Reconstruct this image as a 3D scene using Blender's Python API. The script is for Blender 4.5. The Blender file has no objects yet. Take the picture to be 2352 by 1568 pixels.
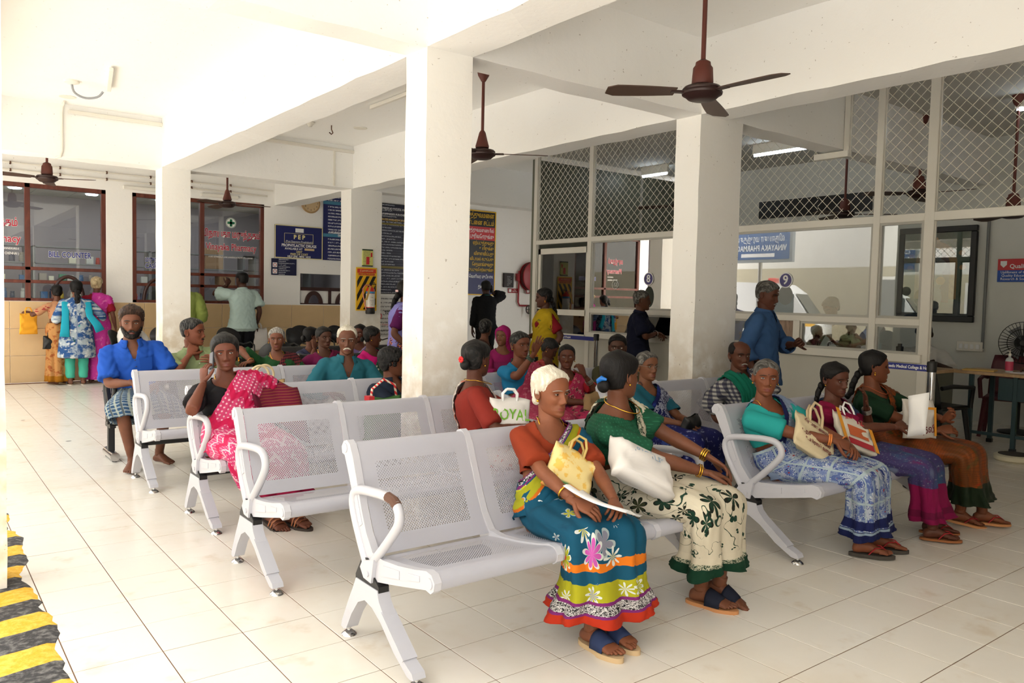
import bpy, bmesh, math, random
import numpy as np
from mathutils import Vector, Matrix, Quaternion

random.seed(7)
RNG = np.random.default_rng(11)
SC = bpy.context.scene
COL = SC.collection
PI = math.pi

# ------------------------------------------------------------------ camera
CAM_H = 1.38
YAW, PITCH, ROLL = 0.914976, -0.055177, -0.022571
def cam_axes():
    f = Vector((math.cos(YAW) * math.cos(PITCH), math.sin(YAW) * math.cos(PITCH), math.sin(PITCH)))
    r = Vector((math.sin(YAW), -math.cos(YAW), 0))
    d = f.cross(r)
    r2 = r * math.cos(ROLL) + d * math.sin(ROLL)
    d2 = -r * math.sin(ROLL) + d * math.cos(ROLL)
    return r2, -d2, -f
cam_data = bpy.data.cameras.new('camera')
cam = bpy.data.objects.new('camera', cam_data)
COL.objects.link(cam)
_r, _u, _b = cam_axes()
cam.matrix_world = Matrix(((_r.x, _u.x, _b.x, 0), (_r.y, _u.y, _b.y, 0), (_r.z, _u.z, _b.z, CAM_H), (0, 0, 0, 1)))
cam_data.sensor_width = 36
cam_data.lens = 1817.1 * 36 / 2352
cam_data.shift_y = 2.4 / 2352
cam_data.clip_start = 0.05
SC.camera = cam

# ------------------------------------------------------------------ sky, sun, exposure
world = bpy.data.worlds.new('sky'); SC.world = world
world.use_nodes = True
_n = world.node_tree.nodes; _l = world.node_tree.links
_n.clear()
_bg = _n.new('ShaderNodeBackground'); _bg.inputs['Color'].default_value = (1.0, 0.995, 0.985, 1); _bg.inputs['Strength'].default_value = 2.6
_wo = _n.new('ShaderNodeOutputWorld'); _l.new(_bg.outputs[0], _wo.inputs[0])
sun_d = bpy.data.lights.new('sun', 'SUN'); sun_d.energy = 6.5; sun_d.angle = math.radians(3); sun_d.color = (1, .985, .96)
sun = bpy.data.objects.new('sun', sun_d); COL.objects.link(sun)
sun.rotation_euler = (math.radians(6), math.radians(-17), 0)     # high over the yard: the roof keeps it off the hall floor
SC.view_settings.view_transform = 'Standard'
SC.view_settings.look = 'None'
SC.view_settings.gamma = 1
SC.view_settings.use_curve_mapping = False
SC.view_settings.exposure = 0.70
try:
    SC.cycles.max_bounces = 10; SC.cycles.diffuse_bounces = 5; SC.cycles.transparent_max_bounces = 16
    SC.cycles.sample_clamp_indirect = 6; SC.cycles.caustics_reflective = False; SC.cycles.caustics_refractive = False
except Exception:
    pass

# ------------------------------------------------------------------ materials
MATS = {}
def lin(c):
    """sRGB 0-255 -> linear"""
    out = []
    for v in c[:3]:
        v = v / 255.0
        out.append(v / 12.92 if v <= 0.04045 else ((v + 0.055) / 1.055) ** 2.4)
    return tuple(out)
class NT:
    def __init__(s, name):
        s.m = bpy.data.materials.new(name); s.m.use_nodes = True
        s.n = s.m.node_tree.nodes; s.l = s.m.node_tree.links
        s.b = s.n['Principled BSDF']; s.out = s.n['Material Output']
    def node(s, t, **kw):
        n = s.n.new(t)
        for k, v in kw.items():
            setattr(n, k, v)
        return n
    def link(s, a, b): s.l.new(a, b)
    def val(s, sock, v):
        if hasattr(v, 'is_output') or isinstance(v, bpy.types.NodeSocket): s.l.new(v, sock)
        elif isinstance(v, (tuple, list)): sock.default_value = tuple(v) + ((1,) if len(v) == 3 and len(sock.default_value) == 4 else ())
        else: sock.default_value = v
    def math(s, op, a, b=0.0, c=0.0, clamp=False):
        n = s.node('ShaderNodeMath', operation=op, use_clamp=clamp)
        s.val(n.inputs[0], a); s.val(n.inputs[1], b)
        if op in ('SMOOTH_MIN', 'SMOOTH_MAX', 'MULTIPLY_ADD', 'WRAP', 'COMPARE', 'PINGPONG') : s.val(n.inputs[2], c)
        return n.outputs[0]
    def mix(s, fac, a, b):
        n = s.node('ShaderNodeMix', data_type='RGBA')
        s.val(n.inputs[0], fac); s.val(n.inputs[6], a); s.val(n.inputs[7], b)
        return n.outputs[2]
    def ramp(s, fac, lo, hi):
        n = s.node('ShaderNodeMapRange'); n.interpolation_type = 'SMOOTHSTEP'
        s.val(n.inputs[0], fac); n.inputs[1].default_value = lo; n.inputs[2].default_value = hi
        return n.outputs[0]
    def uv(s):
        n = s.node('ShaderNodeUVMap'); sp = s.node('ShaderNodeSeparateXYZ'); s.link(n.outputs[0], sp.inputs[0])
        return n.outputs[0], sp.outputs[0], sp.outputs[1]
    def obj(s):
        n = s.node('ShaderNodeTexCoord'); sp = s.node('ShaderNodeSeparateXYZ'); s.link(n.outputs['Object'], sp.inputs[0])
        return n.outputs['Object'], sp.outputs[0], sp.outputs[1], sp.outputs[2]
    def geo(s):
        n = s.node('ShaderNodeNewGeometry'); sp = s.node('ShaderNodeSeparateXYZ'); s.link(n.outputs['Position'], sp.inputs[0])
        return n.outputs['Position'], sp.outputs[0], sp.outputs[1], sp.outputs[2]
    def noise(s, vec, scale, detail=3, rough=.55, dist=0.0):
        n = s.node('ShaderNodeTexNoise'); s.link(vec, n.inputs['Vector'])
        n.inputs['Scale'].default_value = scale; n.inputs['Detail'].default_value = detail
        n.inputs['Roughness'].default_value = rough; n.inputs['Distortion'].default_value = dist
        return n.outputs['Fac'], n.outputs['Color']
    def vor(s, vec, scale, feature='F1', rnd=1.0):
        n = s.node('ShaderNodeTexVoronoi', feature=feature); s.link(vec, n.inputs['Vector'])
        n.inputs['Scale'].default_value = scale; n.inputs['Randomness'].default_value = rnd
        return n
    def vec(s, x, y, z=0.0):
        n = s.node('ShaderNodeCombineXYZ'); s.val(n.inputs[0], x); s.val(n.inputs[1], y); s.val(n.inputs[2], z)
        return n.outputs[0]
    def bump(s, h, strength=.3, dist=.01):
        n = s.node('ShaderNodeBump'); s.link(h, n.inputs['Height']); n.inputs['Strength'].default_value = strength; n.inputs['Distance'].default_value = dist
        s.link(n.outputs[0], s.b.inputs['Normal'])
    def done(s, color=None, rough=.5, metal=0.0, spec=None):
        if color is not None: s.val(s.b.inputs['Base Color'], color)
        s.val(s.b.inputs['Roughness'], rough); s.b.inputs['Metallic'].default_value = metal
        if spec is not None: s.b.inputs['Specular IOR Level'].default_value = spec
        return s.m

def plain(name, rgb, rough=.5, metal=0.0, bump=0.0, bscale=40, var=0.0, spec=None):
    if name in MATS: return MATS[name]
    t = NT(name); c = lin(rgb)
    if bump or var:
        o = t.obj()[0]
        f, _ = t.noise(o, bscale)
        if bump: t.bump(f, bump, .004)
        if var:
            f2, _ = t.noise(o, 3.0, 4)
            col = t.mix(t.ramp(f2, .3, .75), [v * (1 - var) for v in c], c)
        else: col = c
    else: col = c
    MATS[name] = t.done(col, rough, metal, spec)
    return MATS[name]
def emit(name, rgb, strength):
    if name in MATS: return MATS[name]
    t = NT(name); t.b.inputs['Emission Color'].default_value = lin(rgb) + (1,); t.b.inputs['Emission Strength'].default_value = strength
    MATS[name] = t.done(lin(rgb), .4); return MATS[name]
def glass_mat(name, tint=(1, 1, 1), gain=1.0, dust=0.0):
    if name in MATS: return MATS[name]
    t = NT(name)
    tr = t.node('ShaderNodeBsdfTransparent'); tr.inputs[0].default_value = tint + (1,)
    gl = t.node('ShaderNodeBsdfGlossy'); gl.inputs['Roughness'].default_value = 0.0; gl.inputs['Color'].default_value = (1, 1, 1, 1)
    fr = t.node('ShaderNodeFresnel'); fr.inputs[0].default_value = 1.5
    fac = t.math('MULTIPLY', fr.outputs[0], 1.8 * gain, clamp=True)
    mx = t.node('ShaderNodeMixShader'); t.link(fac, mx.inputs[0]); t.link(tr.outputs[0], mx.inputs[1]); t.link(gl.outputs[0], mx.inputs[2])
    t.link(mx.outputs[0], t.out.inputs[0])
    MATS[name] = t.m; return t.m

# ------------------------------------------------------------------ mesh helpers
class MB:
    """collects vertices and faces (with material index and uv) and links them as one mesh object"""
    def __init__(s): s.v = []; s.f = []; s.mi = []; s.uvs = []
    def add(s, vs, fs, mi=0, uv=None):
        o = len(s.v); s.v += [tuple(v) for v in vs]
        for k, f in enumerate(fs):
            s.f.append(tuple(i + o for i in f)); s.mi.append(mi)
            s.uvs.append(uv[k] if uv else None)
        return s
    def box(s, x0, x1, y0, y1, z0, z1, mi=0):
        vs = [(x0, y0, z0), (x1, y0, z0), (x1, y1, z0), (x0, y1, z0), (x0, y0, z1), (x1, y0, z1), (x1, y1, z1), (x0, y1, z1)]
        return s.add(vs, [(0, 3, 2, 1), (4, 5, 6, 7), (0, 1, 5, 4), (1, 2, 6, 5), (2, 3, 7, 6), (3, 0, 4, 7)], mi)
    def bevbox(s, x0, x1, y0, y1, z0, z1, b=.005, mi=0):
        """box with chamfered edges"""
        vs = []
        for (X, Y, Z) in [(x, y, z) for z in (0, 1) for y in (0, 1) for x in (0, 1)]:
            x = x1 if X else x0; y = y1 if Y else y0; z = z1 if Z else z0
            sx = -1 if X else 1; sy = -1 if Y else 1; sz = -1 if Z else 1
            vs += [(x, y + sy * b, z + sz * b), (x + sx * b, y, z + sz * b), (x + sx * b, y + sy * b, z)]
        cx, cy, cz = (x0 + x1) / 2, (y0 + y1) / 2, (z0 + z1) / 2
        bm = bmesh.new(); bv = [bm.verts.new(v) for v in vs]
        r = bmesh.ops.convex_hull(bm, input=bv)
        bmesh.ops.dissolve_limit(bm, angle_limit=.02, verts=bm.verts, edges=bm.edges)
        bm.verts.index_update()
        s.add([v.co[:] for v in bm.verts], [[v.index for v in f.verts] for f in bm.faces], mi); bm.free()
        return s
    def prism(s, poly, axis, a, b, mi=0):
        """poly: list of 2D points; extruded along axis 'x','y','z' from a to b"""
        n = len(poly)
        def P(p, t):
            if axis == 'x': return (t, p[0], p[1])
            if axis == 'y': return (p[0], t, p[1])
            return (p[0], p[1], t)
        vs = [P(p, a) for p in poly] + [P(p, b) for p in poly]
        fs = [tuple(range(n - 1, -1, -1)), tuple(range(n, 2 * n))] + [(i, (i + 1) % n, (i + 1) % n + n, i + n) for i in range(n)]
        return s.add(vs, fs, mi)
    def tube(s, pts, r, n=8, mi=0, caps=True, flat=1.0):
        pts = [Vector(p) for p in pts]; rr = r if isinstance(r, (list, tuple)) else [r] * len(pts)
        vs = []; fs = []
        a = None
        for i, p in enumerate(pts):
            t = (pts[min(i + 1, len(pts) - 1)] - pts[max(i - 1, 0)])
            if t.length < 1e-9: t = Vector((0, 0, 1))
            t.normalize()
            if a is None:
                a = t.cross(Vector((0, 0, 1)) if abs(t.z) < .9 else Vector((1, 0, 0)))
            a = a - t * a.dot(t); a.normalize(); b = t.cross(a)
            for k in range(n):
                w = 2 * PI * k / n
                vs.append(p + a * math.cos(w) * rr[i] + b * math.sin(w) * rr[i] * flat)
        m = len(pts)
        for i in range(m - 1):
            for k in range(n):
                fs.append((i * n + k, i * n + (k + 1) % n, (i + 1) * n + (k + 1) % n, (i + 1) * n + k))
        if caps: fs += [tuple(range(n - 1, -1, -1)), tuple(range((m - 1) * n, m * n))]
        return s.add(vs, fs, mi)
    def lathe(s, prof, n=24, c=(0, 0, 0), axis='z', mi=0):
        """prof: list of (r, h)"""
        vs = []; fs = []
        for r, h in prof:
            for k in range(n):
                w = 2 * PI * k / n; x, y = r * math.cos(w), r * math.sin(w)
                if axis == 'z': vs.append((c[0] + x, c[1] + y, c[2] + h))
                elif axis == 'y': vs.append((c[0] + x, c[1] + h, c[2] + y))
                else: vs.append((c[0] + h, c[1] + x, c[2] + y))
        m = len(prof)
        for i in range(m - 1):
            for k in range(n):
                fs.append((i * n + k, i * n + (k + 1) % n, (i + 1) * n + (k + 1) % n, (i + 1) * n + k))
        if m >= 4 and prof[0][0] > 1e-6 and abs(prof[0][0] - prof[-1][0]) < 1e-6:      # closed ring
            fs += [((m - 1) * n + k, (m - 1) * n + (k + 1) % n, (k + 1) % n, k) for k in range(n)]
        else:
            if prof[0][0] > 1e-6: fs.append(tuple(range(n - 1, -1, -1)))
            if prof[-1][0] > 1e-6: fs.append(tuple(range((m - 1) * n, m * n)))
        return s.add(vs, fs, mi)
    def quad(s, a, b, c, d, mi=0): return s.add([a, b, c, d], [(0, 1, 2, 3)], mi, [[(0, 0), (1, 0), (1, 1), (0, 1)]])
    def ball(s, c, rx, ry=None, rz=None, nu=16, nv=10, mi=0):
        ry = ry or rx; rz = rz or rx
        return s.lathe_e([(math.sin(PI * i / nv), -math.cos(PI * i / nv)) for i in range(nv + 1)], nu, c, rx, ry, rz, mi)
    def lathe_e(s, prof, n, c, rx, ry, rz, mi=0):
        vs = []; fs = []
        for r, h in prof:
            for k in range(n):
                w = 2 * PI * k / n; vs.append((c[0] + r * rx * math.cos(w), c[1] + r * ry * math.sin(w), c[2] + h * rz))
        m = len(prof)
        for i in range(m - 1):
            for k in range(n): fs.append((i * n + k, i * n + (k + 1) % n, (i + 1) * n + (k + 1) % n, (i + 1) * n + k))
        return s.add(vs, fs, mi)
    def mesh(s, name, mats, smooth=False, fix=True):
        me = bpy.data.meshes.new(name); me.from_pydata(s.v, [], s.f)
        for m in (mats if isinstance(mats, (list, tuple)) else [mats]): me.materials.append(m)
        if any(s.mi): me.polygons.foreach_set('material_index', s.mi)
        if any(u is not None for u in s.uvs):
            ul = me.uv_layers.new(name='UVMap')
            for p, u in zip(me.polygons, s.uvs):
                if u:
                    for k, li in enumerate(p.loop_indices): ul.data[li].uv = u[k]
        if fix and not any(u is not None for u in s.uvs):
            bm = bmesh.new(); bm.from_mesh(me); bmesh.ops.remove_doubles(bm, verts=bm.verts, dist=1e-6)
            bmesh.ops.recalc_face_normals(bm, faces=bm.faces); bm.to_mesh(me); bm.free()
        if smooth: smooth_mesh(me, 40 if smooth is True else smooth)
        me.update(); return me
    def obj(s, name, mats, parent=None, smooth=False, fix=True):
        return link(name, s.mesh(name, mats, smooth, fix), parent)
def smooth_mesh(me, angle=40):
    me.polygons.foreach_set('use_smooth', [True] * len(me.polygons))
    if angle < 179:
        me.set_sharp_from_angle(angle=math.radians(angle))
def link(name, data, parent=None):
    o = bpy.data.objects.new(name, data); COL.objects.link(o)
    if parent: o.parent = parent
    return o
def tag(o, label, cat=None, group=None, kind=None):
    if label: o['label'] = label
    if cat: o['category'] = cat
    if group: o['group'] = group
    if kind: o['kind'] = kind
    return o
def thing(name, label, cat, loc=(0, 0, 0), rz=0.0, group=None, kind=None):
    o = bpy.data.objects.new(name, None); COL.objects.link(o); o.empty_display_size = .1
    o.location = loc; o.rotation_euler = (0, 0, rz)
    return tag(o, label, cat, group, kind)
def copy_tree(o, parent=None):
    c = o.copy(); COL.objects.link(c); c.parent = parent
    for ch in o.children: copy_tree(ch, c)
    return c
PRE = 'ெேை'
def tamil(t):
    """visual order for the glyph-by-glyph text engine: left-side vowel signs move before their consonant"""
    for a, b in (('ொ', 'ொ'), ('ோ', 'ோ'), ('ௌ', 'ௌ')): t = t.replace(a, b)
    o = []
    for ch in t:
        if ch in PRE and o: o.insert(len(o) - 1, ch)
        else: o.append(ch)
    return ''.join(o)
# flat lettering: text turned into mesh, laid in a plane given by origin, right and up vectors
def lettering(txt, size, origin, right, up, material, parent, align='CENTER', bold=0.0, name='lettering', xs=1.0, outline=None, depth=.0015):
    cu = bpy.data.curves.new('t', 'FONT'); cu.body = tamil(txt); cu.size = size; cu.align_x = align; cu.align_y = 'CENTER'
    cu.offset = bold; cu.resolution_u = 2; cu.space_line = .8
    ob = bpy.data.objects.new('t', cu); COL.objects.link(ob)
    dg = bpy.context.evaluated_depsgraph_get()
    me = bpy.data.meshes.new_from_object(ob.evaluated_get(dg))
    bpy.data.objects.remove(ob); bpy.data.curves.remove(cu)
    r = Vector(right).normalized(); u = Vector(up).normalized(); n = r.cross(u); o = Vector(origin)
    M = Matrix(((r.x * xs, u.x, n.x, o.x), (r.y * xs, u.y, n.y, o.y), (r.z * xs, u.z, n.z, o.z), (0, 0, 0, 1)))
    me.transform(M); me.materials.clear(); me.materials.append(material)
    me.name = name
    return link(name, me, parent)
# ------------------------------------------------------------------ surfaces of the building
def wall_paint(name, rgb, stain=.10, low_dirt=0.0):
    t = NT(name); p, x, y, z = t.geo(); c = lin(rgb)
    f, _ = t.noise(p, 1.3, 5, .6); f2, _ = t.noise(p, 7, 4)
    col = t.mix(t.math('MULTIPLY', t.ramp(f, .48, .78), stain), c, [c[0] * .82, c[1] * .74, c[2] * .60])
    if low_dirt:
        g = t.math('MULTIPLY', t.math('SUBTRACT', 1.0, t.ramp(t.math('ADD', z, t.math('MULTIPLY', f2, .9)), 1.15, 1.95)), low_dirt)
        g2 = t.math('MULTIPLY', g, t.ramp(f2, .25, .7))
        col = t.mix(g2, col, [c[0] * .62, c[1] * .52, c[2] * .38])
    sp, _ = t.noise(p, 38, 2, .5)
    col = t.mix(t.math('MULTIPLY', t.ramp(sp, .735, .76), .5), col, lin((120, 100, 80)))
    fb, _ = t.noise(p, 14, 4); t.bump(fb, .25, .01)
    return t.done(col, .75, spec=.2)
M_WALL = wall_paint('white_wall_paint', (243, 241, 237))
M_CEIL = wall_paint('ceiling_paint', (246, 245, 242), .06)
M_COLUMN = wall_paint('column_paint', (244, 242, 237), .08, .85)
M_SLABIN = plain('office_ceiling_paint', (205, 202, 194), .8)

def tile_mat():
    t = NT('floor_tile_glaze'); p, x, y, z = t.geo()
    f, _ = t.noise(p, .9, 5, .62); f2, _ = t.noise(p, 4.5, 4, .6); f3, _ = t.noise(p, 22, 3)
    base = lin((230, 225, 215))
    col = t.mix(t.math('MULTIPLY', t.ramp(f, .46, .72), .36), base, lin((212, 196, 170)))
    col = t.mix(t.math('MULTIPLY', t.ramp(f2, .56, .78), .45), col, lin((196, 172, 138)))
    oi = t.node('ShaderNodeObjectInfo')
    col = t.mix(t.math('MULTIPLY', oi.outputs['Random'], .10), col, lin((214, 202, 184)))
    n = t.vor(p, 1.15); spots = t.ramp(n.outputs['Distance'], .035, .02)
    col = t.mix(t.math('MULTIPLY', spots, .75), col, lin((95, 84, 76)))
    r = t.math('ADD', t.math('MULTIPLY', f3, .12), .17)
    t.bump(f2, .04, .01)
    return t.done(col, r)
M_TILE = tile_mat()
M_GROUT = plain('tile_grout', (112, 82, 62), .95)

# floor: grout bed, single tiles near the camera, the rest as one part
floor_b = MB().box(-.05, 12.0, -7, 13.4, -.12, -.0022).obj('floor', M_GROUT)
tag(floor_b, 'white glazed square floor tiles with brownish joints', kind='structure')
TP = .3048; TX0, TY0 = 1.9875, 2.2356
def tile_mesh(vs=None):
    h = TP / 2 - .0022; b = .0007
    return MB().add([(-h, -h, -.004), (h, -h, -.004), (h, h, -.004), (-h, h, -.004), (-h, -h, -b), (h, -h, -b), (h, h, -b), (-h, h, -b),
                     (-h + b, -h + b, 0), (h - b, -h + b, 0), (h - b, h - b, 0), (-h + b, h - b, 0)],
                    [(8, 9, 10, 11), (4, 5, 9, 8), (5, 6, 10, 9), (6, 7, 11, 10), (7, 4, 8, 11), (0, 1, 5, 4), (1, 2, 6, 5), (2, 3, 7, 6), (3, 0, 4, 7)])
tm = tile_mesh().mesh('tile', M_TILE)
cells = []
for i in range(-7, 33):
    for j in range(-8, 38):
        x = TX0 + (i + .5) * TP; y = TY0 + (j + .5) * TP
        if x < .30 or x > 11.8 or y > 13.3: continue
        fwd = x * math.cos(YAW) + y * math.sin(YAW); side = x * math.sin(YAW) - y * math.cos(YAW)
        vis = fwd > 2.9 and abs(side) < fwd * .68 + .2
        cells.append((not vis, fwd, x, y))
cells.sort()
rest = MB()
tv = [v.co[:] for v in tm.vertices]; tf = [tuple(p.vertices) for p in tm.polygons]
for k, (hid, d, x, y) in enumerate(cells):
    if k < 300 and not hid:
        o = link('tile', tm, floor_b); o.location = (x, y, random.uniform(-.0006, .0004))
    else:
        rest.add([(a + x, b + y, c) for a, b, c in tv], tf)
rt = rest.obj('tile_field', M_TILE, floor_b, fix=False); rt['kind'] = 'stuff'
# chipped kerb with painted stripes along the open side
def kerb_mat():
    t = NT('kerb_paint'); p, x, y, z = t.geo()
    f, _ = t.noise(p, 6, 4); f2, _ = t.noise(p, 40, 3)
    yy = t.math('ADD', t.math('ADD', y, t.math('MULTIPLY', x, -.25)), t.math('MULTIPLY', f, .05))
    w = t.math('FRACT', t.math('MULTIPLY', yy, 1 / .355))
    m = t.ramp(w, .49, .51)
    yel = t.mix(t.ramp(f2, .35, .7), lin((226, 172, 40)), lin((240, 196, 84)))
    blk = t.mix(t.ramp(f2, .4, .75), lin((52, 52, 54)), lin((120, 118, 116)))
    t.bump(f2, .5, .01)
    return t.done(t.mix(m, yel, blk), .8)
kb = MB(); ys = np.arange(-2, 13.3, .05)
for a in range(len(ys) - 1):
    pass
kv = []; kf = []
for i, yv in enumerate(ys):
    e = .455 + .03 * math.sin(yv * 9.1) * math.sin(yv * 3.7 + 1) + random.uniform(-.014, .014) + (.02 if yv > 4.6 else 0)
    kv += [(-.30, yv, -.16), (-.30, yv, .002), (-.05, yv, .012), (.25, yv, .012), (e - .03, yv, .011), (e, yv, .0005), (e, yv, -.01)]
    if i:
        for k in range(6):
            a = (i - 1) * 7 + k; kf.append((a, a + 1, a + 8, a + 7))
kerb = MB().add(kv, kf).obj('kerb', kerb_mat(), smooth=True)
tag(kerb, 'kerb painted in worn yellow and black stripes at the floor edge', kind='structure')
# yard outside, the street side that lights the hall
def yard_mat():
    t = NT('yard_concrete'); p, x, y, z = t.geo(); f, _ = t.noise(p, .7, 5); 
    return t.done(t.mix(f, lin((205, 202, 196)), lin((228, 226, 220))), .9)
yard = MB().box(-16, -.3, -30, 45, -.3, -.16).obj('yard_ground', yard_mat())
tag(yard, 'sunlit concrete yard beyond the kerb', kind='structure')

# ceiling slab and beams
ZB, ZS = 2.89, 3.48
ceil = MB().box(-.9, 14, -8, 17, ZS, ZS + .15).obj('ceiling', M_CEIL)
tag(ceil, 'white painted concrete ceiling slab of the waiting hall', kind='structure')
def wavy_beam(axis, a0, a1, b0, b1, lab):
    """beam along axis from a0 to a1, cross range b0..b1, slightly uneven soffit"""
    m = MB(); n = max(2, int((a1 - a0) / .25)); vs = []; fs = []
    for i in range(n + 1):
        a = a0 + (a1 - a0) * i / n
        w = [random.uniform(-.006, .006) for _ in range(4)]
        for (b, z) in ((b0 + w[0], ZS + .01), (b0 + w[0] * .6, ZB + w[1]), (b1 + w[2] * .6, ZB + w[3]), (b1 + w[2], ZS + .01)):
            vs.append((a, b, z) if axis == 'x' else (b, a, z))
        if i:
            for k in range(4): fs.append(((i - 1) * 4 + k, (i - 1) * 4 + (k + 1) % 4, i * 4 + (k + 1) % 4, i * 4 + k))
    fs += [(3, 2, 1, 0), (n * 4, n * 4 + 1, n * 4 + 2, n * 4 + 3)]
    o = m.add(vs, fs).obj('beam', M_CEIL); return tag(o, lab, kind='structure')
wavy_beam('y', -8, 10.71, 2.534, 2.867, 'ceiling beam running back over the column in the middle of the hall')
wavy_beam('y', -8, 13.4, 5.09, 5.40, 'ceiling beam above the glazed office partition')
wavy_beam('y', -8, 13.4, -.06, .30, 'edge beam along the open side of the hall')
wavy_beam('x', .29, 10.5, 4.197, 4.447, 'cross beam over the middle column and the office corner')
wavy_beam('x', .29, 12, 10.40, 10.70, 'cross beam over the two far columns')
wavy_beam('x', .29, 10.5, -2.1, -1.8, 'cross beam behind the viewer')
# columns
for x0, x1, y0, y1, lab in ((2.534, 2.867, 4.197, 4.447, 'white square column in the middle of the hall with stained base'),
                            (5.09, 5.63, 4.197, 4.45, 'wide white column at the office partition beside window nine'),
                            (2.534, 2.867, 10.39, 10.71, 'slim white column in front of the pharmacy windows'),
                            (5.09, 5.58, 10.45, 10.78, 'far column that carries the yellow fire extinguisher board'),
                            (-.02, .355, 4.197, 4.447, 'edge column by the striped kerb at the picture edge')):
    m = MB(); n = 14
    vs = []; fs = []
    for i in range(n + 1):
        z = -.02 + (ZB + .05) * i / n; w = [random.uniform(-.003, .003) for _ in range(4)]
        vs += [(x0 + w[0], y0 + w[1], z), (x1 + w[2], y0 + w[1], z), (x1 + w[2], y1 + w[3], z), (x0 + w[0], y1 + w[3], z)]
        if i:
            for k in range(4): fs.append(((i - 1) * 4 + k, (i - 1) * 4 + (k + 1) % 4, i * 4 + (k + 1) % 4, i * 4 + k))
    fs += [(3, 2, 1, 0), (n * 4, n * 4 + 1, n * 4 + 2, n * 4 + 3)]
    tag(m.add(vs, fs).obj('column', M_COLUMN), lab, kind='structure')

# far wall with its openings (pharmacy windows 1-2, counter window 3)
WY = 13.4
W1 = (.30, 2.46, 1.19, 2.89); W2 = (2.83, 4.91, 1.19, 2.89); W3 = (5.56, 6.9, 1.20, 1.745)
m = MB()
xs = [0.0, W1[0], W1[1], W2[0], W2[1], W3[0], W3[1], 12.0]
for i in range(len(xs) - 1):
    a, b = xs[i], xs[i + 1]
    op = [w for w in (W1, W2, W3) if abs(w[0] - a) < 1e-6]
    if op:
        m.box(a, b, WY, WY + .18, 0, op[0][2]); m.box(a, b, WY, WY + .18, op[0][3], ZS)
    else: m.box(a, b, WY, WY + .18, 0, ZS)
wall_back = m.obj('wall_back', M_WALL); tag(wall_back, 'white far wall with the pharmacy windows and notice boards', kind='structure')
M_DADO = plain('cream_wall_tile', (214, 184, 140), .22, var=.08)
dm = MB().bevbox(-.298, .298, -.012, 0, -.196, .196, .004).mesh('tile', M_DADO)
for i in range(11):
    for j in range(3):
        o = link('tile', dm, wall_back); o.location = (.30 + i * .6, WY - .001, .197 + j * .396)
# other walls
wl = MB().box(12.0, 12.2, 8.9, 13.6, 0, ZS).obj('wall_right', M_WALL); tag(wl, 'end wall of the corridor past the office', kind='structure')
wr = MB().box(.6, 12.2, -2.9, -2.7, 0, ZS).obj('wall_light_block', M_WALL); tag(wr, 'unseen wall behind the viewer, set close in to cut light', kind='structure')  # out of view, pulled in close to hold back light from the open side
# pharmacy room behind the far wall
PHY = 16.6
M_PHW = plain('pharmacy_wall', (150, 140, 146), .8); M_PHC = plain('pharmacy_ceiling_panel', (170, 166, 156), .8)
ph = MB().box(-1.2, 7.2, PHY, PHY + .1, 0, 3.1).box(-1.3, -1.2, 13.58, PHY, 0, 3.1).box(7.2, 7.3, 13.58, PHY, 0, 3.1).obj('wall_pharmacy', M_PHW)
tag(ph, 'lilac grey rear wall inside the pharmacy', kind='structure')
pf = MB().box(-1.2, 7.2, 13.58, PHY, -.1, 0).obj('floor_pharmacy', M_TILE); tag(pf, 'pharmacy floor', kind='structure')
pc = MB().box(-1.2, 7.2, 13.58, PHY, 3.06, 3.12).obj('ceiling_pharmacy', M_GROUT if False else plain('ceiling_grid', (110, 108, 102), .7))
tag(pc, 'false ceiling inside the pharmacy', kind='structure')
cpm = MB().box(-.295, .295, -.295, .295, -.012, 0).mesh('ceiling_panel', M_PHC)
for i in range(14):
    for j in range(5):
        o = link('panel', cpm, pc); o.location = (-.9 + i * .6, 13.9 + j * .6, 3.06)
M_LED = emit('led_disc', (235, 246, 255), 9)
for i in range(5):
    for j in range(2):
        o = MB().lathe([(0, 0), (.085, 0), (.1, .012), (.1, .02)], 20, (.35 + i * 1.15, 14.3 + j * 1.35, 3.028)).obj('ceiling_light', M_LED)
        tag(o, '%s round ceiling light from the left in the pharmacy %s row' % (('first', 'second', 'third', 'fourth', 'fifth')[i], ('front', 'rear')[j]), 'light', 'pharmacy ceiling lights')
pl = bpy.data.lights.new('pharmacy_light', 'AREA'); pl.energy = 28; pl.shape = 'RECTANGLE'; pl.size = 5.5; pl.size_y = 1.8; pl.color = (.93, .97, 1)
po = bpy.data.objects.new('pharmacy_light', pl); COL.objects.link(po); po.location = (2.7, 15, 3.02)

# office behind the glazed partition
OX = 7.2; OXE = 10.5; OYE = 8.91
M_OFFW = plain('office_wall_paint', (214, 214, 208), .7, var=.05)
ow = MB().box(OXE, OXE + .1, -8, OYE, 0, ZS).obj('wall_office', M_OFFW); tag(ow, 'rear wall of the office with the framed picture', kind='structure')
M_DKPANEL = plain('grey_green_panel', (104, 106, 92), .5)
og = MB().box(OX, OXE, OYE, OYE + .05, 0, ZS - .1).obj('wall_office_side', M_DKPANEL); tag(og, 'grey panelled side wall of the office', kind='structure')
for xx in (8.3, 9.4): 
    MB().box(xx - .02, xx + .02, OYE - .015, OYE, 0, ZS - .1).obj('mullion', plain('aluminium_grey', (170, 168, 160), .4, .3), og)
of2 = MB().box(OX, OXE, -8, OYE, ZS - .02, ZS).obj('ceiling_office', M_SLABIN); tag(of2, 'office ceiling', kind='structure')
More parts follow.
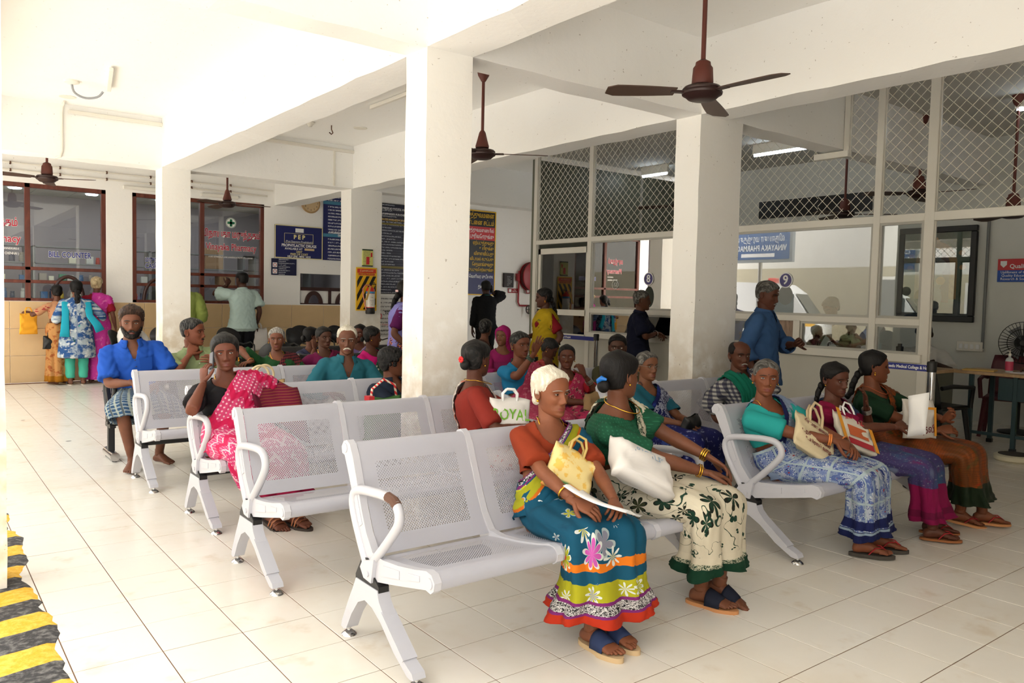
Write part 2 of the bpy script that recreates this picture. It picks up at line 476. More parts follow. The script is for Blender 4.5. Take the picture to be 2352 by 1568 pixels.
# ------------------------------------------------------------------ benches
def steel_paint(name, rgb, rough=.38):
    t = NT(name); o = t.obj()[0]; f, _ = t.noise(o, 5, 4); c = lin(rgb)
    g, _ = t.noise(o, 60, 2)
    col = t.mix(t.math('MULTIPLY', t.ramp(f, .5, .8), .25), c, [v * .82 for v in c])
    return t.done(col, t.math('ADD', t.math('MULTIPLY', f, .15), rough - .08))
M_SILVER = steel_paint('silver_grey_powder_coat', (172, 172, 181), .40)
M_SILVERC = steel_paint('silver_casting', (188, 188, 195), .34)
M_BLKST = steel_paint('black_powder_coat', (26, 26, 28), .42)
M_BLACK = plain('black_plastic', (18, 18, 19), .45)
M_CHROME = plain('chrome', (205, 205, 205), .14, 1.0)
M_STEEL = plain('brushed_steel', (190, 186, 178), .28, 1.0)
M_RUST = plain('brown_primer', (92, 62, 48), .8)
def resample(prof, step):
    P = [Vector(p) for p in prof]; out = [P[0]]; 
    # smooth the polyline with catmull rom
    dense = []
    for i in range(len(P) - 1):
        p0 = P[max(i - 1, 0)]; p1 = P[i]; p2 = P[i + 1]; p3 = P[min(i + 2, len(P) - 1)]
        for k in range(12):
            t = k / 12
            dense.append(.5 * ((2 * p1) + (p2 - p0) * t + (2 * p0 - 5 * p1 + 4 * p2 - p3) * t * t + (3 * p1 - p0 - 3 * p2 + p3) * t ** 3))
    dense.append(P[-1]); acc = 0; pts = [dense[0]]
    for a, b in zip(dense, dense[1:]):
        seg = (b - a).length
        while acc + seg >= step:
            t = (step - acc) / seg; a = a + (b - a) * t; pts.append(a.copy()); seg = (b - a).length; acc = 0
        acc += seg
    return pts
def perforated(prof, width, s0, s1, margin, px=.0120, pz=.0066, hole=.0029):
    """sheet that follows prof (y,z) with staggered round holes between arc lengths s0..s1"""
    pts = resample(prof, pz); m = MB(); n = len(pts)
    a, b = int(s0 / pz), min(int(s1 / pz), n - 1)
    nx = int((width - 2 * margin) / px); w = nx * px; xl = (width - w) / 2
    def strip(x0, x1, i0, i1):
        vs = []; fs = []
        for i in range(i0, i1 + 1): vs += [(x0, pts[i].x, pts[i].y), (x1, pts[i].x, pts[i].y)]
        for i in range(i1 - i0): fs.append((2 * i, 2 * i + 1, 2 * i + 3, 2 * i + 2))
        m.add(vs, fs)
    strip(0, width, 0, a); strip(0, width, b, n - 1); strip(0, xl, a, b); strip(width - xl, width, a, b)
    for i in range(a, b):
        p, q = pts[i], pts[i + 1]; off = (i % 2) * px / 2
        if off:
            strip(xl, xl + off, i, i + 1); strip(xl + w - off, xl + w, i, i + 1)
        for k in range(nx - (1 if off else 0)):
            x = xl + off + k * px
            def P(u, v): r = p + (q - p) * v; return (x + u * px, r.x, r.y)
            hu = hole / px; hv = hole / pz
            h = [P(.5 + hu * math.cos(PI / 3 * j), .5 + hv * math.sin(PI / 3 * j)) for j in range(6)]
            m.add([P(0, 0), P(1, 0), P(1, 1), P(0, 1)] + h, [(1, 2, 5, 4, 9), (2, 3, 6, 5), (3, 0, 8, 7, 6), (0, 1, 9, 8)])
    return m
BACK_P = [(-.012, .388), (.03, .44), (.07, .51), (.11, .60), (.15, .69), (.185, .765), (.215, .788), (.245, .775), (.258, .745)]
SEAT_P = [(.0, .374), (-.09, .386), (-.2, .398), (-.32, .418), (-.40, .436), (-.432, .432), (-.449, .412), (-.444, .385), (-.425, .374)]
PITCH_S = .55; SEAT_W = .515
back_mesh = perforated(BACK_P, SEAT_W, .075, .375, .055)
seat_mesh = perforated(SEAT_P, SEAT_W, .06, .33, .05)
def bench_meshes(mat, matc):
    d = {}
    d['back'] = back_mesh.mesh('backrest', mat, fix=False); d['seat'] = seat_mesh.mesh('seat', mat, fix=False)
    for k in ('back', 'seat'): smooth_mesh(d[k], 60)
    outer = [(.262, .74), (.268, .765), (.25, .79), (.222, .798), (.195, .785), (.165, .735), (.12, .63), (.085, .545), (.045, .465), (-.01, .40), (-.09, .393), (-.2, .404), (-.32, .424), (-.40, .442), (-.435, .437), (-.455, .413), (-.45, .385), (-.43, .37), (-.40, .375), (-.30, .352), (-.18, .325), (-.06, .30), (.0, .285), (.03, .30), (.05, .345), (.085, .415), (.13, .51), (.17, .60), (.215, .69), (.24, .735)]
    mb = MB().prism(outer, 'x', -.015, .015)
    ribs = [[(-.36, .412), (-.28, .400), (-.28, .375), (-.36, .392)], [(-.22, .39), (-.10, .375), (-.10, .335), (-.22, .358)], [(.075, .49), (.1, .475), (.16, .605), (.135, .62)]]
    for r in ribs:
        for sx in (-1, 1): mb.prism(r, 'x', sx * .015, sx * .018)
    for c in ((.232, .765), (-.425, .405)):
        mb.lathe([(.0, -.019), (.019, -.019), (.019, .019), (.0, .019)], 14, (0, c[0], c[1]), 'x')
    d['bracket'] = mb.mesh('side_frame', matc, smooth=30)
    arm = [(.03, .335), (.09, .42), (.145, .51), (.163, .565), (.145, .605), (.09, .622), (.0, .632), (-.1, .638), (-.165, .632), (-.203, .603), (-.205, .56), (-.165, .51), (-.1, .445), (-.035, .385), (.0, .345)]
    ap = resample(arm, .018)
    am = MB().tube([(0, p.x, p.y) for p in ap], .0185, 10)
    am.prism([(-.05, .385), (.04, .36), (.06, .33), (.03, .295), (-.03, .29)], 'x', -.02, .02)
    am.lathe([(0, -.025), (.011, -.025), (.011, .025), (0, .025)], 10, (0, -.005, .32), 'x')
    d['arm'] = am.mesh('armrest', matc, smooth=45)
    leg = [(.105, .272), (-.07, .272), (-.085, .235), (-.15, .17), (-.25, .09), (-.335, .055), (-.345, .035), (-.325, .03), (-.30, .033), (-.20, .085), (-.10, .16), (-.03, .195), (.03, .205), (.085, .18), (.14, .115), (.185, .04), (.21, .03), (.232, .036), (.225, .06), (.17, .16), (.125, .235)]
    leg = [(y, z) for y, z in leg]
    lm = MB().prism(leg, 'x', -.026, .026)
    lm.prism([(-.1, .19), (-.27, .075), (-.28, .085), (-.11, .205)], 'x', -.030, .030)
    d['leg'] = lm.mesh('leg', matc, smooth=30)
    pm = MB().lathe([(.008, .045), (.008, .02), (.012, .02), (.02, .014), (.03, .006), (.032, 0), (0, 0)], 18)
    d['pad'] = pm.mesh('foot_pad', M_CHROME, smooth=50)
    hub = MB().prism([(.115, .262), (-.075, .262), (-.075, .285), (-.035, .31), (.02, .37), (.06, .37), (.115, .285)], 'x', -.022, .022)
    d['hub'] = hub.mesh('hub_cover', M_BLACK)
    return d
BM_S = bench_meshes(M_SILVER, M_SILVERC)
BM_K = bench_meshes(M_BLKST, M_BLKST)
def bench(x, y, n, label, d=BM_S, arms=(0, 1), group='perforated steel benches', dark_feet=False, worn=False):
    t = thing('waiting_bench', label, 'bench', (x, y, 0), 0, group)
    L = n * PITCH_S
    MB().bevbox(.02, L - .02, -.03, .05, .272, .325, .006).obj('beam', M_BLACK if d is BM_S else M_BLKST, t)
    for i in range(n):
        o = link('seat', d['seat'], t); o.location.x = i * PITCH_S + (PITCH_S - SEAT_W) / 2
        o = link('backrest', d['back'], t); o.location.x = i * PITCH_S + (PITCH_S - SEAT_W) / 2
    for i in range(n + 1):
        o = link('side_frame', d['bracket'], t); o.location.x = i * PITCH_S
    for k in arms:
        o = link('armrest', d['arm'], t); o.location.x = (-.012 if k == 0 else L + .012)
        if worn and k == 0:
            w = MB().tube([(-.012, -.12, .6395), (-.012, -.165, .634), (-.012, -.190, .618)], .0193, 10); w.obj('worn_patch', M_RUST, o).location.x = .012
    for lx in (0.0, L):
        if dark_feet:
            lg = MB().bevbox(-.025, .025, -.02, .03, .05, .275, .005).obj('leg', M_BLKST, t); lg.location.x = lx
            MB().tube([(0, -.16, .042), (0, .17, .042)], .036, 16).obj('foot_tube', M_CHROME, lg, smooth=40)
            for yy in (-.13, .14): MB().lathe([(.0, 0), (.018, 0), (.018, .012), (0, .012)], 10, (0, yy, 0)).obj('foot_pad', M_BLACK, lg)
        else:
            lg = link('leg', d['leg'], t); lg.location.x = lx
            for yy in (-.325, .212):
                o = link('foot_pad', d['pad'], lg); o.location.y = yy
        o = link('hub_cover', d['hub'], t); o.location.x = lx
    return t
bench(1.42, 2.68, 3, 'front silver bench with chipped left armrest and empty first seat', worn=True)
bench(3.775, 2.68, 3, 'silver bench at right seating three women in a row')
bench(1.34, 3.80, 3, 'second-row silver bench with two empty seats in front of middle column')
bench(3.90, 3.80, 3, 'silver bench with an empty seat between glasses woman and checked-shirt man')
bench(1.40, 4.88, 3, 'third-row silver bench where the pink sari woman sits')
bench(3.62, 4.88, 3, 'mostly hidden silver bench under the raised-hand woman')
bench(1.34, 6.06, 3, 'fourth-row silver bench with cane-handled bag on its seat')
bench(1.325, 7.06, 3, 'black steel bench under the man in bright blue shirt', BM_K, dark_feet=True, group='black steel benches')
bench(3.08, 7.20, 4, 'black steel bench under the magenta-clad women', BM_K, dark_feet=True, group='black steel benches')
bench(3.3, 8.35, 4, 'black steel bench behind the magenta-clad women', BM_K, dark_feet=True, group='black steel benches')

# black visitor chairs with oval backs along the far wall
def visitor_chair(loc, rz, label):
    t = thing('visitor_chair', label, 'chair', loc, rz, 'black oval-backed chairs at the far wall')
    fr = MB()
    for s in (-1, 1):
        fr.tube([(s * .22, -.2, .02), (s * .22, .2, .02), (s * .22, .23, .06), (s * .22, .05, .42), (s * .2, .1, .5)], .011, 8)
        fr.tube([(s * .22, -.2, .02), (s * .23, -.22, .05), (s * .24, -.2, .4), (s * .25, -.16, .6), (s * .25, -.05, .64), (s * .23, .12, .60), (s * .18, .18, .62)], .011, 8)
    fr.obj('frame', M_BLKST, t, smooth=50)
    sv = [(.22 * math.cos(a), .20 * math.sin(a) - .02) for a in [2 * PI * k / 28 for k in range(28)]]
    MB().prism(sv, 'z', .425, .445).obj('seat', M_BLKST, t)
    bv = []; bf = []
    for k in range(28):
        a = 2 * PI * k / 28
        for r in (1.0, .0):
            x = .2 * r * math.cos(a); z = .15 * r * math.sin(a)
            bv.append((x, .2 + z * .25 - .06 * (x / .2) ** 2, .70 + z))
    b = MB()
    for k in range(28): b.add([bv[2 * k], bv[(2 * k + 2) % 56], bv[1]], [(0, 1, 2)])
    bo = b.obj('backrest', M_BLKST, t, smooth=60)
    md = bo.modifiers.new('s', 'SOLIDIFY'); md.thickness = .012
    return t
for k, (x, y, a) in enumerate(((5.95, 12.55, .15), (5.3, 12.6, -.1), (4.85, 11.6, .5), (3.1, 12.5, 0), (2.35, 11.42, 1.0), (6.5, 12.4, 0), (3.35, 8.9, PI), (3.9, 11.9, .2))):
    visitor_chair((x, y, 0), a, ['black oval-backed chair below the counter arches', 'black oval-backed chair beside white plastic bag', 'black oval-backed chair behind the green blouse woman',
        'black oval-backed chair by the pharmacy window', 'black oval-backed chair under the man in white shirt', 'black oval-backed chair behind the far column', 'black oval-backed chair turned towards the wall', 'black oval-backed chair behind the pale shirt man'][k])

# ------------------------------------------------------------------ ceiling fans
M_FAN = plain('fan_brown', (52, 32, 30), .42, .2); M_FANR = plain('fan_rod', (96, 46, 36), .6); M_BLADE = plain('fan_blade', (84, 64, 54), .5, .2)
def fan(x, y, zh, label, a0=0.0, cone=False, R=.6, pitch=.16):
    t = thing('ceiling_fan', label, 'fan', (x, y, zh), 0, 'brown ceiling fans')
    h = ZS - zh
    MB().tube([(0, 0, .17), (0, 0, h - .08)], .0145, 10).obj('rod', M_FANR, t, smooth=50)
    MB().lathe([(.02, h - .14), (.05, h - .09), (.062, h - .04), (.062, h - .005)], 18).obj('ceiling_canopy', M_FANR, t, smooth=40)
    if cone: MB().lathe([(.06, .055), (.062, .07), (.045, .13), (.03, .19), (.018, .21)], 20).obj('lower_canopy', M_FANR, t, smooth=40)
    else: MB().lathe([(.062, .05), (.066, .06), (.06, .15), (.048, .165), (.045, .185), (.02, .2)], 20).obj('lower_canopy', M_FANR, t, smooth=40)
    mo = MB().lathe([(.0, -.05), (.06, -.048), (.085, -.04), (.105, -.022), (.122, -.012), (.125, .0), (.118, .012), (.122, .02), (.11, .034), (.06, .045), (.03, .05)], 32).obj('motor', M_FAN, t, smooth=35)
    for k in range(3):
        a = a0 + k * 2 * PI / 3
        bl = MB(); vs = []; fs = []
        for i in range(9):
            u = i / 8; r = .17 + (R - .17) * u; w = .052 + .022 * math.sin(u * PI * .6) - (.03 if i == 8 else 0)
            for s, zz in ((-1, -pitch * w), (1, pitch * w)):
                vs += [(r, s * w, .004 + zz - .012 * u), (r, s * w, -.002 + zz - .012 * u)]
            if i:
                p = (i - 1) * 4; q = i * 4
                fs += [(p, p + 2, q + 2, q), (p + 1, q + 1, q + 3, p + 3), (p, q, q + 1, p + 1), (p + 2, p + 3, q + 3, q + 2)]
        fs += [(0, 1, 3, 2), (32, 34, 35, 33)]
        b = bl.add(vs, fs).obj('blade', M_BLADE, t); b.rotation_euler.z = a
        MB().bevbox(.09, .2, -.022, .022, -.006, .006, .003).obj('blade_arm', M_FAN, b)
    return t
fan(3.93, 3.24, 2.675, 'brown ceiling fan with metal cup canopy in front of the office beam', math.radians(148))
fan(4.20, 5.97, 2.69, 'brown ceiling fan with rust cone canopy right of the middle column', math.radians(-42), True)
fan(1.44, 11.45, 2.745, 'brown ceiling fan in front of the bill counter window', math.radians(-40))
fan(3.74, 11.70, 2.655, 'brown ceiling fan before the green cross window', math.radians(-25), True)
fan(8.8, 4.22, 2.62, 'dark ceiling fan inside the office behind the narrow mesh panel', .4)
fan(9.4, 5.42, 2.53, 'dark ceiling fan hanging deep in the office before the black board', 1.0)
fan(8.6, 3.21, 2.32, 'dark ceiling fan above the teal office desk', .9)
fan(8.2, 7.06, 2.66, 'dark ceiling fan inside the office beside the wide column', 2.0)

# loose tube fittings, roses and conduits on the ceiling
M_WHPL = plain('white_plastic', (232, 228, 218), .5); M_PVC = plain('painted_conduit', (226, 221, 210), .55)
M_TUBE = emit('tube_lit', (232, 244, 255), 14)
tb = thing('tube_batten', 'unlit tube batten hanging askew from a grey cable', 'lamp', (1.65, 8.75, 3.48))
MB().bevbox(-.02, .02, -.45, .45, -.05, -.02, .004).obj('batten', M_WHPL, tb).rotation_euler = (0, 0, -.16)
MB().tube([(p.x, .44 + .06 * math.sin(i * .25), p.y) for i, p in enumerate(resample([(-.27, -.02), (-.24, -.10), (-.14, -.14), (-.03, -.12), (.02, -.05)], .025))], .012, 8).obj('cable', plain('grey_cable', (150, 152, 156), .5), tb, smooth=60)
MB().lathe([(.075, 0), (.07, -.02), (.03, -.035), (0, -.036)], 16, (-.27, .44, 0)).obj('ceiling_rose', M_WHPL, tb, smooth=50)
tb2 = thing('tube_batten', 'unlit white tube batten with loose wires near the middle column', 'lamp', (4.12, 7.5, 3.48))
MB().bevbox(-.02, .02, -.5, .5, -.05, -.01, .004).obj('batten', M_WHPL, tb2)
MB().tube([(0, -.45, -.03), (.05, -.5, -.09), (.02, -.42, -.12)], .005, 6).obj('wire', M_BLACK, tb2)
for (x, y, lab) in ((3.97, 9.3, 'white smoke detector on the ceiling'),):
    o = MB().lathe([(.06, 0), (.06, -.015), (.035, -.035), (.02, -.06), (0, -.062)], 20, (x, y, ZS)).obj('smoke_detector', M_WHPL, smooth=40); tag(o, lab, 'detector')
o = MB().tube([(4.25, 9.3, ZS), (4.25, 9.3, ZS - .05), (4.27, 9.3, ZS - .09), (4.25, 9.3, ZS - .11), (4.22, 9.3, ZS - .09)], .007, 8).obj('ceiling_hook', M_RUST); tag(o, 'rusty fan hook left in the ceiling', 'hook')
for k, (x, y) in enumerate(((4.59, 9.19), (1.46, 9.98))):
    o = MB().lathe([(.085, 0), (.085, -.006), (0, -.008)], 20, (x, y, ZS)).obj('ceiling_plate', M_PVC, smooth=40)
    tag(o, ['round blanking plate on ceiling right of hook', 'round blanking plate above the white conduit'][k], 'plate')
cd = MB().tube([(1.46, 10.2, ZS - .01), (1.46, 10.33, ZS - .04), (1.46, 10.385, ZS - .1), (1.46, 10.385, 2.95), (1.44, 10.385, 2.88), (1.40, 10.43, 2.87)], .014, 8).obj('conduit', M_PVC, smooth=50)
tag(cd, 'white conduit running down the far beam', 'conduit')
for k, (x, lab) in enumerate(((4.78, 'white conduit down the beam left of the extinguisher column'),)):
    cd = MB().bevbox(x, x + .03, 10.382, 10.402, 2.9, 3.42, .003).obj('conduit', M_PVC); tag(cd, lab, 'conduit')
for k, (z, lab) in enumerate(((3.16, 'upper conduit along the far wall above the windows'), (3.06, 'lower conduit along the far wall above the windows'))):
    c = thing('conduit', lab, 'conduit', (0, 0, 0))
    MB().tube([(.4, WY - .03, z), (5.05 - .1 * k, WY - .03, z - .03)], .012, 8).obj('pipe', M_PVC, c, smooth=50)
    for i in range(7): MB().box(.6 + i * .62, .62 + i * .62, WY - .045, WY - .001, z - .03, z + .01).obj('saddle', M_RUST, c)
for k, (x, lab) in enumerate(((2.95, 'unlit white batten above the cash window'), (4.1, 'short unlit batten above the green cross window'))):
    t = thing('tube_batten', lab, 'lamp', (x, WY - .03, 2.95)); MB().bevbox(-.25, .35, -.02, .03, -.02, .03, .004).obj('batten', M_WHPL, t)
cb = MB().bevbox(1.52, 2.53, 10.36, 10.395, 3.38, 3.42, .004).obj('conduit', M_PVC); tag(cb, 'flat cable duct under the ceiling right of the white conduit', 'conduit')
cb = MB().bevbox(2.87, 5.09, 10.36, 10.40, 3.38, 3.42, .004).obj('conduit', M_PVC); tag(cb, 'flat cable duct under the ceiling between far columns', 'conduit')
# ------------------------------------------------------------------ glazed office partition
M_ALU = plain('white_aluminium', (222, 218, 208), .38, .1, var=.04)
M_ALUD = plain('aluminium_side', (176, 174, 166), .4, .2)
M_GLASS = glass_mat('window_glass', (.93, .95, .94), 1.5)
M_GLASSP = glass_mat('pharmacy_glass', (.90, .93, .92), .8)
M_LAM = plain('grey_laminate_panel', (200, 197, 186), .5, var=.04)
M_WOODL = None
def wood(name, a, b, scale=1.0, rough=.45):
    t = NT(name); o, x, y, z = t.obj()
    v = t.vec(t.math('MULTIPLY', x, 9 * scale), t.math('MULTIPLY', y, 9 * scale), t.math('MULTIPLY', z, 1.2 * scale))
    f, _ = t.noise(v, 3, 5, .6, 1.2); f2, _ = t.noise(v, 14, 3)
    t.bump(f2, .15, .004)
    return t.done(t.mix(t.ramp(f, .3, .7), lin(a), lin(b)), rough)
M_WOODL = wood('walnut_laminate', (122, 98, 80), (168, 140, 118))
M_BROWN = wood('brown_window_paint', (84, 38, 28), (108, 54, 40), .4, .4)
M_BROWND = plain('dark_brown_frame', (58, 30, 26), .4)
part = thing('window_4', 'white aluminium partition with glass, counters and wire mesh above', None, (0, 0, 0), 0, None, 'structure')
PX0, PX1 = OX, OX + .055
Z_LEDGE, Z_LOW, Z_RAIL = .925, 1.25, 2.19
def post(y, z0, z1, w=.06, par=part, name='post'):
    o = MB().bevbox(PX0 - .004, PX1 + .004, y - w / 2, y + w / 2, z0, z1, .003).box(PX0 + .02, PX0 + .03, y - w / 2 - .008, y + w / 2 + .008, z0, z1).obj(name, M_ALU, par); return o
def rail(y0, y1, z, h=.06, deep=0.0, name='rail'):
    return MB().bevbox(PX0 - deep, PX1, y0, y1, z - h / 2, z + h / 2, .003).obj(name, M_ALU, part)
Y_A, Y_B, Y_M, Y_C, Y_D = 8.91, 7.73, 5.85, 3.83, 3.35
post(Y_A - .035, 0, ZS, .07); post(Y_B, 0, ZS, .075); post(Y_M, 0, ZS, .06); post(Y_C, 0, ZS, .065); post(Y_D, 0, ZS, .085); post(1.2, 0, ZS, .07)
post(4.165, ZB - .05, ZS, .055)
MB().bevbox(PX0 - .012, PX1, 4.14, 4.50, ZB - .075, ZB - .015, .004).obj('rail', M_ALU, part)
rail(Y_B, Y_A, Z_RAIL); rail(Y_M, Y_B, Z_RAIL, .065); rail(Y_C, Y_M, Z_RAIL, .07); rail(Y_D, Y_C, Z_RAIL, .07); rail(-.5, Y_D, Z_RAIL, .08)
for a, b in ((Y_M, Y_B), (Y_C, Y_M), (Y_D, Y_C)):
    rail(a, b, Z_LOW, .06); rail(a, b, Z_LEDGE, .075, .04, 'ledge')
    MB().box(PX0 + .012, PX0 + .04, a, b, .0, Z_LEDGE - .035).obj('kick_panel', M_LAM, part)
MB().box(PX0 + .02, PX0 + .04, Y_B, Y_A, 0, .9).obj('door_panel', M_LAM, part)
def pane(y0, y1, z0, z1, hole=None):
    m = MB(); x = PX0 + .03
    if not hole: m.box(x, x + .005, y0, y1, z0, z1)
    else:
        hy, hz, hr, hr2 = hole; n = 24
        ring = [(hy + hr * math.cos(2 * PI * k / n), hz + hr2 * math.sin(2 * PI * k / n)) for k in range(n)]
        bnd = []
        for k in range(n):
            c, s = math.cos(2 * PI * k / n), math.sin(2 * PI * k / n)
            tt = min(((y1 - hy) / c if c > 1e-6 else 9e9), ((y0 - hy) / c if c < -1e-6 else 9e9), ((z1 - hz) / s if s > 1e-6 else 9e9), ((z0 - hz) / s if s < -1e-6 else 9e9))
            bnd.append((hy + c * tt, hz + s * tt))
        for k in range(n):
            k2 = (k + 1) % n
            m.add([(x, *ring[k]), (x, *ring[k2]), (x, *bnd[k2]), (x, *bnd[k])], [(0, 1, 2, 3)])
        for cy_, cz_ in ((y0, z0), (y1, z0), (y1, z1), (y0, z1)):      # corners
            ds = sorted(bnd, key=lambda p: (p[0] - cy_) ** 2 + (p[1] - cz_) ** 2)
            e1 = min((p for p in bnd if abs(p[0] - cy_) < 1e-4), key=lambda p: abs(p[1] - cz_), default=None)
            e2 = min((p for p in bnd if abs(p[1] - cz_) < 1e-4), key=lambda p: abs(p[0] - cy_), default=None)
            if e1 and e2: m.add([(x, cy_, cz_), (x, *e1), (x, *e2)], [(0, 1, 2)])
    return m.obj('pane', M_GLASS, part, fix=True)
def bead(y0, y1, z0, z1, w=.022):
    m = MB(); x0, x1 = PX0 + .008, PX0 + .03
    m.box(x0, x1, y0, y0 + w, z0, z1).box(x0, x1, y1 - w, y1, z0, z1).box(x0, x1, y0 + w, y1 - w, z0, z0 + w).box(x0, x1, y0 + w, y1 - w, z1 - w, z1)
    return m.obj('glazing_bead', M_ALUD, part)
H8 = (6.67, 1.44, .08, .13); H9 = (4.78, 1.48, .085, .10)
for y0, y1, z0, z1, h in ((Y_M + .03, Y_B - .04, Z_LOW + .03, Z_RAIL - .03, H8), (Y_C + .03, Y_M - .03, Z_LOW + .03, Z_RAIL - .035, H9), (Y_D + .045, Y_C - .03, Z_LOW + .03, Z_RAIL - .035, None),
                          (6.95, Y_B - .04, Z_LEDGE + .035, Z_LOW - .03, None), (Y_M + .03, 6.82, Z_LEDGE + .035, Z_LOW - .03, None), (Y_C + .03, 4.58, Z_LEDGE + .035, Z_LOW - .03, None), (4.97, Y_M - .03, Z_LEDGE + .035, Z_LOW - .03, None), (Y_D + .045, Y_C - .03, Z_LEDGE + .035, Z_LOW - .03, None)):
    pane(y0, y1, z0, z1, h); bead(y0, y1, z0, z1)
post(6.885, Z_LEDGE + .03, Z_LOW - .02, .065); post(4.62, Z_LEDGE + .03, Z_LOW - .02, .075); post(4.945, Z_LEDGE + .03, Z_LOW - .02, .045)
MB().box(PX0 + .04, PX0 + .06, 4.66, 4.925, Z_LEDGE + .03, Z_LOW - .025).obj('sliding_panel', M_WOODL, part)
# counter number discs
M_PURPLE = plain('purple_sticker', (58, 48, 118), .4); M_WHITE = plain('white_print', (240, 240, 240), .5)
for y, z, n in ((6.68, 1.66, '8'), (4.78, 1.635, '9')):
    d = MB().lathe([(0, 0), (.08, 0), (.08, .003), (0, .003)], 28, (PX0 + .022, y, z), 'x').obj('number_disc', M_WHITE, part)
    MB().lathe([(0, -.001), (.069, -.001), (.069, 0), (0, 0)], 28, (PX0 + .022, y, z), 'x').obj('disc_face', M_PURPLE, d)
    lettering(n, .13, (PX0 + .0195, y, z), (0, -1, 0), (0, 0, 1), M_WHITE, d, bold=.003)
d = MB().lathe([(.05, 0), (.056, 0), (.056, .002), (.05, .002), (.05, 0)], 24, (PX0 + .022, 7.25, 1.59), 'x').obj('number_ring', M_WHITE, part)
lettering('12', .07, (PX0 + .02, 7.25, 1.59), (0, -1, 0), (0, 0, 1), M_WHITE, d)
# door in the first bay
door = thing('door_1', 'white framed glass office door in the left partition bay', None, (0, 0, 0), 0, None, 'structure')
dx = PX0 + .03
m = MB()
for y0, y1, z0, z1 in ((Y_B + .04, Y_B + .09, .02, 2.1), (Y_A - .14, Y_A - .09, .02, 2.1), (Y_B + .04, Y_A - .09, 2.02, 2.1), (Y_B + .04, Y_A - .09, 1.17, 1.25), (Y_B + .04, Y_A - .09, .02, .12), (Y_B + .04, Y_A - .09, .86, .92)):
    m.bevbox(dx, dx + .035, y0, y1, z0, z1, .002)
m.obj('door_frame', M_ALU, door)
MB().box(dx + .015, dx + .02, Y_B + .08, Y_A - .13, 1.24, 2.03).obj('pane', M_GLASS, door)
MB().box(dx + .015, dx + .02, Y_B + .08, Y_A - .13, .91, 1.18).obj('pane', M_GLASS, door)
MB().box(dx + .01, dx + .025, Y_B + .08, Y_A - .13, .1, .88).obj('door_panel', M_LAM, door)
# wire mesh screens above the rails
M_WIRE = plain('mesh_wire', (236, 232, 218), .5)
def screen(y0, y1, z0, z1, pitch=.104, x=PX0 + .035):
    m = MB(); w = .0028
    def seg(a, b):
        d = Vector((0, b[0] - a[0], b[1] - a[1])).normalized(); n = Vector((0, -d.z, d.y)) * w; X = Vector((w * 1.2, 0, 0))
        A = Vector((x, *a)); B = Vector((x, *b))
        m.add([A + n, A + X, A - n, A - X, B + n, B + X, B - n, B - X], [(0, 1, 5, 4), (1, 2, 6, 5), (2, 3, 7, 6), (3, 0, 4, 7)])
    k0 = -(z1 - z0)
    c = k0
    while c < (y1 - y0):
        for s in (1, -1):
            # line y = y0 + c + t , z = z0 + t (s=1) or z = z1 - t
            t0 = max(0, -c); t1 = min(z1 - z0, y1 - y0 - c)
            if t1 > t0:
                seg((y0 + c + t0, z0 + t0 if s == 1 else z1 - t0), (y0 + c + t1, z0 + t1 if s == 1 else z1 - t1))
        c += pitch
    o = m.obj('wire_mesh', M_WIRE, part, fix=False); o['kind'] = 'stuff'
    return o
for a, b, z0, z1 in ((Y_B + .04, Y_A - .07, 0, ZS), (Y_M + .03, Y_B - .04, 0, ZS), (4.46, Y_M - .03, 0, ZS), (4.19, 4.46, 0, ZB - .075), (Y_C + .03, 4.14, 0, ZS), (Y_D + .045, Y_C - .03, 0, ZS), (1.24, Y_D - .045, 0, ZS), (-.4, 1.17, 0, ZS)):
    screen(a, b, Z_RAIL + .03, z1)
# red notices seen through the glass of the left bays
M_RED = plain('red_sign', (196, 44, 52), .45); M_YEL = plain('yellow_sign', (232, 186, 38), .45); M_NAVY = plain('navy_sign', (26, 32, 92), .4); M_BLKS = plain('black_sign', (16, 16, 18), .4)
def board(name, label, x0, x1, z0, z1, mat, y=WY - .025, cat='sign', frame=None, fw=.015, group=None, lift=0.0):
    t = thing(name, label, cat, (x0, y, z0), 0, group)
    MB().bevbox(0, x1 - x0, 0, .02, 0, z1 - z0, .003).obj('panel', mat, t)
    if frame:
        w, h = x1 - x0, z1 - z0
        MB().box(0, w, -.006, 0, 0, fw).box(0, w, -.006, 0, h - fw, h).box(0, fw, -.006, 0, fw, h - fw).box(w - fw, w, -.006, 0, fw, h - fw).obj('frame', frame, t)
    return t
def on(t, txt, size, x, z, mat, align='CENTER', bold=0.0, xs=1.0):
    return lettering(txt, size, (x, -.004, z), (1, 0, 0), (0, 0, 1), mat, t, align, bold, xs=xs)
s1 = board('notice', 'red CCTV notice behind the glass office door', 7.72, 8.2, 1.83, 1.99, M_RED, OYE - .03, 'notice')
on(s1, 'YOU ARE UNDER', .048, .15, .105, M_WHITE, 'LEFT', .001, .95); on(s1, 'CCTV SURVEILLANCE', .044, .15, .05, M_WHITE, 'LEFT', .001, .82)
MB().lathe([(0, -.005), (.05, -.005), (.05, 0), (0, 0)], 20, (.075, 0, .08), 'y').obj('emblem', M_YEL, s1)
s2 = board('notice', 'large red fire panel notice beside the office door', 8.42, 9.1, 1.84, 2.14, M_RED, OYE - .03, 'notice')
on(s2, 'FIRE PANEL', .12, .34, .21, M_WHITE, bold=.002); on(s2, 'CONTROL ROOM', .09, .34, .08, M_WHITE, bold=.002)

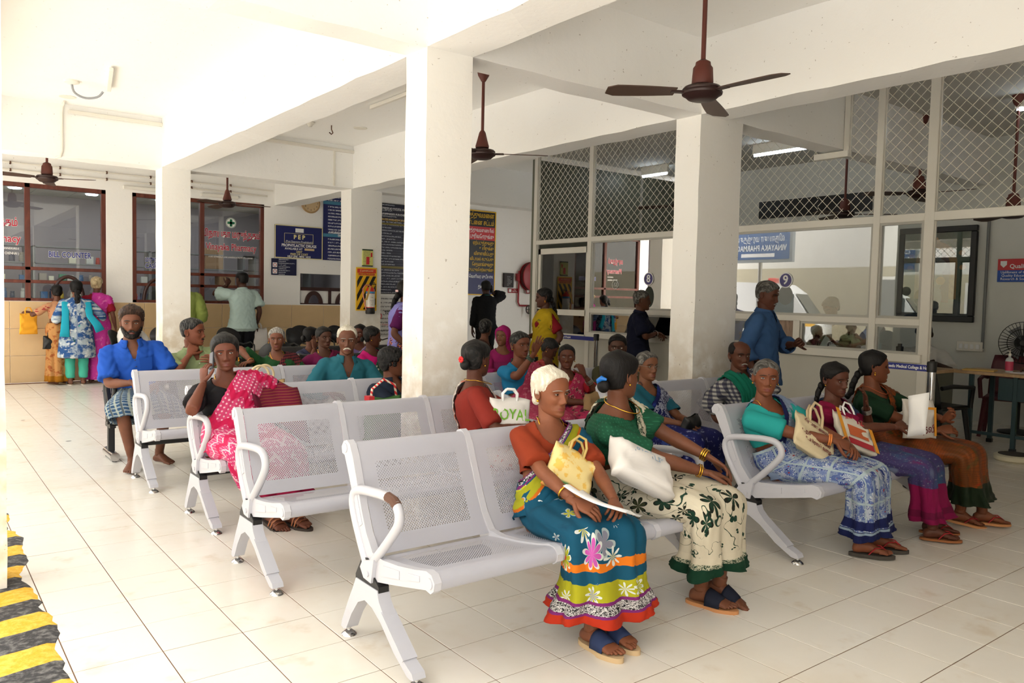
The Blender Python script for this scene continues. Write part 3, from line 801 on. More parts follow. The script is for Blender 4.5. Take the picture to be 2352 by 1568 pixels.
# ------------------------------------------------------------------ pharmacy windows
def pharm_window(name, label, w, mull, arch):
    x0, x1, z0, z1 = w
    t = thing(name, label, None, (0, 0, 0), 0, None, 'structure'); f = .062; y0, y1 = WY + .02, WY + .09
    def bar(a, b, c, d, nm): return MB().bevbox(a, b, y0 - .01, y1, c, d, .004).obj(nm, M_BROWN, t)
    bar(x0, x1, z1 - f, z1, 'head'); bar(x0, x1, z0, z0 + .045, 'sill'); bar(x0, x0 + f, z0, z1, 'jamb'); bar(x1 - f, x1, z0, z1, 'jamb')
    for mx in mull: bar(mx - .035, mx + .035, z0, z1, 'mullion')
    for z in (1.665, 1.475): bar(x0 + f, x1 - f, z - .024, z + .024, 'transom')
    ed = [x0 + f] + [e for mx in mull for e in (mx - .035, mx + .035)] + [x1 - f]
    for k in range(0, len(ed), 2):
        for za, zb in ((1.689, z1 - f), (1.499, 1.641), (z0 + .045, 1.451)):
            MB().box(ed[k], ed[k + 1], WY + .05, WY + .055, za, zb).obj('pane', M_GLASSP, t)
    for ax in arch:
        pts = [(ax + .2 * math.cos(a), WY + .03, z0 + .04 + .33 * math.sin(a)) for a in [PI * k / 14 for k in range(15)]]
        MB().tube(pts, .028, 8).obj('arch', M_BROWND, t, smooth=50)
    return t
w1 = pharm_window('window_1', 'brown framed pharmacy window lettered bill counter', W1, (1.435,), (1.95,))
w2 = pharm_window('window_2', 'brown framed pharmacy window with the green cross', W2, (3.335, 3.885), (3.2,))
M_LRED = plain('crimson_lettering', (176, 34, 62), .5); M_LBLUE = plain('blue_lettering', (38, 48, 128), .5); M_LWH = plain('letter_halo', (238, 236, 232), .5); M_GRN = plain('cross_green', (14, 104, 70), .5)
def glass_text(txt, size, x, z, mat, par, bold=.0, xs=1.0, halo=.004, align='CENTER'):
    if halo: lettering(txt, size, (x, WY + .046, z), (1, 0, 0), (0, 0, 1), M_LWH, par, align, bold + halo, xs=xs)
    return lettering(txt, size, (x, WY + .0445, z), (1, 0, 0), (0, 0, 1), mat, par, align, bold, xs=xs)
glass_text('விநாயகா மருந்தகம்', .15, 4.37, 2.345, M_LRED, w2, .004, .62)
glass_text('Vinayaka Pharmacy', .155, 4.37, 2.13, M_LRED, w2, .003, .70)
glass_text('A UNIT OF PANDALAI CLINIC & NURSING HOME PVT LTD, CHENNAI', .038, 4.36, 1.965, M_LWH, w2, .0005, .62, 0)
cr = MB().lathe([(0, 0), (.085, 0), (.085, .002), (0, .002)], 32, (4.36, WY + .044, 2.54), 'y').obj('cross_disc', M_LWH, w2)
MB().box(4.30, 4.42, WY + .040, WY + .0435, 2.52, 2.56).box(4.34, 4.38, WY + .040, WY + .0435, 2.48, 2.60).lathe([(.074, -.001), (.08, -.001), (.08, 0), (.074, 0)], 32, (4.36, WY + .0435, 2.54), 'y').obj('green_cross', M_GRN, w2)
glass_text('BILL COUNTER', .115, 1.98, 2.02 - .14, M_LBLUE, w1, .003, .72)
glass_text('மருந்தகம்', .15, 1.32, 2.31, M_LRED, w1, .004, .62, align='RIGHT'); glass_text('Pharmacy', .155, 1.35, 2.08, M_LRED, w1, .003, .8, align='RIGHT')
glass_text('ANNEXURE-II', .04, 1.33, 1.94, M_LWH, w1, .0005, .8, 0, 'RIGHT'); glass_text('PVT LTD, CHENNAI )', .05, 1.33, 1.87, M_LWH, w1, .0005, .7, 0, 'RIGHT')
glass_text('மருந்து', .11, 3.02, 1.87, M_LBLUE, w2, .003, .62, align='LEFT'); glass_text('CASH', .105, 3.02, 1.765, M_LBLUE, w2, .003, .72, align='LEFT')
# counter window with two arches
w3 = thing('window_3', 'low counter window with two dark arches under the notice boards', None, (0, 0, 0), 0, None, 'structure')
x0, x1, z0, z1 = W3
MB().box(x0, x1, WY + .03, WY + .09, 1.445, 1.505).obj('transom', M_BROWND, w3)
MB().box(x0, x1, WY + .03, WY + .09, z0, z0 + .02).box(x0, x0 + .02, WY + .03, WY + .09, z0, z1).obj('frame', M_BROWND, w3)
MB().box(x0, x1, WY + .06, WY + .065, 1.505, z1).obj('pane', M_GLASSP, w3)
for ax in (5.83, 6.42):
    n = 16; vs = []; fs = []
    for k in range(n + 1):
        a = PI * k / n
        vs += [(ax + .105 * math.cos(a), WY + .04, z0 + .17 * math.sin(a)), (ax + .17 * math.cos(a), WY + .04, z0 + .24 * math.sin(a))]
        if k: fs.append((2 * k - 2, 2 * k - 1, 2 * k + 1, 2 * k))
    o = MB().add(vs, fs).obj('arch', M_BROWND, w3); sd = o.modifiers.new('s', 'SOLIDIFY'); sd.thickness = .04; sd.offset = 0
    # white infill beside the arch
    inf = MB()
    for k in range(n):
        a, b = PI * k / n, PI * (k + 1) / n
        def O(w): return (ax + .17 * math.cos(w), WY + .06, z0 + .24 * math.sin(w))
        def T(w): return (ax + (.295 if math.cos(w) > 0 else -.27) * min(1, abs(math.cos(w)) * 1.6), WY + .06, z0 + .245 if abs(math.cos(w)) < .75 else z0 + .245 * (1 - abs(math.cos(w))) / .25)
        inf.add([O(a), T(a), T(b), O(b)], [(0, 1, 2, 3)])
    inf.obj('infill', M_WALL, w3)
MB().box(6.115, 6.165, WY + .03, WY + .08, z0, 1.46).obj('mullion', M_BROWND, w3)
# ------------------------------------------------------------------ printed cloth
def cloth(name, base, layers=(), m=(1.0, 1.0), rough=.8, wob=.0, sheen=0.0):
    """layers are painted in order over the base colour; uv scaled by m to metres"""
    if name in MATS: return MATS[name]
    t = NT(name); U, u, v = t.uv()
    x = t.math('MULTIPLY', u, m[0]); y = t.math('MULTIPLY', v, m[1])
    V = t.vec(x, y)
    if wob:
        nf, nc = t.noise(V, 7, 3); sp = t.node('ShaderNodeSeparateXYZ'); t.link(nc, sp.inputs[0])
        x = t.math('ADD', x, t.math('MULTIPLY', t.math('SUBTRACT', sp.outputs[0], .5), wob)); y = t.math('ADD', y, t.math('MULTIPLY', t.math('SUBTRACT', sp.outputs[1], .5), wob)); V = t.vec(x, y)
    def C0(c): return [q * .78 for q in lin(c)]
    cn, _ = t.noise(V, 3.0, 4); bl = C0(base)
    col = t.mix(t.math('MULTIPLY', t.ramp(cn, .35, .7), .35), bl, [c * .72 for c in bl])
    def C(c):
        return [q * .78 for q in lin(c)]
    for L in layers:
        k = L[0]
        if k == 'noise':
            _, sc, lo, hi, c = L[:5]; f, _ = t.noise(V, sc, 4, .6, L[5] if len(L) > 5 else 0); col = t.mix(t.ramp(f, lo, hi), col, C(c))
        elif k == 'spots':          # irregular scatter: cells per metre, radius fraction
            _, sc, r, c = L[:4]; n = t.vor(V, sc, 'F1', L[4] if len(L) > 4 else 1.0); col = t.mix(t.ramp(n.outputs['Distance'], r, r * .8), col, C(c))
        elif k == 'dots':           # regular dots
            _, sc, r, c = L; fx = t.math('SUBTRACT', t.math('FRACT', t.math('MULTIPLY', x, sc)), .5); fy = t.math('SUBTRACT', t.math('FRACT', t.math('MULTIPLY', y, sc)), .5)
            d = t.math('SQRT', t.math('ADD', t.math('MULTIPLY', fx, fx), t.math('MULTIPLY', fy, fy))); col = t.mix(t.ramp(d, r, r * .7), col, C(c))
        elif k in ('flower', 'leaf'):
            _, sc, R, np_, cols = L[:5]
            sx = t.math('MULTIPLY', x, sc); sy = t.math('MULTIPLY', y, sc); vv = t.vec(sx, sy); n = t.vor(vv, 1.0, 'F1', L[5] if len(L) > 5 else .8)
            sub = t.node('ShaderNodeVectorMath', operation='SUBTRACT'); t.link(vv, sub.inputs[0]); t.link(n.outputs['Position'], sub.inputs[1])
            sp = t.node('ShaderNodeSeparateXYZ'); t.link(sub.outputs[0], sp.inputs[0])
            cs = t.node('ShaderNodeSeparateColor'); t.link(n.outputs['Color'], cs.inputs[0])
            ang = t.math('ADD', t.math('ARCTAN2', sp.outputs[1], sp.outputs[0]), t.math('MULTIPLY', cs.outputs[1], 6.28))
            pet = t.math('ABSOLUTE', t.math('COSINE', t.math('MULTIPLY', ang, np_ / 2)))
            lim = t.math('MULTIPLY', t.math('ADD', t.math('MULTIPLY', t.math('POWER', pet, .6), .75), .25), R)
            inside = t.math('LESS_THAN', n.outputs['Distance'], lim); msk = 1.0
            if len(L) > 8: msk = t.math('MULTIPLY', t.math('GREATER_THAN', v, L[8][0]), t.math('LESS_THAN', v, L[8][1])); inside = t.math('MULTIPLY', inside, msk)
            cc = C(cols[0])
            for i, c2 in enumerate(cols[1:]):
                cc = t.mix(t.math('GREATER_THAN', cs.outputs[0], (i + 1) / len(cols)), cc, C(c2))
            rim = t.math('GREATER_THAN', n.outputs['Distance'], t.math('MULTIPLY', lim, .82))
            if len(L) > 6 and L[6]: cc = t.mix(rim, cc, C(L[6]))
            col = t.mix(inside, col, cc)
            if len(L) > 7 and L[7]: col = t.mix(t.math('MULTIPLY', t.math('LESS_THAN', n.outputs['Distance'], R * .22), msk), col, C(L[7]))
        elif k == 'vine':           # curly lines from distorted noise contours
            _, sc, w, c = L; f, _ = t.noise(V, sc, 2, .4, 1.0); d = t.math('ABSOLUTE', t.math('SUBTRACT', f, .5)); col = t.mix(t.ramp(d, w, w * .5), col, C(c))
        elif k == 'band':           # v (1) or u (0) interval in raw uv
            _, ax, lo, hi, c = L[:5]; q = v if ax else u; q = t.math('ADD', q, 0)
            if len(L) > 5: 
                f, _ = t.noise(V, L[5][0], 2); q = t.math('ADD', q, t.math('MULTIPLY', t.math('SUBTRACT', f, .5), L[5][1]))
            msk = t.math('MULTIPLY', t.math('GREATER_THAN', q, lo), t.math('LESS_THAN', q, hi)); col = t.mix(msk, col, C(c))
        elif k == 'lace':           # busy fine band
            _, ax, lo, hi, sc, c, c2 = L; q = v if ax else u
            f, _ = t.noise(V, sc, 3, .7, 2.0); cc = t.mix(t.ramp(f, .47, .53), C(c), C(c2))
            msk = t.math('MULTIPLY', t.math('GREATER_THAN', q, lo), t.math('LESS_THAN', q, hi)); col = t.mix(msk, col, cc)
        elif k == 'stripe':
            _, ax, per, duty, c = L[:5]; q = (x, y)[ax] if ax < 2 else t.math('ADD', x, y)
            w = t.math('FRACT', t.math('DIVIDE', q, per)); a = L[5] if len(L) > 5 else 1.0
            col = t.mix(t.math('MULTIPLY', t.math('LESS_THAN', w, duty), a), col, C(c))
        elif k == 'zigzag':
            _, per, amp, rows, w, c = L
            tri = t.math('MULTIPLY', t.math('PINGPONG', x, per), amp); q = t.math('FRACT', t.math('MULTIPLY', t.math('ADD', y, tri), rows))
            col = t.mix(t.math('LESS_THAN', t.math('ABSOLUTE', t.math('SUBTRACT', q, .5)), w), col, C(c))
        elif k == 'checker':
            _, per, c = L; a = t.math('LESS_THAN', t.math('FRACT', t.math('DIVIDE', x, per)), .5); b = t.math('LESS_THAN', t.math('FRACT', t.math('DIVIDE', t.math('ADD', y, t.math('MULTIPLY', x, .6)), per * 1.4)), .5)
            col = t.mix(t.math('ABSOLUTE', t.math('SUBTRACT', a, b)), col, C(c))
    wv, _ = t.noise(V, 260, 2); t.bump(wv, .18, .002)
    MATS[name] = t.done(col, rough, spec=.2); return MATS[name]
SK = (1.25, 1.15)
# ------------------------------------------------------------------ people: one continuous body mesh each, clothing and hair as parts
V3 = Vector
def smooth_tab(xs, ys, n=240, sig=5):
    g = np.linspace(xs[0], xs[-1], n); v = np.interp(g, xs, ys)
    k = np.exp(-.5 * (np.arange(-15, 16) / sig) ** 2); k /= k.sum()
    return g, np.convolve(np.pad(v, 15, mode='edge'), k, 'valid')
_HZ = [-.115, -.108, -.098, -.08, -.06, -.04, -.018, .006, .03, .055, .078, .096, .107, .113]
_HW = [.010, .028, .042, .051, .0575, .0635, .068, .0705, .0725, .0725, .066, .051, .031, .006]
_HF = [.070, .082, .0865, .0875, .0875, .0870, .0865, .0865, .090, .0875, .076, .057, .034, .006]
_HB = [-.040, -.010, .018, .038, .054, .068, .080, .089, .094, .095, .087, .066, .039, .006]
TW = smooth_tab(_HZ, _HW); TF = smooth_tab(_HZ, _HF); TB = smooth_tab(_HZ, _HB)
def G(x, c, s): return np.exp(-.5 * ((x - c) / s) ** 2)
def head_surface(phi, z, jaw=1.0, age=0.0, nose=1.0):
    """points on the head: phi 0 = front (-Y); arrays"""
    w = np.interp(z, *TW); f = np.interp(z, *TF); b = np.interp(z, *TB)
    w = w * np.where(z < -.03, 1 + (jaw - 1) * np.clip((-.03 - z) / .05, 0, 1), 1)
    sp, cp = np.sin(phi), np.cos(phi)
    x = w * np.sign(sp) * np.abs(sp) ** .88
    y = np.where(cp >= 0, -f * np.abs(cp) ** .86, b * np.abs(cp) ** .92)
    fr = np.clip(cp * 2.2, 0, 1); ax = np.abs(x)
    d = 0.0
    nz = np.interp(z, [-.052, -.046, -.040, -.034, -.026, -.01, .010, .022, .03], [0, .004, .0165, .0215, .0195, .0125, .0065, .002, 0])
    nw = np.interp(z, [-.05, -.04, -.03, -.015, .02], [.0125, .0115, .0095, .0068, .0068])
    d = d + nose * nz * np.exp(-.5 * (x / nw) ** 2)
    d = d + nose * .008 * G(ax, .0135, .0048) * G(z, -.0385, .0055)                    # nostril wings
    d = d - .0105 * G(ax, .031, .0135) * G(z, .004, .0105)                             # eye sockets
    d = d + .0045 * G(ax, .030, .018) * G(z, .0235, .006) + .002 * G(ax, 0, .012) * G(z, .024, .008)   # brow
    d = d + .0045 * G(ax, .043, .014) * G(z, -.022, .012)                              # cheekbone
    d = d - age * .006 * G(ax, .040, .012) * G(z, -.055, .016)                         # hollow cheek
    d = d - (.0015 + age * .003) * G(ax, .026 + np.clip(-.04 - z, 0, .03) * .3, .0035) * G(z, -.050, .012)   # nasolabial fold
    d = d + .0055 * G(x, 0, .020) * (G(z, -.0635, .0048) + 1.05 * G(z, -.0755, .0052))   # lips
    d = d - .0042 * G(x, 0, .021) * G(z, -.0695, .0022)                                # mouth line
    d = d - .0035 * G(x, 0, .02) * G(z, -.087, .005) + .005 * G(x, 0, .017) * G(z, -.1, .008)        # chin
    d = d - .002 * G(x, 0, .004) * G(z, -.055, .005)
    y = y - d * fr
    return x, y
NPH, NZH = 66, 54
_s = np.linspace(-1, 1, NPH + 1)[:-1]
PHI = np.sign(_s) * PI * np.abs(_s) ** 1.45
_zz = np.linspace(0, 1, NZH)
ZH = -.115 + .228 * (0.5 * _zz + .5 * (1 - np.cos(PI * _zz)) / 2)
PG, ZG = np.meshgrid(PHI, ZH)
def grid_faces(nz, nphi, o=0):
    return [(o + i * nphi + k, o + i * nphi + (k + 1) % nphi, o + (i + 1) * nphi + (k + 1) % nphi, o + (i + 1) * nphi + k) for i in range(nz - 1) for k in range(nphi)]
def build_head(P):
    """verts/faces/material index: 0 skin 1 sclera 2 iris 3 dark 4 lips; local, centre between the ears, looking to -Y"""
    X, Y = head_surface(PG, ZG, P['jaw'], P['age'], P['nose'])
    m = MB()
    vs = list(zip(X.ravel(), Y.ravel(), ZG.ravel())); fs = grid_faces(NZH, NPH)
    fs += [tuple(range(NPH - 1, -1, -1)), tuple(range((NZH - 1) * NPH, NZH * NPH))]
    lips = []
    for f in fs:
        c = np.mean([vs[i] for i in f], axis=0)
        e = (c[0] / .0225) ** 2 + ((c[2] + .0695) / .0105) ** 2
        lips.append(4 if (c[1] < -.05 and e < 1) else 0)
    m.add(vs, fs); m.mi = lips
    def sy(x, z):
        ph = np.linspace(-1.2, 1.2, 121); xx, yy = head_surface(ph, np.full(121, z), P['jaw'], P['age'], P['nose']); return float(np.interp(x, xx, yy))
    gx, gz = P['gaze']
    for s in (-1, 1):
        ex, ez = s * .0315, .0035
        n = 14; op = P['eye_open'] * .8
        def almond(t, sc=1.0):
            u = math.cos(t); w = math.sin(t)
            return (ex + s * .0150 * sc * u, ez + (.0062 * op if w > 0 else .0045) * sc * w * (1 - .25 * u * u) + .0012 * u)
        def ey(x, z, out): return sy(ex, ez) - .0035 - .0045 * (1 - ((x - ex) / .016) ** 2) - out + .0025 * ((z - ez) / .007) ** 2
        ring = [almond(2 * PI * k / n) for k in range(n)]
        m.add([(ex, ey(ex, ez, 0), ez)] + [(x, ey(x, z, 0), z) for x, z in ring], [(0, 1 + k, 1 + (k + 1) % n) for k in range(n)], 1)
        ix, iz = ex + gx * .006, ez + gz * .003 + .0006
        for r, out, mi in ((.0062, .0009, 2), (.0026, .0014, 3)):
            pts = []
            for k in range(12):
                a = 2 * PI * k / 12; px, pz = ix + r * math.cos(a), iz + r * math.sin(a)
                lim = .0058 * op; pz = min(pz, ez + lim); pz = max(pz, ez - .0042)
                pts.append((px, ey(px, pz, out), pz))
            m.add(pts, [tuple(range(12))], mi)
        # lids and lash line
        up = [almond(PI * k / 10) for k in range(11)]
        m.tube([(x, ey(x, z, .0008), z + .0004) for x, z in up], .0011, 5, 3)
        m.tube([(x, ey(x, z, .0006), z + .0032) for x, z in up], [.0018 + .0012 * math.sin(PI * k / 10) for k in range(11)], 6, 0)
        lo = [almond(PI + PI * k / 10) for k in range(11)]
        m.tube([(x, ey(x, z, .0004), z - .0016) for x, z in lo], .0019, 6, 0)
        # eyebrow
        bw = P['brow']
        bp = [(ex + s * .0215 * (k / 5 - 1), .0195 + .0045 * math.sin(PI * (k + 1.5) / 12) - .0012 * (k > 8)) for k in range(11)]
        m.tube([(x, sy(x, z) - .0005, z) for x, z in bp], [bw * (.5 + .8 * math.sin(PI * (k + .6) / 11.5)) for k in range(11)], 5, 3 if not P.get('brow_grey') else 5)
        # ear
        es = []
        for k in range(14):
            a = 2 * PI * k / 14; es.append((math.cos(a) * .017 + .004 * math.sin(a), math.sin(a) * .031 * (1 if math.sin(a) > 0 else .9)))
        ew = float(np.interp(-.004, *TW)); c0 = (s * (ew - .004), .016, -.006)
        vv = []
        for off, sc in ((-.004, .7), (.006, .95), (.013, 1.0), (.014, .86), (.007, .6), (.005, .1)):
            vv += [(c0[0] + s * (off + .35 * max(0, y)), c0[1] + y * sc, c0[2] + z * sc) for y, z in es]
        ff = grid_faces(6, 14); m.add(vv, ff, 0)
    return m
def hair_cap(P):
    st = P['hair']; th = st.get('th', .009)
    X, Y = head_surface(PG, ZG, P['jaw'], P['age'], 0.0)
    aph = np.abs(PG)
    hl = st.get('line', .070)
    tab_x = [0, .45, .8, 1.15, 1.35, 1.55, 1.8, 2.1, PI]
    tab_z = st.get('tab', [hl, hl - .004, hl - .016, hl - .04, .004, .010, -.02, -.062, -.070])
    zl = np.interp(aph, tab_x, tab_z)
    mask = ZG - zl
    if st.get('bald'):
        bz = st['bald']; rr = np.sqrt((X / .062) ** 2 + ((Y - st.get('bald_y', -.01)) / .085) ** 2)
        mask = np.minimum(mask, (rr - bz) * .06 + np.clip(.06 - ZG, 0, 1) * 2)
    ramp = np.clip(mask / .016, 0, 1); ramp = ramp * ramp * (3 - 2 * ramp)
    nz = RNG.normal(0, 1, PG.shape); 
    for _ in range(2): nz = (nz + np.roll(nz, 1, 1) + np.roll(nz, -1, 1)) / 3
    off = -.004 + ramp * (th + .004 + st.get('rough', .0) * nz) 
    off = off + ramp * st.get('back', .0) * np.clip((aph - 1.3) / 1.2, 0, 1)
    off = off + ramp * st.get('top', .0) * np.clip((ZG - .03) / .07, 0, 1)
    if st.get('part'): off = off - .004 * np.exp(-.5 * (X / .004) ** 2) * (ZG > .05) * (Y < .03)
    nx, ny, nzv = X / .072 ** 2, Y / .09 ** 2, ZG / .11 ** 2
    L = np.sqrt(nx ** 2 + ny ** 2 + nzv ** 2)
    HX, HY, HZ = X + nx / L * off, Y + ny / L * off, ZG + nzv / L * off
    vs = list(zip(HX.ravel(), HY.ravel(), HZ.ravel())); mk = mask.ravel()
    fs = [f for f in grid_faces(NZH, NPH) if max(mk[i] for i in f) > 0]
    fs.append(tuple(range((NZH - 1) * NPH, NZH * NPH))) if mk[-1] > 0 else None
    used = sorted({i for f in fs for i in f}); mp = {a: b for b, a in enumerate(used)}
    m = MB(); m.add([vs[i] for i in used], [tuple(mp[i] for i in f) for f in fs])
    return m
def frame_from(d, hint):
    d = d.normalized(); a = hint - d * hint.dot(d)
    if a.length < 1e-5: a = V3((1, 0, 0)) - d * d.x
    a.normalize(); return a, d.cross(a)
def loft(m, rings, n=16, mi=0, e=2.0):
    """rings: (centre, axis_a, axis_b, ra, rb)"""
    vs = []
    for c, a, b, ra, rb in rings:
        for k in range(n):
            w = 2 * PI * k / n; cu, su = math.cos(w), math.sin(w)
            if e != 2.0:
                cu = math.copysign(abs(cu) ** (2 / e), cu); su = math.copysign(abs(su) ** (2 / e), su)
            vs.append(c + a * (ra * cu) + b * (rb * su))
    fs = grid_faces(len(rings), n) + [tuple(range(n - 1, -1, -1)), tuple(range((len(rings) - 1) * n, len(rings) * n))]
    m.add(vs, fs, mi)
def limb(m, pts, radii, hint=V3((1, 0, 0)), n=14, flat=1.0):
    """tapered tube through joint points with rounded bends"""
    P = []; R = []
    for i in range(len(pts) - 1):
        p0 = pts[max(i - 1, 0)]; p1 = pts[i]; p2 = pts[i + 1]; p3 = pts[min(i + 2, len(pts) - 1)]
        for k in range(5):
            t = k / 5; tt = t
            P.append(p1.lerp(p2, t) * .75 + .25 * (.5 * ((2 * p1) + (p2 - p0) * t + (2 * p0 - 5 * p1 + 4 * p2 - p3) * t * t + (3 * p1 - p0 - 3 * p2 + p3) * t ** 3)))
            R.append(radii[i] * (1 - t) + radii[i + 1] * t)
    P.append(pts[-1]); R.append(radii[-1])
    rg = []
    for i, p in enumerate(P):
        d = P[min(i + 1, len(P) - 1)] - P[max(i - 1, 0)]
        a, b = frame_from(d, hint); rg.append((p, a, b, R[i], R[i] * flat))
    loft(m, rg, n)
def remesh(m, voxel, iters=6, fac=.5):
    me = m.mesh('tmp', [], fix=True)
    ob = bpy.data.objects.new('tmp', me); COL.objects.link(ob)
    r = ob.modifiers.new('r', 'REMESH'); r.mode = 'VOXEL'; r.voxel_size = voxel; r.use_smooth_shade = True
    if iters:
        s = ob.modifiers.new('s', 'SMOOTH'); s.iterations = iters; s.factor = fac
    dg = bpy.context.evaluated_depsgraph_get()
    out = bpy.data.meshes.new_from_object(ob.evaluated_get(dg))
    bpy.data.objects.remove(ob); bpy.data.meshes.remove(me)
    v = np.empty(len(out.vertices) * 3); out.vertices.foreach_get('co', v); v = v.reshape(-1, 3)
    f = [tuple(p.vertices) for p in out.polygons]; bpy.data.meshes.remove(out)
    return v, f
def cut(v, f, g):
    """keep the part of the mesh where g(v) > 0, snapping the border onto g = 0"""
    gv = g(v); eps = 2e-3
    gr = np.stack([(g(v + np.eye(3)[k] * eps) - gv) / eps for k in range(3)], 1)
    L = np.linalg.norm(gr, axis=1) + 1e-9
    keep = [t for t in f if max(gv[i] for i in t) > 0]
    snap = {i for t in keep if min(gv[i] for i in t) <= 0 for i in t if gv[i] <= 0}
    v = v.copy()
    for i in snap: v[i] -= gr[i] / L[i] * np.clip(gv[i] / L[i], -.014, .014)
    used = sorted({i for t in keep for i in t}); mp = {a: b for b, a in enumerate(used)}
    return v[used] if used else v[:0], [tuple(mp[i] for i in t) for t in keep]
def normals(v, f):
    n = np.zeros_like(v)
    for t in f:
        a = np.cross(v[t[1]] - v[t[0]], v[t[2]] - v[t[0]])
        for i in t: n[i] += a
    return n / (np.linalg.norm(n, axis=1)[:, None] + 1e-12)
def np_obj(name, v, f, mat, parent, uvf=None, thick=0.0):
    me = bpy.data.meshes.new(name); me.from_pydata([tuple(x) for x in v], [], f)
    me.materials.append(mat); me.polygons.foreach_set('use_smooth', [True] * len(me.polygons))
    if uvf is not None:
        uv = uvf(v); ul = me.uv_layers.new(name='UVMap')
        li = np.empty(len(me.loops), dtype=np.int32); me.loops.foreach_get('vertex_index', li)
        ul.data.foreach_set('uv', uv[li].astype(np.float32).ravel())
    o = link(name, me, parent)
    if thick:
        md = o.modifiers.new('thickness', 'SOLIDIFY'); md.thickness = thick; md.offset = 1
    return o
def finger(m, base, d, n, L, r, curl, k=3):
    pts = [base - d * .012, base]; rad = [r * 1.02, r]; cur = d.normalized(); p = base.copy(); ax = cur.cross(n)
    for i, fr in enumerate((.45, .31, .24)):
        cur = Quaternion(ax, curl * (.75, 1.0, .7)[i]) @ cur; p = p + cur * (L * fr); pts.append(p.copy()); rad.append(r * (.93, .84, .62)[i])
    # rounded tip
    pts.append(p + cur * r * .35); rad.append(r * .25)
    limb(m, pts, rad, n, 8)
def hand(m, w, d, n, side, s=1.0, curl=.5, spread=.0, thumb=.6):
    """w wrist, d finger direction, n palm normal, side = +1 when the thumb lies on the +(d x n) side"""
    d = d.normalized(); n = (n - d * n.dot(d)).normalized(); a = d.cross(n) * side
    loft(m, [(w - d * .03 * s, a, n, .021 * s, .019 * s), (w, a, n, .024 * s, .0165 * s), (w + d * .03 * s, a, n, .034 * s, .0155 * s), (w + d * .06 * s, a, n, .040 * s, .0135 * s), (w + d * .084 * s, a, n, .040 * s, .0115 * s), (w + d * .094 * s, a, n, .036 * s, .007 * s)], 16)
    for k, (o, L, up) in enumerate(((.029, .068, -.002), (.010, .077, .002), (-.010, .071, .001), (-.028, .054, -.006))):
        fd = (d + a * (o / .03) * spread).normalized()
        finger(m, w + d * (.086 + up) * s + a * o * s, fd, n, L * s, (.0088, .0090, .0086, .0076)[k] * s, curl * (1 + .08 * k))
    td = (d * .62 + a * .72 + n * .35 * thumb).normalized(); b = w + d * .022 * s + a * .024 * s
    p1 = b + td * .036 * s; t2 = (td + d * .45 - a * .15 * thumb + n * .25 * thumb).normalized(); p2 = p1 + t2 * .030 * s; p3 = p2 + (t2 + d * .3).normalized() * .022 * s
    limb(m, [b - td * .01, b, p1, p2, p3], [.013 * s, .0135 * s, .0105 * s, .0095 * s, .005 * s], n, 8)
def foot(m, ank, yaw, s=1.0, pitch=0.0, toes=True):
    """bare foot below the ankle point; toes towards -Y turned by yaw"""
    q = Quaternion((0, 0, 1), yaw) @ Quaternion((1, 0, 0), pitch); X = q @ V3((1, 0, 0)); F = q @ V3((0, -1, 0)); U = q @ V3((0, 0, 1))
    def C(f, z): return ank + F * f * s + U * z * s
    rg = [(-.055, -.052, .012, .012), (-.05, -.05, .026, .024), (-.03, -.044, .032, .034), (0, -.034, .033, .042), (.035, -.038, .034, .036), (.07, -.048, .038, .026), (.105, -.056, .043, .018), (.13, -.061, .044, .0135), (.143, -.064, .04, .009)]
    loft(m, [(C(f, z), X, U, a * s, b * s) for f, z, a, b in rg], 16)
    limb(m, [C(.0, .03), C(0, -.02)], [.033 * s, .035 * s], X, 14)
    if toes:
        for k, (o, L, r) in enumerate(((.028, .048, .0125), (.010, .046, .009), (-.007, .040, .0085), (-.022, .034, .008), (-.035, .027, .0078))):
            sd = 1 if yaw == yaw else 1
            b = C(.128 - abs(o - .015) * .35, -.063) + X * o * s * (-m.side if hasattr(m, 'side') else 1)
            limb(m, [b - F * .02, b, b + F * L * .6 * s - U * .002, b + F * L * s * .95 - U * .005 * s, b + F * L * s * 1.05 - U * .006 * s], [r * s, r * s, r * 1.02 * s, r * .8 * s, r * .2 * s], X, 8, .85)
def ik(S, W, a, b, pole):
    D = W - S; L = D.length; mx = (a + b) * .995
    if L > mx: W = S + D * (mx / L); D = W - S; L = mx
    L = max(L, abs(a - b) * 1.05 + 1e-4)
    x = (a * a - b * b + L * L) / (2 * L); h = math.sqrt(max(a * a - x * x, 0)); d = D.normalized()
    p = pole - d * pole.dot(d); p.normalize()
    return S + d * x + p * h, W
SKIN = {}
def skin_mat(rgb):
    k = tuple(rgb)
    if k in SKIN: return SKIN[k]
    t = NT('skin_%d' % len(SKIN)); o = t.obj()[0]; c = [q * k_ for q, k_ in zip(lin(rgb), (1.14, 1.22, 1.27))]
    f, _ = t.noise(o, 9, 4); f2, _ = t.noise(o, 70, 3)
    col = t.mix(t.ramp(f, .3, .75), [c[0] * .82, c[1] * .78, c[2] * .76], [min(1, c[0] * 1.1), c[1] * 1.06, c[2] * 1.04])
    t.bump(f2, .12, .003)
    SKIN[k] = t.done(col, .52, spec=.3); return SKIN[k]
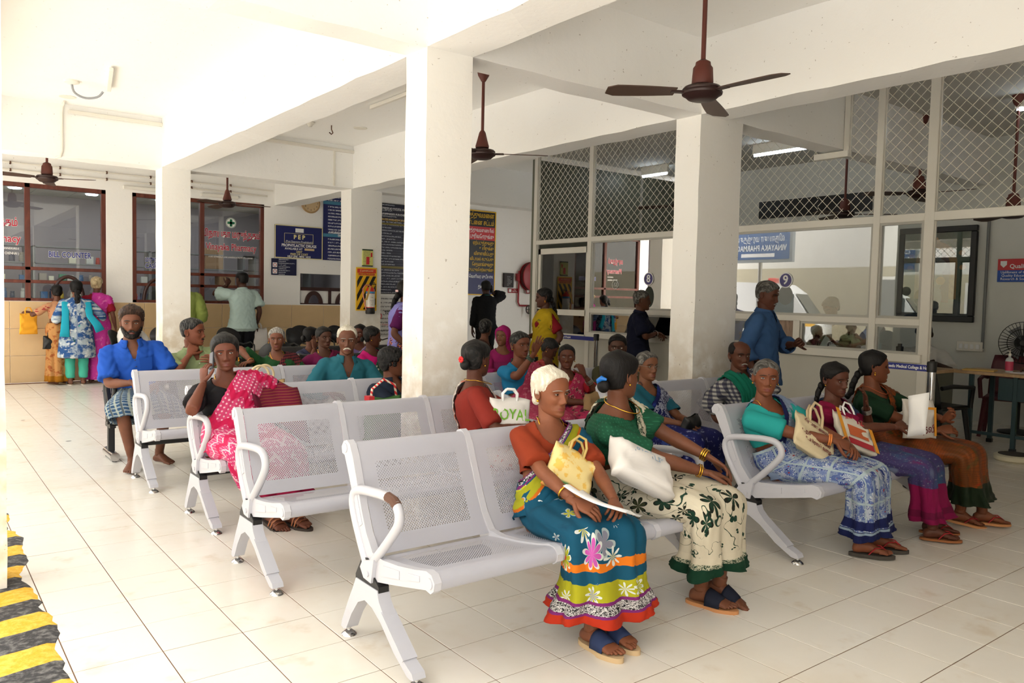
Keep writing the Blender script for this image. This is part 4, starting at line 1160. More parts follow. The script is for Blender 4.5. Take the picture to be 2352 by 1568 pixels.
def hair_mat(rgb, rgb2=None, streak=.5):
    key = 'hair%s%s' % (rgb, rgb2)
    if key in MATS: return MATS[key]
    t = NT('hair'); o, x, y, z = t.obj()
    v = t.vec(t.math('MULTIPLY', x, 130), t.math('MULTIPLY', y, 26), t.math('MULTIPLY', z, 26)); f, _ = t.noise(v, 1, 3, .6)
    c = lin(rgb); c2 = lin(rgb2) if rgb2 else [a * 1.8 + .002 for a in c]
    t.bump(f, .6, .006)
    MATS[key] = t.done(t.mix(t.ramp(f, .5 - .15 * streak, .5 + .25), c, c2), .55, spec=.22); return MATS[key]
M_SCL = plain('eye_white', (172, 160, 148), .3); M_IRIS = plain('iris_brown', (38, 22, 14), .2); M_DARK = plain('brow_dark', (20, 16, 15), .7); M_GREYB = plain('brow_grey', (150, 146, 140), .8)
M_GOLD = plain('gold', (216, 164, 60), .25, 1.0); M_BINDI = plain('bindi_red', (110, 14, 22), .5)
LIPM = {}
def lips_mat(rgb):
    k = tuple(rgb)
    if k not in LIPM: LIPM[k] = plain('lips_%d' % len(LIPM), [rgb[0] * .98, rgb[1] * .72, rgb[2] * .78], .42)
    return LIPM[k]
HAIRS = dict(black=hair_mat((14, 12, 12)), grey=hair_mat((52, 50, 48), (138, 135, 130), .8), salt=hair_mat((24, 23, 23), (100, 98, 95), .4), white=hair_mat((196, 188, 170), (236, 230, 216), .9), dgrey=hair_mat((18, 17, 17), (52, 50, 48), .5), silver=hair_mat((112, 108, 104), (196, 192, 184), .9), brown=hair_mat((38, 26, 20), (84, 60, 46), .6), beige=hair_mat((150, 132, 100), (206, 188, 152), .8))

def person(label, loc, rz=0.0, sex='f', s=1.0, pose='sit', hipz=.50, headp=None, hyaw=0.0, hpitch=0.0, hroll=0.0, twist=0.0, lean=0.0,
           skin=(112, 74, 54), hair=None, hairc='black', arms=None, legs=None, top=None, lower=None, vox=.013, age=0.0, jaw=1.0, nose=1.0,
           gaze=(0, 0), eye_open=1.0, bust=.0, fat=1.0, extras=(), group=None, feet=True, brow_grey=False, ground=True, hs=1.0):
    T = thing('person', label, 'person', loc, rz, group)
    male = sex == 'm'
    sk = skin_mat(skin)
    if pose == 'stand' and hipz == .50: hipz = .83 * s
    H = V3(headp) if headp is not None else V3((0, .02, hipz + (.56 if pose == 'sit' else .64) * s))
    P0 = V3((0, 0, hipz))
    up_h = V3((0, 0, 1))
    N = H + V3((0, .012 * s, -.141 * s * hs))                              # base of the neck
    spine = (N - P0); Lsp = spine.length
    back = V3((0, 1, 0)) * (.045 + lean) * s if pose == 'sit' else V3((0, 1, 0)) * .015
    def S(t):
        return P0 + spine * t + back * (4 * t * (1 - t) if 0 <= t <= 1 else 0)
    def axes(t):
        d = (S(min(t + .05, 1.2)) - S(t - .05)).normalized()
        tw = twist * max(0, min(1, t * 1.3))
        a = Quaternion((0, 0, 1), tw) @ V3((1, 0, 0)); a = (a - d * a.dot(d)).normalized()
        return a, d.cross(a)
    sw = (.178 if male else .155) * s * (.5 + .5 * fat); F = fat
    tab = ([(-.22, .145, .11), (-.08, .165, .125), (.08, .165, .122), (.25, .15, .115), (.45, .148, .112), (.64, .160, .115), (.78, .168, .108), (.88, .150, .088), (.95, .105, .068), (1.0, .064, .058)] if male else
           [(-.22, .145, .115), (-.08, .172, .13), (.08, .168, .125), (.25, .138, .108), (.42, .135, .106), (.60, .142, .112), (.74, .145, .110), (.87, .134, .082), (.95, .092, .064), (1.0, .056, .054)])
    def torso(m, inf, tmin=-.3, tmax=1.2, extra=0.0):
        rg = []
        for t, rx, ry in tab:
            if t < tmin or t > tmax: continue
            a, b = axes(t); c = S(t)
            k = F if t < .8 else 1 + (F - 1) * .3
            rg.append((c, a, b, rx * s * k + inf, ry * s * k + inf))
        loft(m, rg, 28, e=2.2)
        if bust and not male:
            a, b = axes(.66); c = S(.645)
            for sd in (-1, 1): m.ball(c + a * .068 * s * sd - b * (.075 * s * F + 0 * inf), (.060 + bust) * s + inf, (.052 + bust) * s + inf, (.062 + bust) * s + inf, 14, 10)
    tS = 1 - .068 * s / Lsp; a88, b88 = axes(tS); cS = S(tS)
    fwd = -b88
    Lu, Lf = .265 * s, .235 * s
    arms = arms or {}
    J = {}
    for sd, nm in ((1, 'L'), (-1, 'R')):
        A = dict(w=(sd * .07, -.24, hipz + .10), pole=(sd * 1.0, .45, -.7), d=(-sd * .75, -.6, -.15), n=(0, .1, -1), curl=.55)
        A.update(arms.get(nm, {}))
        Sh = cS + a88 * sw * sd - V3((0, 0, .012 * s)) + fwd * A.get('fwd', 0.0) + V3((0, 0, A.get('lift', 0.0)))
        E, Wp = ik(Sh, V3(A['w']), Lu, Lf, V3(A['pole']))
        J[nm] = (Sh, E, Wp, A)
    ur = (.048 if male else .044) * s * (.4 + .6 * F)
    def arm(m, nm, inf=0.0, upto=2.0, flare=0.0):
        Sh, E, Wp, A = J[nm]
        inn = Sh - (Sh - cS).normalized() * .05 * s
        pts = [inn, Sh, Sh.lerp(E, .45), E, E.lerp(Wp, .3), Wp]; rad = [ur * .9, ur * .98, ur * .96, ur * .80, ur * .82, .0225 * s]
        if upto >= 2: limb(m, pts, [r + inf for r in rad], V3((0, 0, 1)), 14); return
        if upto <= 1:
            k = upto; e1 = Sh.lerp(E, k); pts = [inn, Sh, Sh.lerp(E, k * .5), e1]; rr = [ur * .85 + inf * .8, ur * .98 + inf * .8, ur * .97 + inf * .9 + flare * .4, ur * .88 + inf + flare]
        else:
            e1 = E.lerp(Wp, upto - 1); pts = [inn, Sh, Sh.lerp(E, .5), E, e1]; rr = [ur * .85 + inf * .7, ur * .98 + inf * .7, ur * .96 + inf * .9, ur * .86 + inf, (ur * .8 * (2 - upto) + .025 * (upto - 1)) + inf + flare]
        limb(m, pts, rr, V3((0, 0, 1)), 16)
    legs = legs or {}
    K = {}
    for sd, nm in ((1, 'L'), (-1, 'R')):
        hp = P0 + V3((sd * .085 * s, 0, -.02 * s))
        if pose == 'sit': B = dict(k=(sd * .11, -.40 * s, .46), a=(sd * .10, -.40 * s, .085), yaw=sd * .15, pitch=0.0)
        else: B = dict(k=(sd * .09 * s, -.02, .45 * s), a=(sd * .085 * s, .02, .085 * s), yaw=sd * .12, pitch=0.0)
        B.update(legs.get(nm, {})); K[nm] = (hp, V3(B['k']), V3(B['a']), B)
    def leg(m, nm, inf=0.0, k0=1.0, end=1.0):
        hp, kn, an, B = K[nm]
        pts = [hp, hp.lerp(kn, .5), kn, kn.lerp(an, .35), an]; rad = [.085 * s * F, .070 * s * F, .052 * s, .048 * s, .031 * s]
        if end < 1: pts[-1] = kn.lerp(an, end); rad[-1] = (.048 - .01 * end) * s
        limb(m, pts, [r * k0 + inf for r in rad], V3((1, 0, 0)), 16)
    # ---- body
    bm_ = MB(); torso(bm_, 0.0)
    aN, bN = axes(1.0)
    hq = Quaternion((0, 0, 1), hyaw) @ Quaternion((1, 0, 0), -hpitch) @ Quaternion((0, 1, 0), hroll)
    nr = (.058 if male else .049) * s
    hb = H + hq @ V3((0, .022 * s, -.05 * s))
    limb(bm_, [S(.93), N, N.lerp(hb, .5), hb], [nr * 1.5, nr * 1.12, nr, nr * .98], aN, 18)
    for nm in 'LR': arm(bm_, nm)
    for nm in 'LR':
        leg(bm_, nm)
    v, f = remesh(bm_, vox, 5)
    body = MB(); body.add(v, f, 0)
    for sd, nm in ((1, 'L'), (-1, 'R')):
        Sh, E, Wp, A = J[nm]
        if A.get('nohand'): continue
        d = V3(A['d']); n = V3(A['n'])
        # thumb side: left hand palm down with fingers forward (-Y): thumb points to -X
        hand(body, Wp, d, n, -sd if A.get('flip') else sd, s * (1.06 if male else .97), A['curl'], A.get('spread', .05), A.get('thumb', .6))
    for sd, nm in ((1, 'L'), (-1, 'R')):
        if feet:
            hp, kn, an, B = K[nm]; body.side = sd
            foot(body, an, B['yaw'], s * .98, B['pitch'], vox < .016)
    P = dict(jaw=jaw, age=age, nose=nose, gaze=gaze, eye_open=eye_open, brow=.0028 if male else .0019, hair=hair or {}, brow_grey=brow_grey)
    hm = build_head(P); hsz = s * hs * (1.03 if male else .97)
    HM = Matrix.Translation(H) @ hq.to_matrix().to_4x4() @ Matrix.Scale(hsz, 4)
    o0 = len(body.v); body.v += [tuple(HM @ V3(p)) for p in hm.v]; body.f += [tuple(i + o0 for i in q) for q in hm.f]; body.mi += hm.mi; body.uvs += hm.uvs
    me = body.mesh('body', [sk, M_SCL, M_IRIS, M_DARK, lips_mat(skin), M_GREYB], fix=False); smooth_mesh(me, 180)
    bo = link('body', me, T)
    # ---- hair
    hc = HAIRS[hairc]
    if hair is not None:
        hcap = hair_cap(P)
        if hair.get('bun'):
            bx = hair['bun']; hcap.ball(bx[:3], bx[3], bx[3] * .8, bx[3], 14, 10)
        if hair.get('tail'):
            hcap.tube([p[:3] for p in hair['tail']], [p[3] for p in hair['tail']], 10)
        if hair.get('curls'):
            for _ in range(hair['curls']):
                ph = random.uniform(-PI, PI); z = random.uniform(-.02, .105)
                if abs(ph) < 1.2 and z < .06: continue
                x, y = head_surface(np.array([ph]), np.array([z])); hcap.ball((x[0] * 1.12, y[0] * 1.1, z * 1.06), random.uniform(.012, .02), None, None, 8, 6)
        hme = hcap.mesh('hair', hc, fix=False); hme.transform(HM); smooth_mesh(hme, 180); link('hair', hme, T)
        if hair.get('braid'):
            br = MB(); pts = hair['braid']
            for i in range(len(pts) - 1):
                a, b = V3(pts[i]), V3(pts[i + 1]); nseg = max(2, int((b - a).length / .03))
                for k in range(nseg):
                    c = a.lerp(b, k / nseg); r = .024 * (1 - .5 * (i + k / nseg) / (len(pts) - 1))
                    br.ball(c + V3((r * .5 * (1 if k % 2 else -1), 0, 0)), r, r * .8, r * 1.15, 8, 6)
            br.obj('braid', hc, T, smooth=180)
    # ---- clothing
    def uv_cyl(v):
        a0, b0 = axes(.4); c = np.array(S(.3))
        r = v - c; x = r @ np.array(a0); y = r @ np.array(b0)
        return np.stack([np.arctan2(x, -y) * .16, v[:, 2]], 1)
    res = dict(T=T, S=S, axes=axes, J=J, K=K, H=H, HM=HM, N=N, P0=P0, cS=cS, s=s, body=bo)
    if top:
        cm = MB(); inf = top.get('inf', .010 if male else .007) * s
        tmin = top.get('tmin', -.3)
        torso(cm, inf, tmin)
        if top.get('skirt'):       # hem that falls past the hips
            a, b = axes(0); hz = top['skirt']; w = top.get('skirt_w', 1.15)
            loft(cm, [(S(.05), a, b, .17 * s * F + inf, .13 * s * F + inf), (V3((0, 0, (hipz + hz) / 2)), a, b, .185 * s * w, .15 * s * w), (V3((0, 0, hz)), a, b, .20 * s * w, .165 * s * w)], 28)
        for nm in 'LR': arm(cm, nm, inf * 1.25, top.get('sleeve', .7), top.get('flare', .012))
        v, f = remesh(cm, max(vox * .9, .0105), top.get('sm', 5))
        a0, b0 = [np.array(q) for q in axes(.95)]; n0 = np.array(N)
        nk = top.get('neck', (.088, .115, .085, -.035, .0)) # rx ry rz, forward shift, z shift
        nc = n0 + b0 * nk[3] * s + np.array([0, 0, nk[4] * s])
        def g_neck(q):
            r = q - nc; x = r @ a0; y = r @ b0; z = r[:, 2]
            return (np.sqrt((x / nk[0]) ** 2 + (y / nk[1]) ** 2 + (z / nk[2]) ** 2) - s) * min(nk[:3])
        v, f = cut(v, f, g_neck)
        if 'vee' in top:
            dv, wv = top['vee']
            def g_vee(q):
                r = q - n0; x = r @ a0; y = r @ b0; z = r[:, 2]
                return np.where(y < 0.0, np.abs(x) - wv * s * np.clip((z + dv * s) / (dv * s), 0, 2), .05)
            v, f = cut(v, f, g_vee)
        cutz = top.get('cut_t')
        if cutz is not None:
            c = np.array(S(cutz)); d = np.array((S(cutz + .05) - S(cutz - .05)).normalized())
            v, f = cut(v, f, lambda q: np.where(np.abs((q - c) @ np.array(axes(.3)[0])) < .26, (q - c) @ d, .05))
        for nm in 'LR':
            Sh, E, Wp, A = J[nm]; sl = top.get('sleeve', .7); pc_ = Sh.lerp(E, sl) if sl <= 1 else E.lerp(Wp, sl - 1)
            d = np.array((E - Sh).normalized() if sl <= 1 else (Wp - E).normalized()); c = np.array(pc_)
            v, f = cut(v, f, lambda q: np.where(np.linalg.norm(q - c, axis=1) < .10, (c - q) @ d, .05))
        wr = top.get('wr', .0045 if male else .0028)
        if wr:
            nn = normals(v, f)
            ph = np.sin(v[:, 2] * 61 + np.sin(v[:, 0] * 47) * 2.2 + loc[0] * 9) * np.sin(v[:, 0] * 39 + v[:, 1] * 33 + np.sin(v[:, 2] * 21) * 2)
            v = v + nn * (ph * wr)[:, None]
        o = np_obj(top.get('name', 'shirt' if male else 'blouse'), v, f, top['mat'], T, uv_cyl, .004)
        res['top'] = o
        if top.get('collar'):
            cb = MB(); a, b = axes(1.0)
            for sd in (-1, 1):
                vs = []; fs = []
                for i in range(9):
                    w = PI * (1 - i / 8 * .86)       # from back to front
                    di = a * math.sin(w) * sd + b * (-math.cos(w))
                    ri = nr * 1.22 + .004; tp = N + di * ri * V3((1, 1, 1)).x + V3((0, 0, .030 * s - .016 * i / 8 * s))
                    fl = .030 + .022 * (i / 8) ** 2; lo = N + di * (ri + .018 + .016 * i / 8) + V3((0, 0, .026 * s - fl * s - .02 * (i / 8) * s))
                    vs += [tp - V3((0, 0, .02)), tp, lo]
                    if i:
                        p = (i - 1) * 3; q = i * 3; fs += [(p, p + 1, q + 1, q), (p + 1, p + 2, q + 2, q + 1)]
                cb.add(vs, fs)
            co = cb.obj('collar', top['mat'], o, smooth=70); md = co.modifiers.new('t', 'SOLIDIFY'); md.thickness = .003
        if top.get('placket'):
            for i in range(5):
                t = .70 - i * .14; aa, bb = axes(t); c = S(t) - bb * (np.interp(t, [q[0] for q in tab], [q[2] for q in tab]) * s * F + inf + .010)
                MB().ball(c, .005, .003, .005, 8, 6).obj('button', top.get('btn', M_WHPL), o)
        if top.get('pocket'):
            aa, bb = axes(.62); c = S(.6) + aa * .075 * s - bb * (.128 * s * F + inf); u = V3((0, 0, 1))
            MB().add([c - aa * .045 + u * .05, c + aa * .045 + u * .05 + bb * .02, c + aa * .045 - u * .05 + bb * .02, c - aa * .045 - u * .05], [(0, 1, 2, 3)]).obj('pocket', top['mat'], o)
    if lower:
        lt = lower['type']
        if lt == 'skirt':
            rings = lower['rings'] if 'rings' in lower else None
            wk = lower.get('w', 1.0)
            if rings is None:
                kl, kr = K['L'][1], K['R'][1]; al, ar = K['L'][2], K['R'][2]; km = (kl + kr) / 2; am = (al + ar) / 2; hem = lower.get('hem', .10)
                spk = abs(kl.x - kr.x) / 2 + .085 * s * F; spa = abs(al.x - ar.x) / 2 + .085 * s
                if pose == 'sit':
                    wz = lower.get('waist', .20)
                    tw = (wz) / max(Lsp, .01); a, b = axes(tw)
                    rings = [(S(tw), a, b, (.142 if not male else .15) * s * F + .012, .112 * s * F + .012),
                             (S(tw * .5), a, b, .168 * s * F + .014, .128 * s * F + .014),
                             (P0 + V3((0, -.04, .01)), V3((1, 0, 0)), V3((0, .80, -.6)), .185 * s * F + .01, .125 * s * F + .012),
                             (P0.lerp(km, .38) + V3((0, 0, .008)), V3((1, 0, 0)), V3((0, .2, -1)), (.185 * s * F + spk) / 2 + .02, .098 * s * F + .01),
                             (P0.lerp(km, .7) + V3((0, 0, .010)), V3((1, 0, 0)), V3((0, .15, -1)), spk + .012, .085 * s * F + .008),
                             (km + V3((0, -.004, .004)), V3((1, 0, 0)), V3((0, .72, -.70)), spk + .006, .080 * s + .008),
                             (km.lerp(am, .22) + V3((0, -.010, 0)), V3((1, 0, 0)), V3((0, 1, .10)), spk + .004, .080 * s + .01),
                             (km.lerp(am, .55) + V3((0, -.008, 0)), V3((1, 0, 0)), V3((0, 1, 0)), (spk + spa) / 2 + .016 * wk, .092 * s * wk),
                             (V3((km.x * .2 + am.x * .8, am.y * .8 + km.y * .2 + lower.get('hy', 0), hem + .04)), V3((1, 0, 0)), V3((0, 1, 0)), spa * wk + .035, .112 * s * wk),
                             (V3((am.x, am.y + lower.get('hy', 0), hem)), V3((1, 0, 0)), V3((0, 1, 0)), spa * wk + .045, .120 * s * wk)]
                else:
                    rings = [(P0 + V3((0, 0, .12 * s)), V3((1, 0, 0)), V3((0, 1, 0)), .142 * s * F + .01, .110 * s * F + .01), (P0 + V3((0, 0, .02)), V3((1, 0, 0)), V3((0, 1, 0)), .175 * s * F + .01, .132 * s * F + .012),
                             (V3((0, 0, hipz * .75)), V3((1, 0, 0)), V3((0, 1, 0)), .175 * s * F, .14 * s * F), (V3((0, -.01, hipz * .45)), V3((1, 0, 0)), V3((0, 1, 0)), .165 * s * wk, .15 * s * wk), (V3((0, 0, hem)), V3((1, 0, 0)), V3((0, 1, 0)), .19 * s * wk, .17 * s * wk)]
            n = 88; per = lower.get('per', 9); vs = []; uvs = []; nr_ = []
            # interpolate rings
            RR = []
            for i in range(len(rings) - 1):
                r0 = rings[max(i - 1, 0)]; r1 = rings[i]; r2 = rings[i + 1]; r3 = rings[min(i + 2, len(rings) - 1)]
                for k in range(per):
                    t = k / per
                    def cr(p0, p1, p2, p3): return .5 * ((2 * p1) + (p2 - p0) * t + (2 * p0 - 5 * p1 + 4 * p2 - p3) * t * t + (3 * p1 - p0 - 3 * p2 + p3) * t ** 3)
                    RR.append((cr(r0[0], r1[0], r2[0], r3[0]), (r1[1].lerp(r2[1], t)).normalized(), (V3(r1[2]).lerp(V3(r2[2]), t)).normalized(), cr(r0[3], r1[3], r2[3], r3[3]), cr(r0[4], r1[4], r2[4], r3[4])))
            RR.append(rings[-1])
            acc = 0; last = None; NR = len(RR); fold = lower.get('fold', 1.0); ph0 = random.uniform(0, 6)
            for i, (c, a, b, ra, rb) in enumerate(RR):
                if last is not None: acc += (c - last).length
                last = c.copy(); u_ = i / (NR - 1)
                amp = fold * (.004 + .018 * max(0, (u_ - .48) / .52) ** 1.2) * s
                for k in range(n + 1):
                    w = 2 * PI * k / n; cu, su = math.cos(w), math.sin(w); e = 2 / 2.35
                    q = amp * (.8 * math.sin(5 * w + ph0 + u_ * 1.5) + .75 * math.sin(8 * w - u_ * 2 + ph0 * 2) + .35 * math.sin(13 * w + 1.3 + u_ * 3)) + .0022 * math.sin(26 * w + u_ * 60 + 3 * math.sin(4 * w + u_ * 9)) * (.35 + u_)
                    # crease between the legs, on the side away from the seat
                    vd = -.030 * s * math.exp(-.5 * (cu / .22) ** 2) * max(0, min(1, (u_ - .3) / .2)) * lower.get('crease', 1.0) * (1 if su < 0 else 0)
                    z_ = c + a * ((ra + q) * math.copysign(abs(cu) ** e, cu)) + b * ((rb + q + vd) * math.copysign(abs(su) ** e, su))
                    if 'hemwave' in lower and u_ > .8: z_.z += lower['hemwave'] * math.sin(3 * w + ph0) * (u_ - .8) / .2
                    vs.append(z_); uvs.append((k / n, acc))
            tot = acc; uvs = [(a, b / tot) for a, b in uvs]
            fs = [(i * (n + 1) + k, i * (n + 1) + k + 1, (i + 1) * (n + 1) + k + 1, (i + 1) * (n + 1) + k) for i in range(NR - 1) for k in range(n)]
            m = MB(); m.add(vs, fs, 0, [[uvs[i] for i in q] for q in fs])
            o = m.obj(lower.get('name', 'sari_skirt'), lower['mat'], T, smooth=180)
            md = o.modifiers.new('t', 'SOLIDIFY'); md.thickness = .004; md.offset = -1
            res['skirt'] = o
        else:
            m = MB(); inf = lower.get('inf', .014) * s
            a, b = axes(.02)
            loft(m, [(S(-.12), a, b, .16 * s * F, .125 * s * F), (S(.0), a, b, .175 * s * F + inf * .6, .135 * s * F + inf * .6), (S(.16), a, b, .155 * s * F + inf * .6, .122 * s * F + inf * .6)], 26)
            for nm in 'LR': leg(m, nm, inf, 1.0, lower.get('end', .92))
            v, f = remesh(m, max(vox * .95, .011), 4)
            if lower.get('end', .92) < 1:
                for nm in 'LR':
                    hp, kn, an, B = K[nm]; e = lower.get('end', .92); c = np.array(kn.lerp(an, e)); d = np.array((an - kn).normalized())
                    v, f = cut(v, f, lambda q: np.where(np.linalg.norm(q - c, axis=1) < .10, (c - q) @ d, .05))
            nn = normals(v, f); ph = np.sin(v[:, 2] * 55 + v[:, 1] * 40 + np.sin(v[:, 0] * 30) * 2); v = v + nn * (ph * .003)[:, None]
            res['lower'] = np_obj(lower.get('name', 'trousers'), v, f, lower['mat'], T, uv_cyl, .003)
    return res

def pallu(R, mat, side=1, width=.16, q_off=-.05, thick=.012, back_w=.09, low=-.02, name='sari_drape', fold=.0035, vox=.012, front_only=False, F=1.0, arm_cover=.35, vfun=None):
    """drape over one shoulder, cut as a band out of a slightly larger torso"""
    S, axes, s, T, cS = R['S'], R['axes'], R['s'], R['T'], R['cS']
    m = MB(); rg = []
    for t, rx, ry in ((-.12, .185, .145), (.08, .178, .135), (.25, .152, .120), (.42, .147, .118), (.60, .156, .126), (.74, .160, .125), (.87, .150, .098), (.95, .11, .078), (1.02, .070, .066)):
        a, b = axes(t); rg.append((S(t), a, b, rx * s * F + thick, ry * s * F + thick))
    loft(m, rg, 28, e=2.2)
    Sh, E, Wp, A = R['J']['L' if side > 0 else 'R']
    ur = .047 * s; inn = Sh - (Sh - cS).normalized() * .05 * s
    limb(m, [inn + V3((0, 0, .005)), Sh, Sh.lerp(E, arm_cover), Sh.lerp(E, arm_cover + .12)], [ur + thick, ur + thick * 1.2, ur + thick, ur + thick], V3((0, 0, 1)), 16)
    a, b = axes(.66); c = S(.64)
    for sd in (-1, 1): m.ball(c + a * .068 * s * sd - b * .070 * s * F, .060 * s + thick, .05 * s + thick, .062 * s + thick, 14, 10)
    v, f = remesh(m, vox, 7)
    a0, b0 = [np.array(q) for q in axes(.6)]; p0 = np.array(R['P0']); sh = np.array(cS + axes(.86)[0] * side * .105 * s); d0 = np.array((R['N'] - R['P0']).normalized())
    wr_ = p0 + a0 * (-side) * .16 * s + d0 * .07
    dx = (sh - wr_) @ a0; dz = (sh - wr_) @ d0; L = math.hypot(dx, dz); nx, nz = side * dz / L, -abs(dx) / L
    def q_of(p): r = p - sh; return (r @ a0) * nx * 1.0 + (r @ d0) * nz
    def g(p):
        r = p - sh; x = (r @ a0) * side; y = (p - np.array(S(.7))) @ b0; z = r @ d0
        q = q_of(p)
        front = np.minimum(q - q_off * s, (width + .06) * s - q)
        bk = back_w * s - np.abs(x + .01)
        if front_only: bk = np.full(len(p), -.02)
        w = np.clip(y / .04 + .5, 0, 1)
        gg = front * (1 - w) + bk * w
        return np.minimum(gg, (p - p0) @ d0 - low * s)
    v, f = cut(v, f, g)
    nn = normals(v, f); q = q_of(v)
    v = v + nn * (fold * np.sin(q * 2 * PI / .034 + np.sin((v @ d0) * 9)) + fold * .7 * np.sin(q * 2 * PI / .013 + (v @ d0) * 14))[:, None]
    def uvf(p):
        r = p - sh; t = -(r @ a0) * nz * side + (r @ d0) * abs(nx)
        return np.stack([(q_of(p) - q_off * s) / (width * s + .06), t / .6], 1)
    return np_obj(name, v, f, mat, T, uvf, .004)
def place_on_head(R, mb, name, mat, smooth=60):
    me = mb.mesh(name, mat, smooth=smooth); me.transform(R['HM']); return link(name, me, R['T'])
def earrings(R, r=.006, drop=False):
    for s in (-1, 1):
        m = MB().ball((s * .079, .008, -.038), r, r, r, 10, 8)
        if drop: m.ball((s * .080, .008, -.052), r * .9, r * .9, r * 1.3, 8, 6)
        place_on_head(R, m, 'earring', M_GOLD)
def bindi(R, z=.030, r=.0045, mat=None):
    x, y = head_surface(np.array([0.0]), np.array([z])); place_on_head(R, MB().lathe([(0, -.0015), (r, -.001), (r, .001)], 12, (0, float(y[0]) - .001, z), 'y'), 'bindi', mat or M_BINDI)
def nosestud(R, s=1):
    place_on_head(R, MB().ball((s * .0145, -.099, -.036), .0042, .003, .0042, 8, 6), 'nose_stud', M_GOLD)
def necklace(R, mat=None, r=.0022, drop=.10, wid=.062):
    S, axes, N, s = R['S'], R['axes'], R['N'], R['s']; a, b = axes(.97); pts = []
    for i in range(25):
        w = 2 * PI * i / 24; f = max(0, math.cos(w))
        pts.append(N + a * math.sin(w) * wid * s * (1 + .35 * f) - b * (math.cos(w) * (.066 + .045 * f) * s) + V3((0, 0, .012 - drop * f ** 1.6)))
    return MB().tube(pts, r, 6, caps=False).obj('necklace', mat or M_GOLD, R['T'], smooth=60)
def bangle(R, nm, mat, n=1, t=.10, r=.030, w=.0035, gap=.010):
    Sh, E, W, A = R['J'][nm]; d = (W - E).normalized(); a, b = frame_from(d, V3((0, 0, 1)))
    for i in range(n):
        c = W.lerp(E, t) + d * (-gap * i); rr = r * (1 + .0 * i)
        MB().tube([c + a * math.cos(q) * rr + b * math.sin(q) * rr for q in [2 * PI * k / 20 for k in range(21)]], w, 6, caps=False).obj('bangle', mat, R['T'], smooth=60)
def moustache(R, mat, w=.024, z=-.0555, th=.0045, droop=.008):
    pts = []; rr = []
    for k in range(13):
        u = k / 6 - 1; x = w * u; zz = z - droop * abs(u) ** 2; xx, yy = head_surface(np.linspace(-1, 1, 81), np.full(81, zz)); y = float(np.interp(x, xx, yy))
        pts.append((x, y - .002, zz)); rr.append(th * (.45 + .75 * (1 - abs(u) ** 3)) * (.75 if abs(u) < .1 else 1))
    place_on_head(R, MB().tube(pts, rr, 8), 'moustache', mat, 180)
def beard(R, mat, z1=-.048, th=.007, side=1.25, rough=.002):
    m = MB(); ph = np.linspace(-side, side, 45); zs = np.linspace(-.114, z1 + .03, 24); vs = []; mk = []
    for z in zs:
        x, y = head_surface(ph, np.full(45, z)); 
        for k in range(45):
            lim = z1 - .012 + .075 * (abs(ph[k]) / side) ** 3
            ins = min(lim - z, 1); mouth = 1 - math.exp(-.5 * ((x[k] / .021) ** 2 + ((z + .069) / .0095) ** 2) ** 2)
            o = (th * mouth if ins > 0 else -.004) + random.uniform(-rough, rough); L = math.hypot(x[k], y[k])
            vs.append((x[k] * (1 + o / L), y[k] * (1 + o / L) - .001, z - .004 * (z < -.1))); mk.append(ins if mouth > .3 else -1)
    fs = [(i * 45 + k, i * 45 + k + 1, i * 45 + k + 46, i * 45 + k + 45) for i in range(23) for k in range(44) if min(mk[i * 45 + k], mk[i * 45 + k + 1], mk[i * 45 + k + 45]) > -.004]
    m.add(vs, fs); place_on_head(R, m, 'beard', mat, 180)
def sandal(R, nm, sole, strap, kind='thong', thick=.016, L=.245):
    hp, kn, an, B = R['K'][nm]; s = R['s'] * .98; q = Quaternion((0, 0, 1), B['yaw']) @ Quaternion((1, 0, 0), B['pitch']); t = thing('sandal', None, None); t.parent = R['T']; t.name = 'sandal'
    M = Matrix.Translation(an) @ q.to_matrix().to_4x4() @ Matrix.Scale(s, 4); sd = 1 if nm == 'L' else -1
    out = []
    for k in range(28):
        a = 2 * PI * k / 28; y = -.045 + .5 * L / 1.0 * -math.cos(a) ; y = -.055 - .128 * math.cos(a) * 1.03; w = .040 + .010 * (1 if y < -.06 else 0) - .006 * math.exp(-((y + .02) / .03) ** 2)
        out.append((w * math.sin(a), y))
    m1 = MB().prism(out, 'z', -.0785 - thick, -.0785).mesh('sole', sole, smooth=40); m1.transform(M); link('sole', m1, t)
    st = MB()
    if kind == 'thong':
        for sx in (-1, 1): st.tube([(sx * .043, -.03, -.075), (sx * .040, -.065, -.035), (sx * .022, -.105, -.032), (sd * -.012, -.135, -.052), (sd * -.012, -.145, -.075)], [.007, .008, .007, .005, .004], 6, flat=.5)
    elif kind == 'wide':
        vs = []; fs = []
        for i, (yy, h) in enumerate(((-.045, -.004), (-.06, -.010), (-.08, -.018), (-.10, -.028), (-.118, -.038))):
            for k in range(11):
                a = PI * k / 10; vs.append((-.047 * math.cos(a), yy + .012 * abs(math.cos(a)), -.076 + (h + .080) * math.sin(a) ** .7))
                if i and k: p = (i - 1) * 11 + k - 1; fs += [(p, p + 1, p + 12, p + 11)]
        st.add(vs, fs)
    else:
        for yy, h in ((-.06, -.012), (-.085, -.02), (-.11, -.034)):
            st.tube([(-.045, yy + .01, -.075), (-.040, yy, h - .02), (-.02, yy - .006, h), (.02, yy - .006, h), (.040, yy, h - .02), (.045, yy + .01, -.075)], .006, 6, flat=.45)
    m2 = st.mesh('strap', strap, smooth=60); m2.transform(M); so_ = link('strap', m2, t)
    if kind == 'wide': so_.modifiers.new('t', 'SOLIDIFY').thickness = .005
    return t

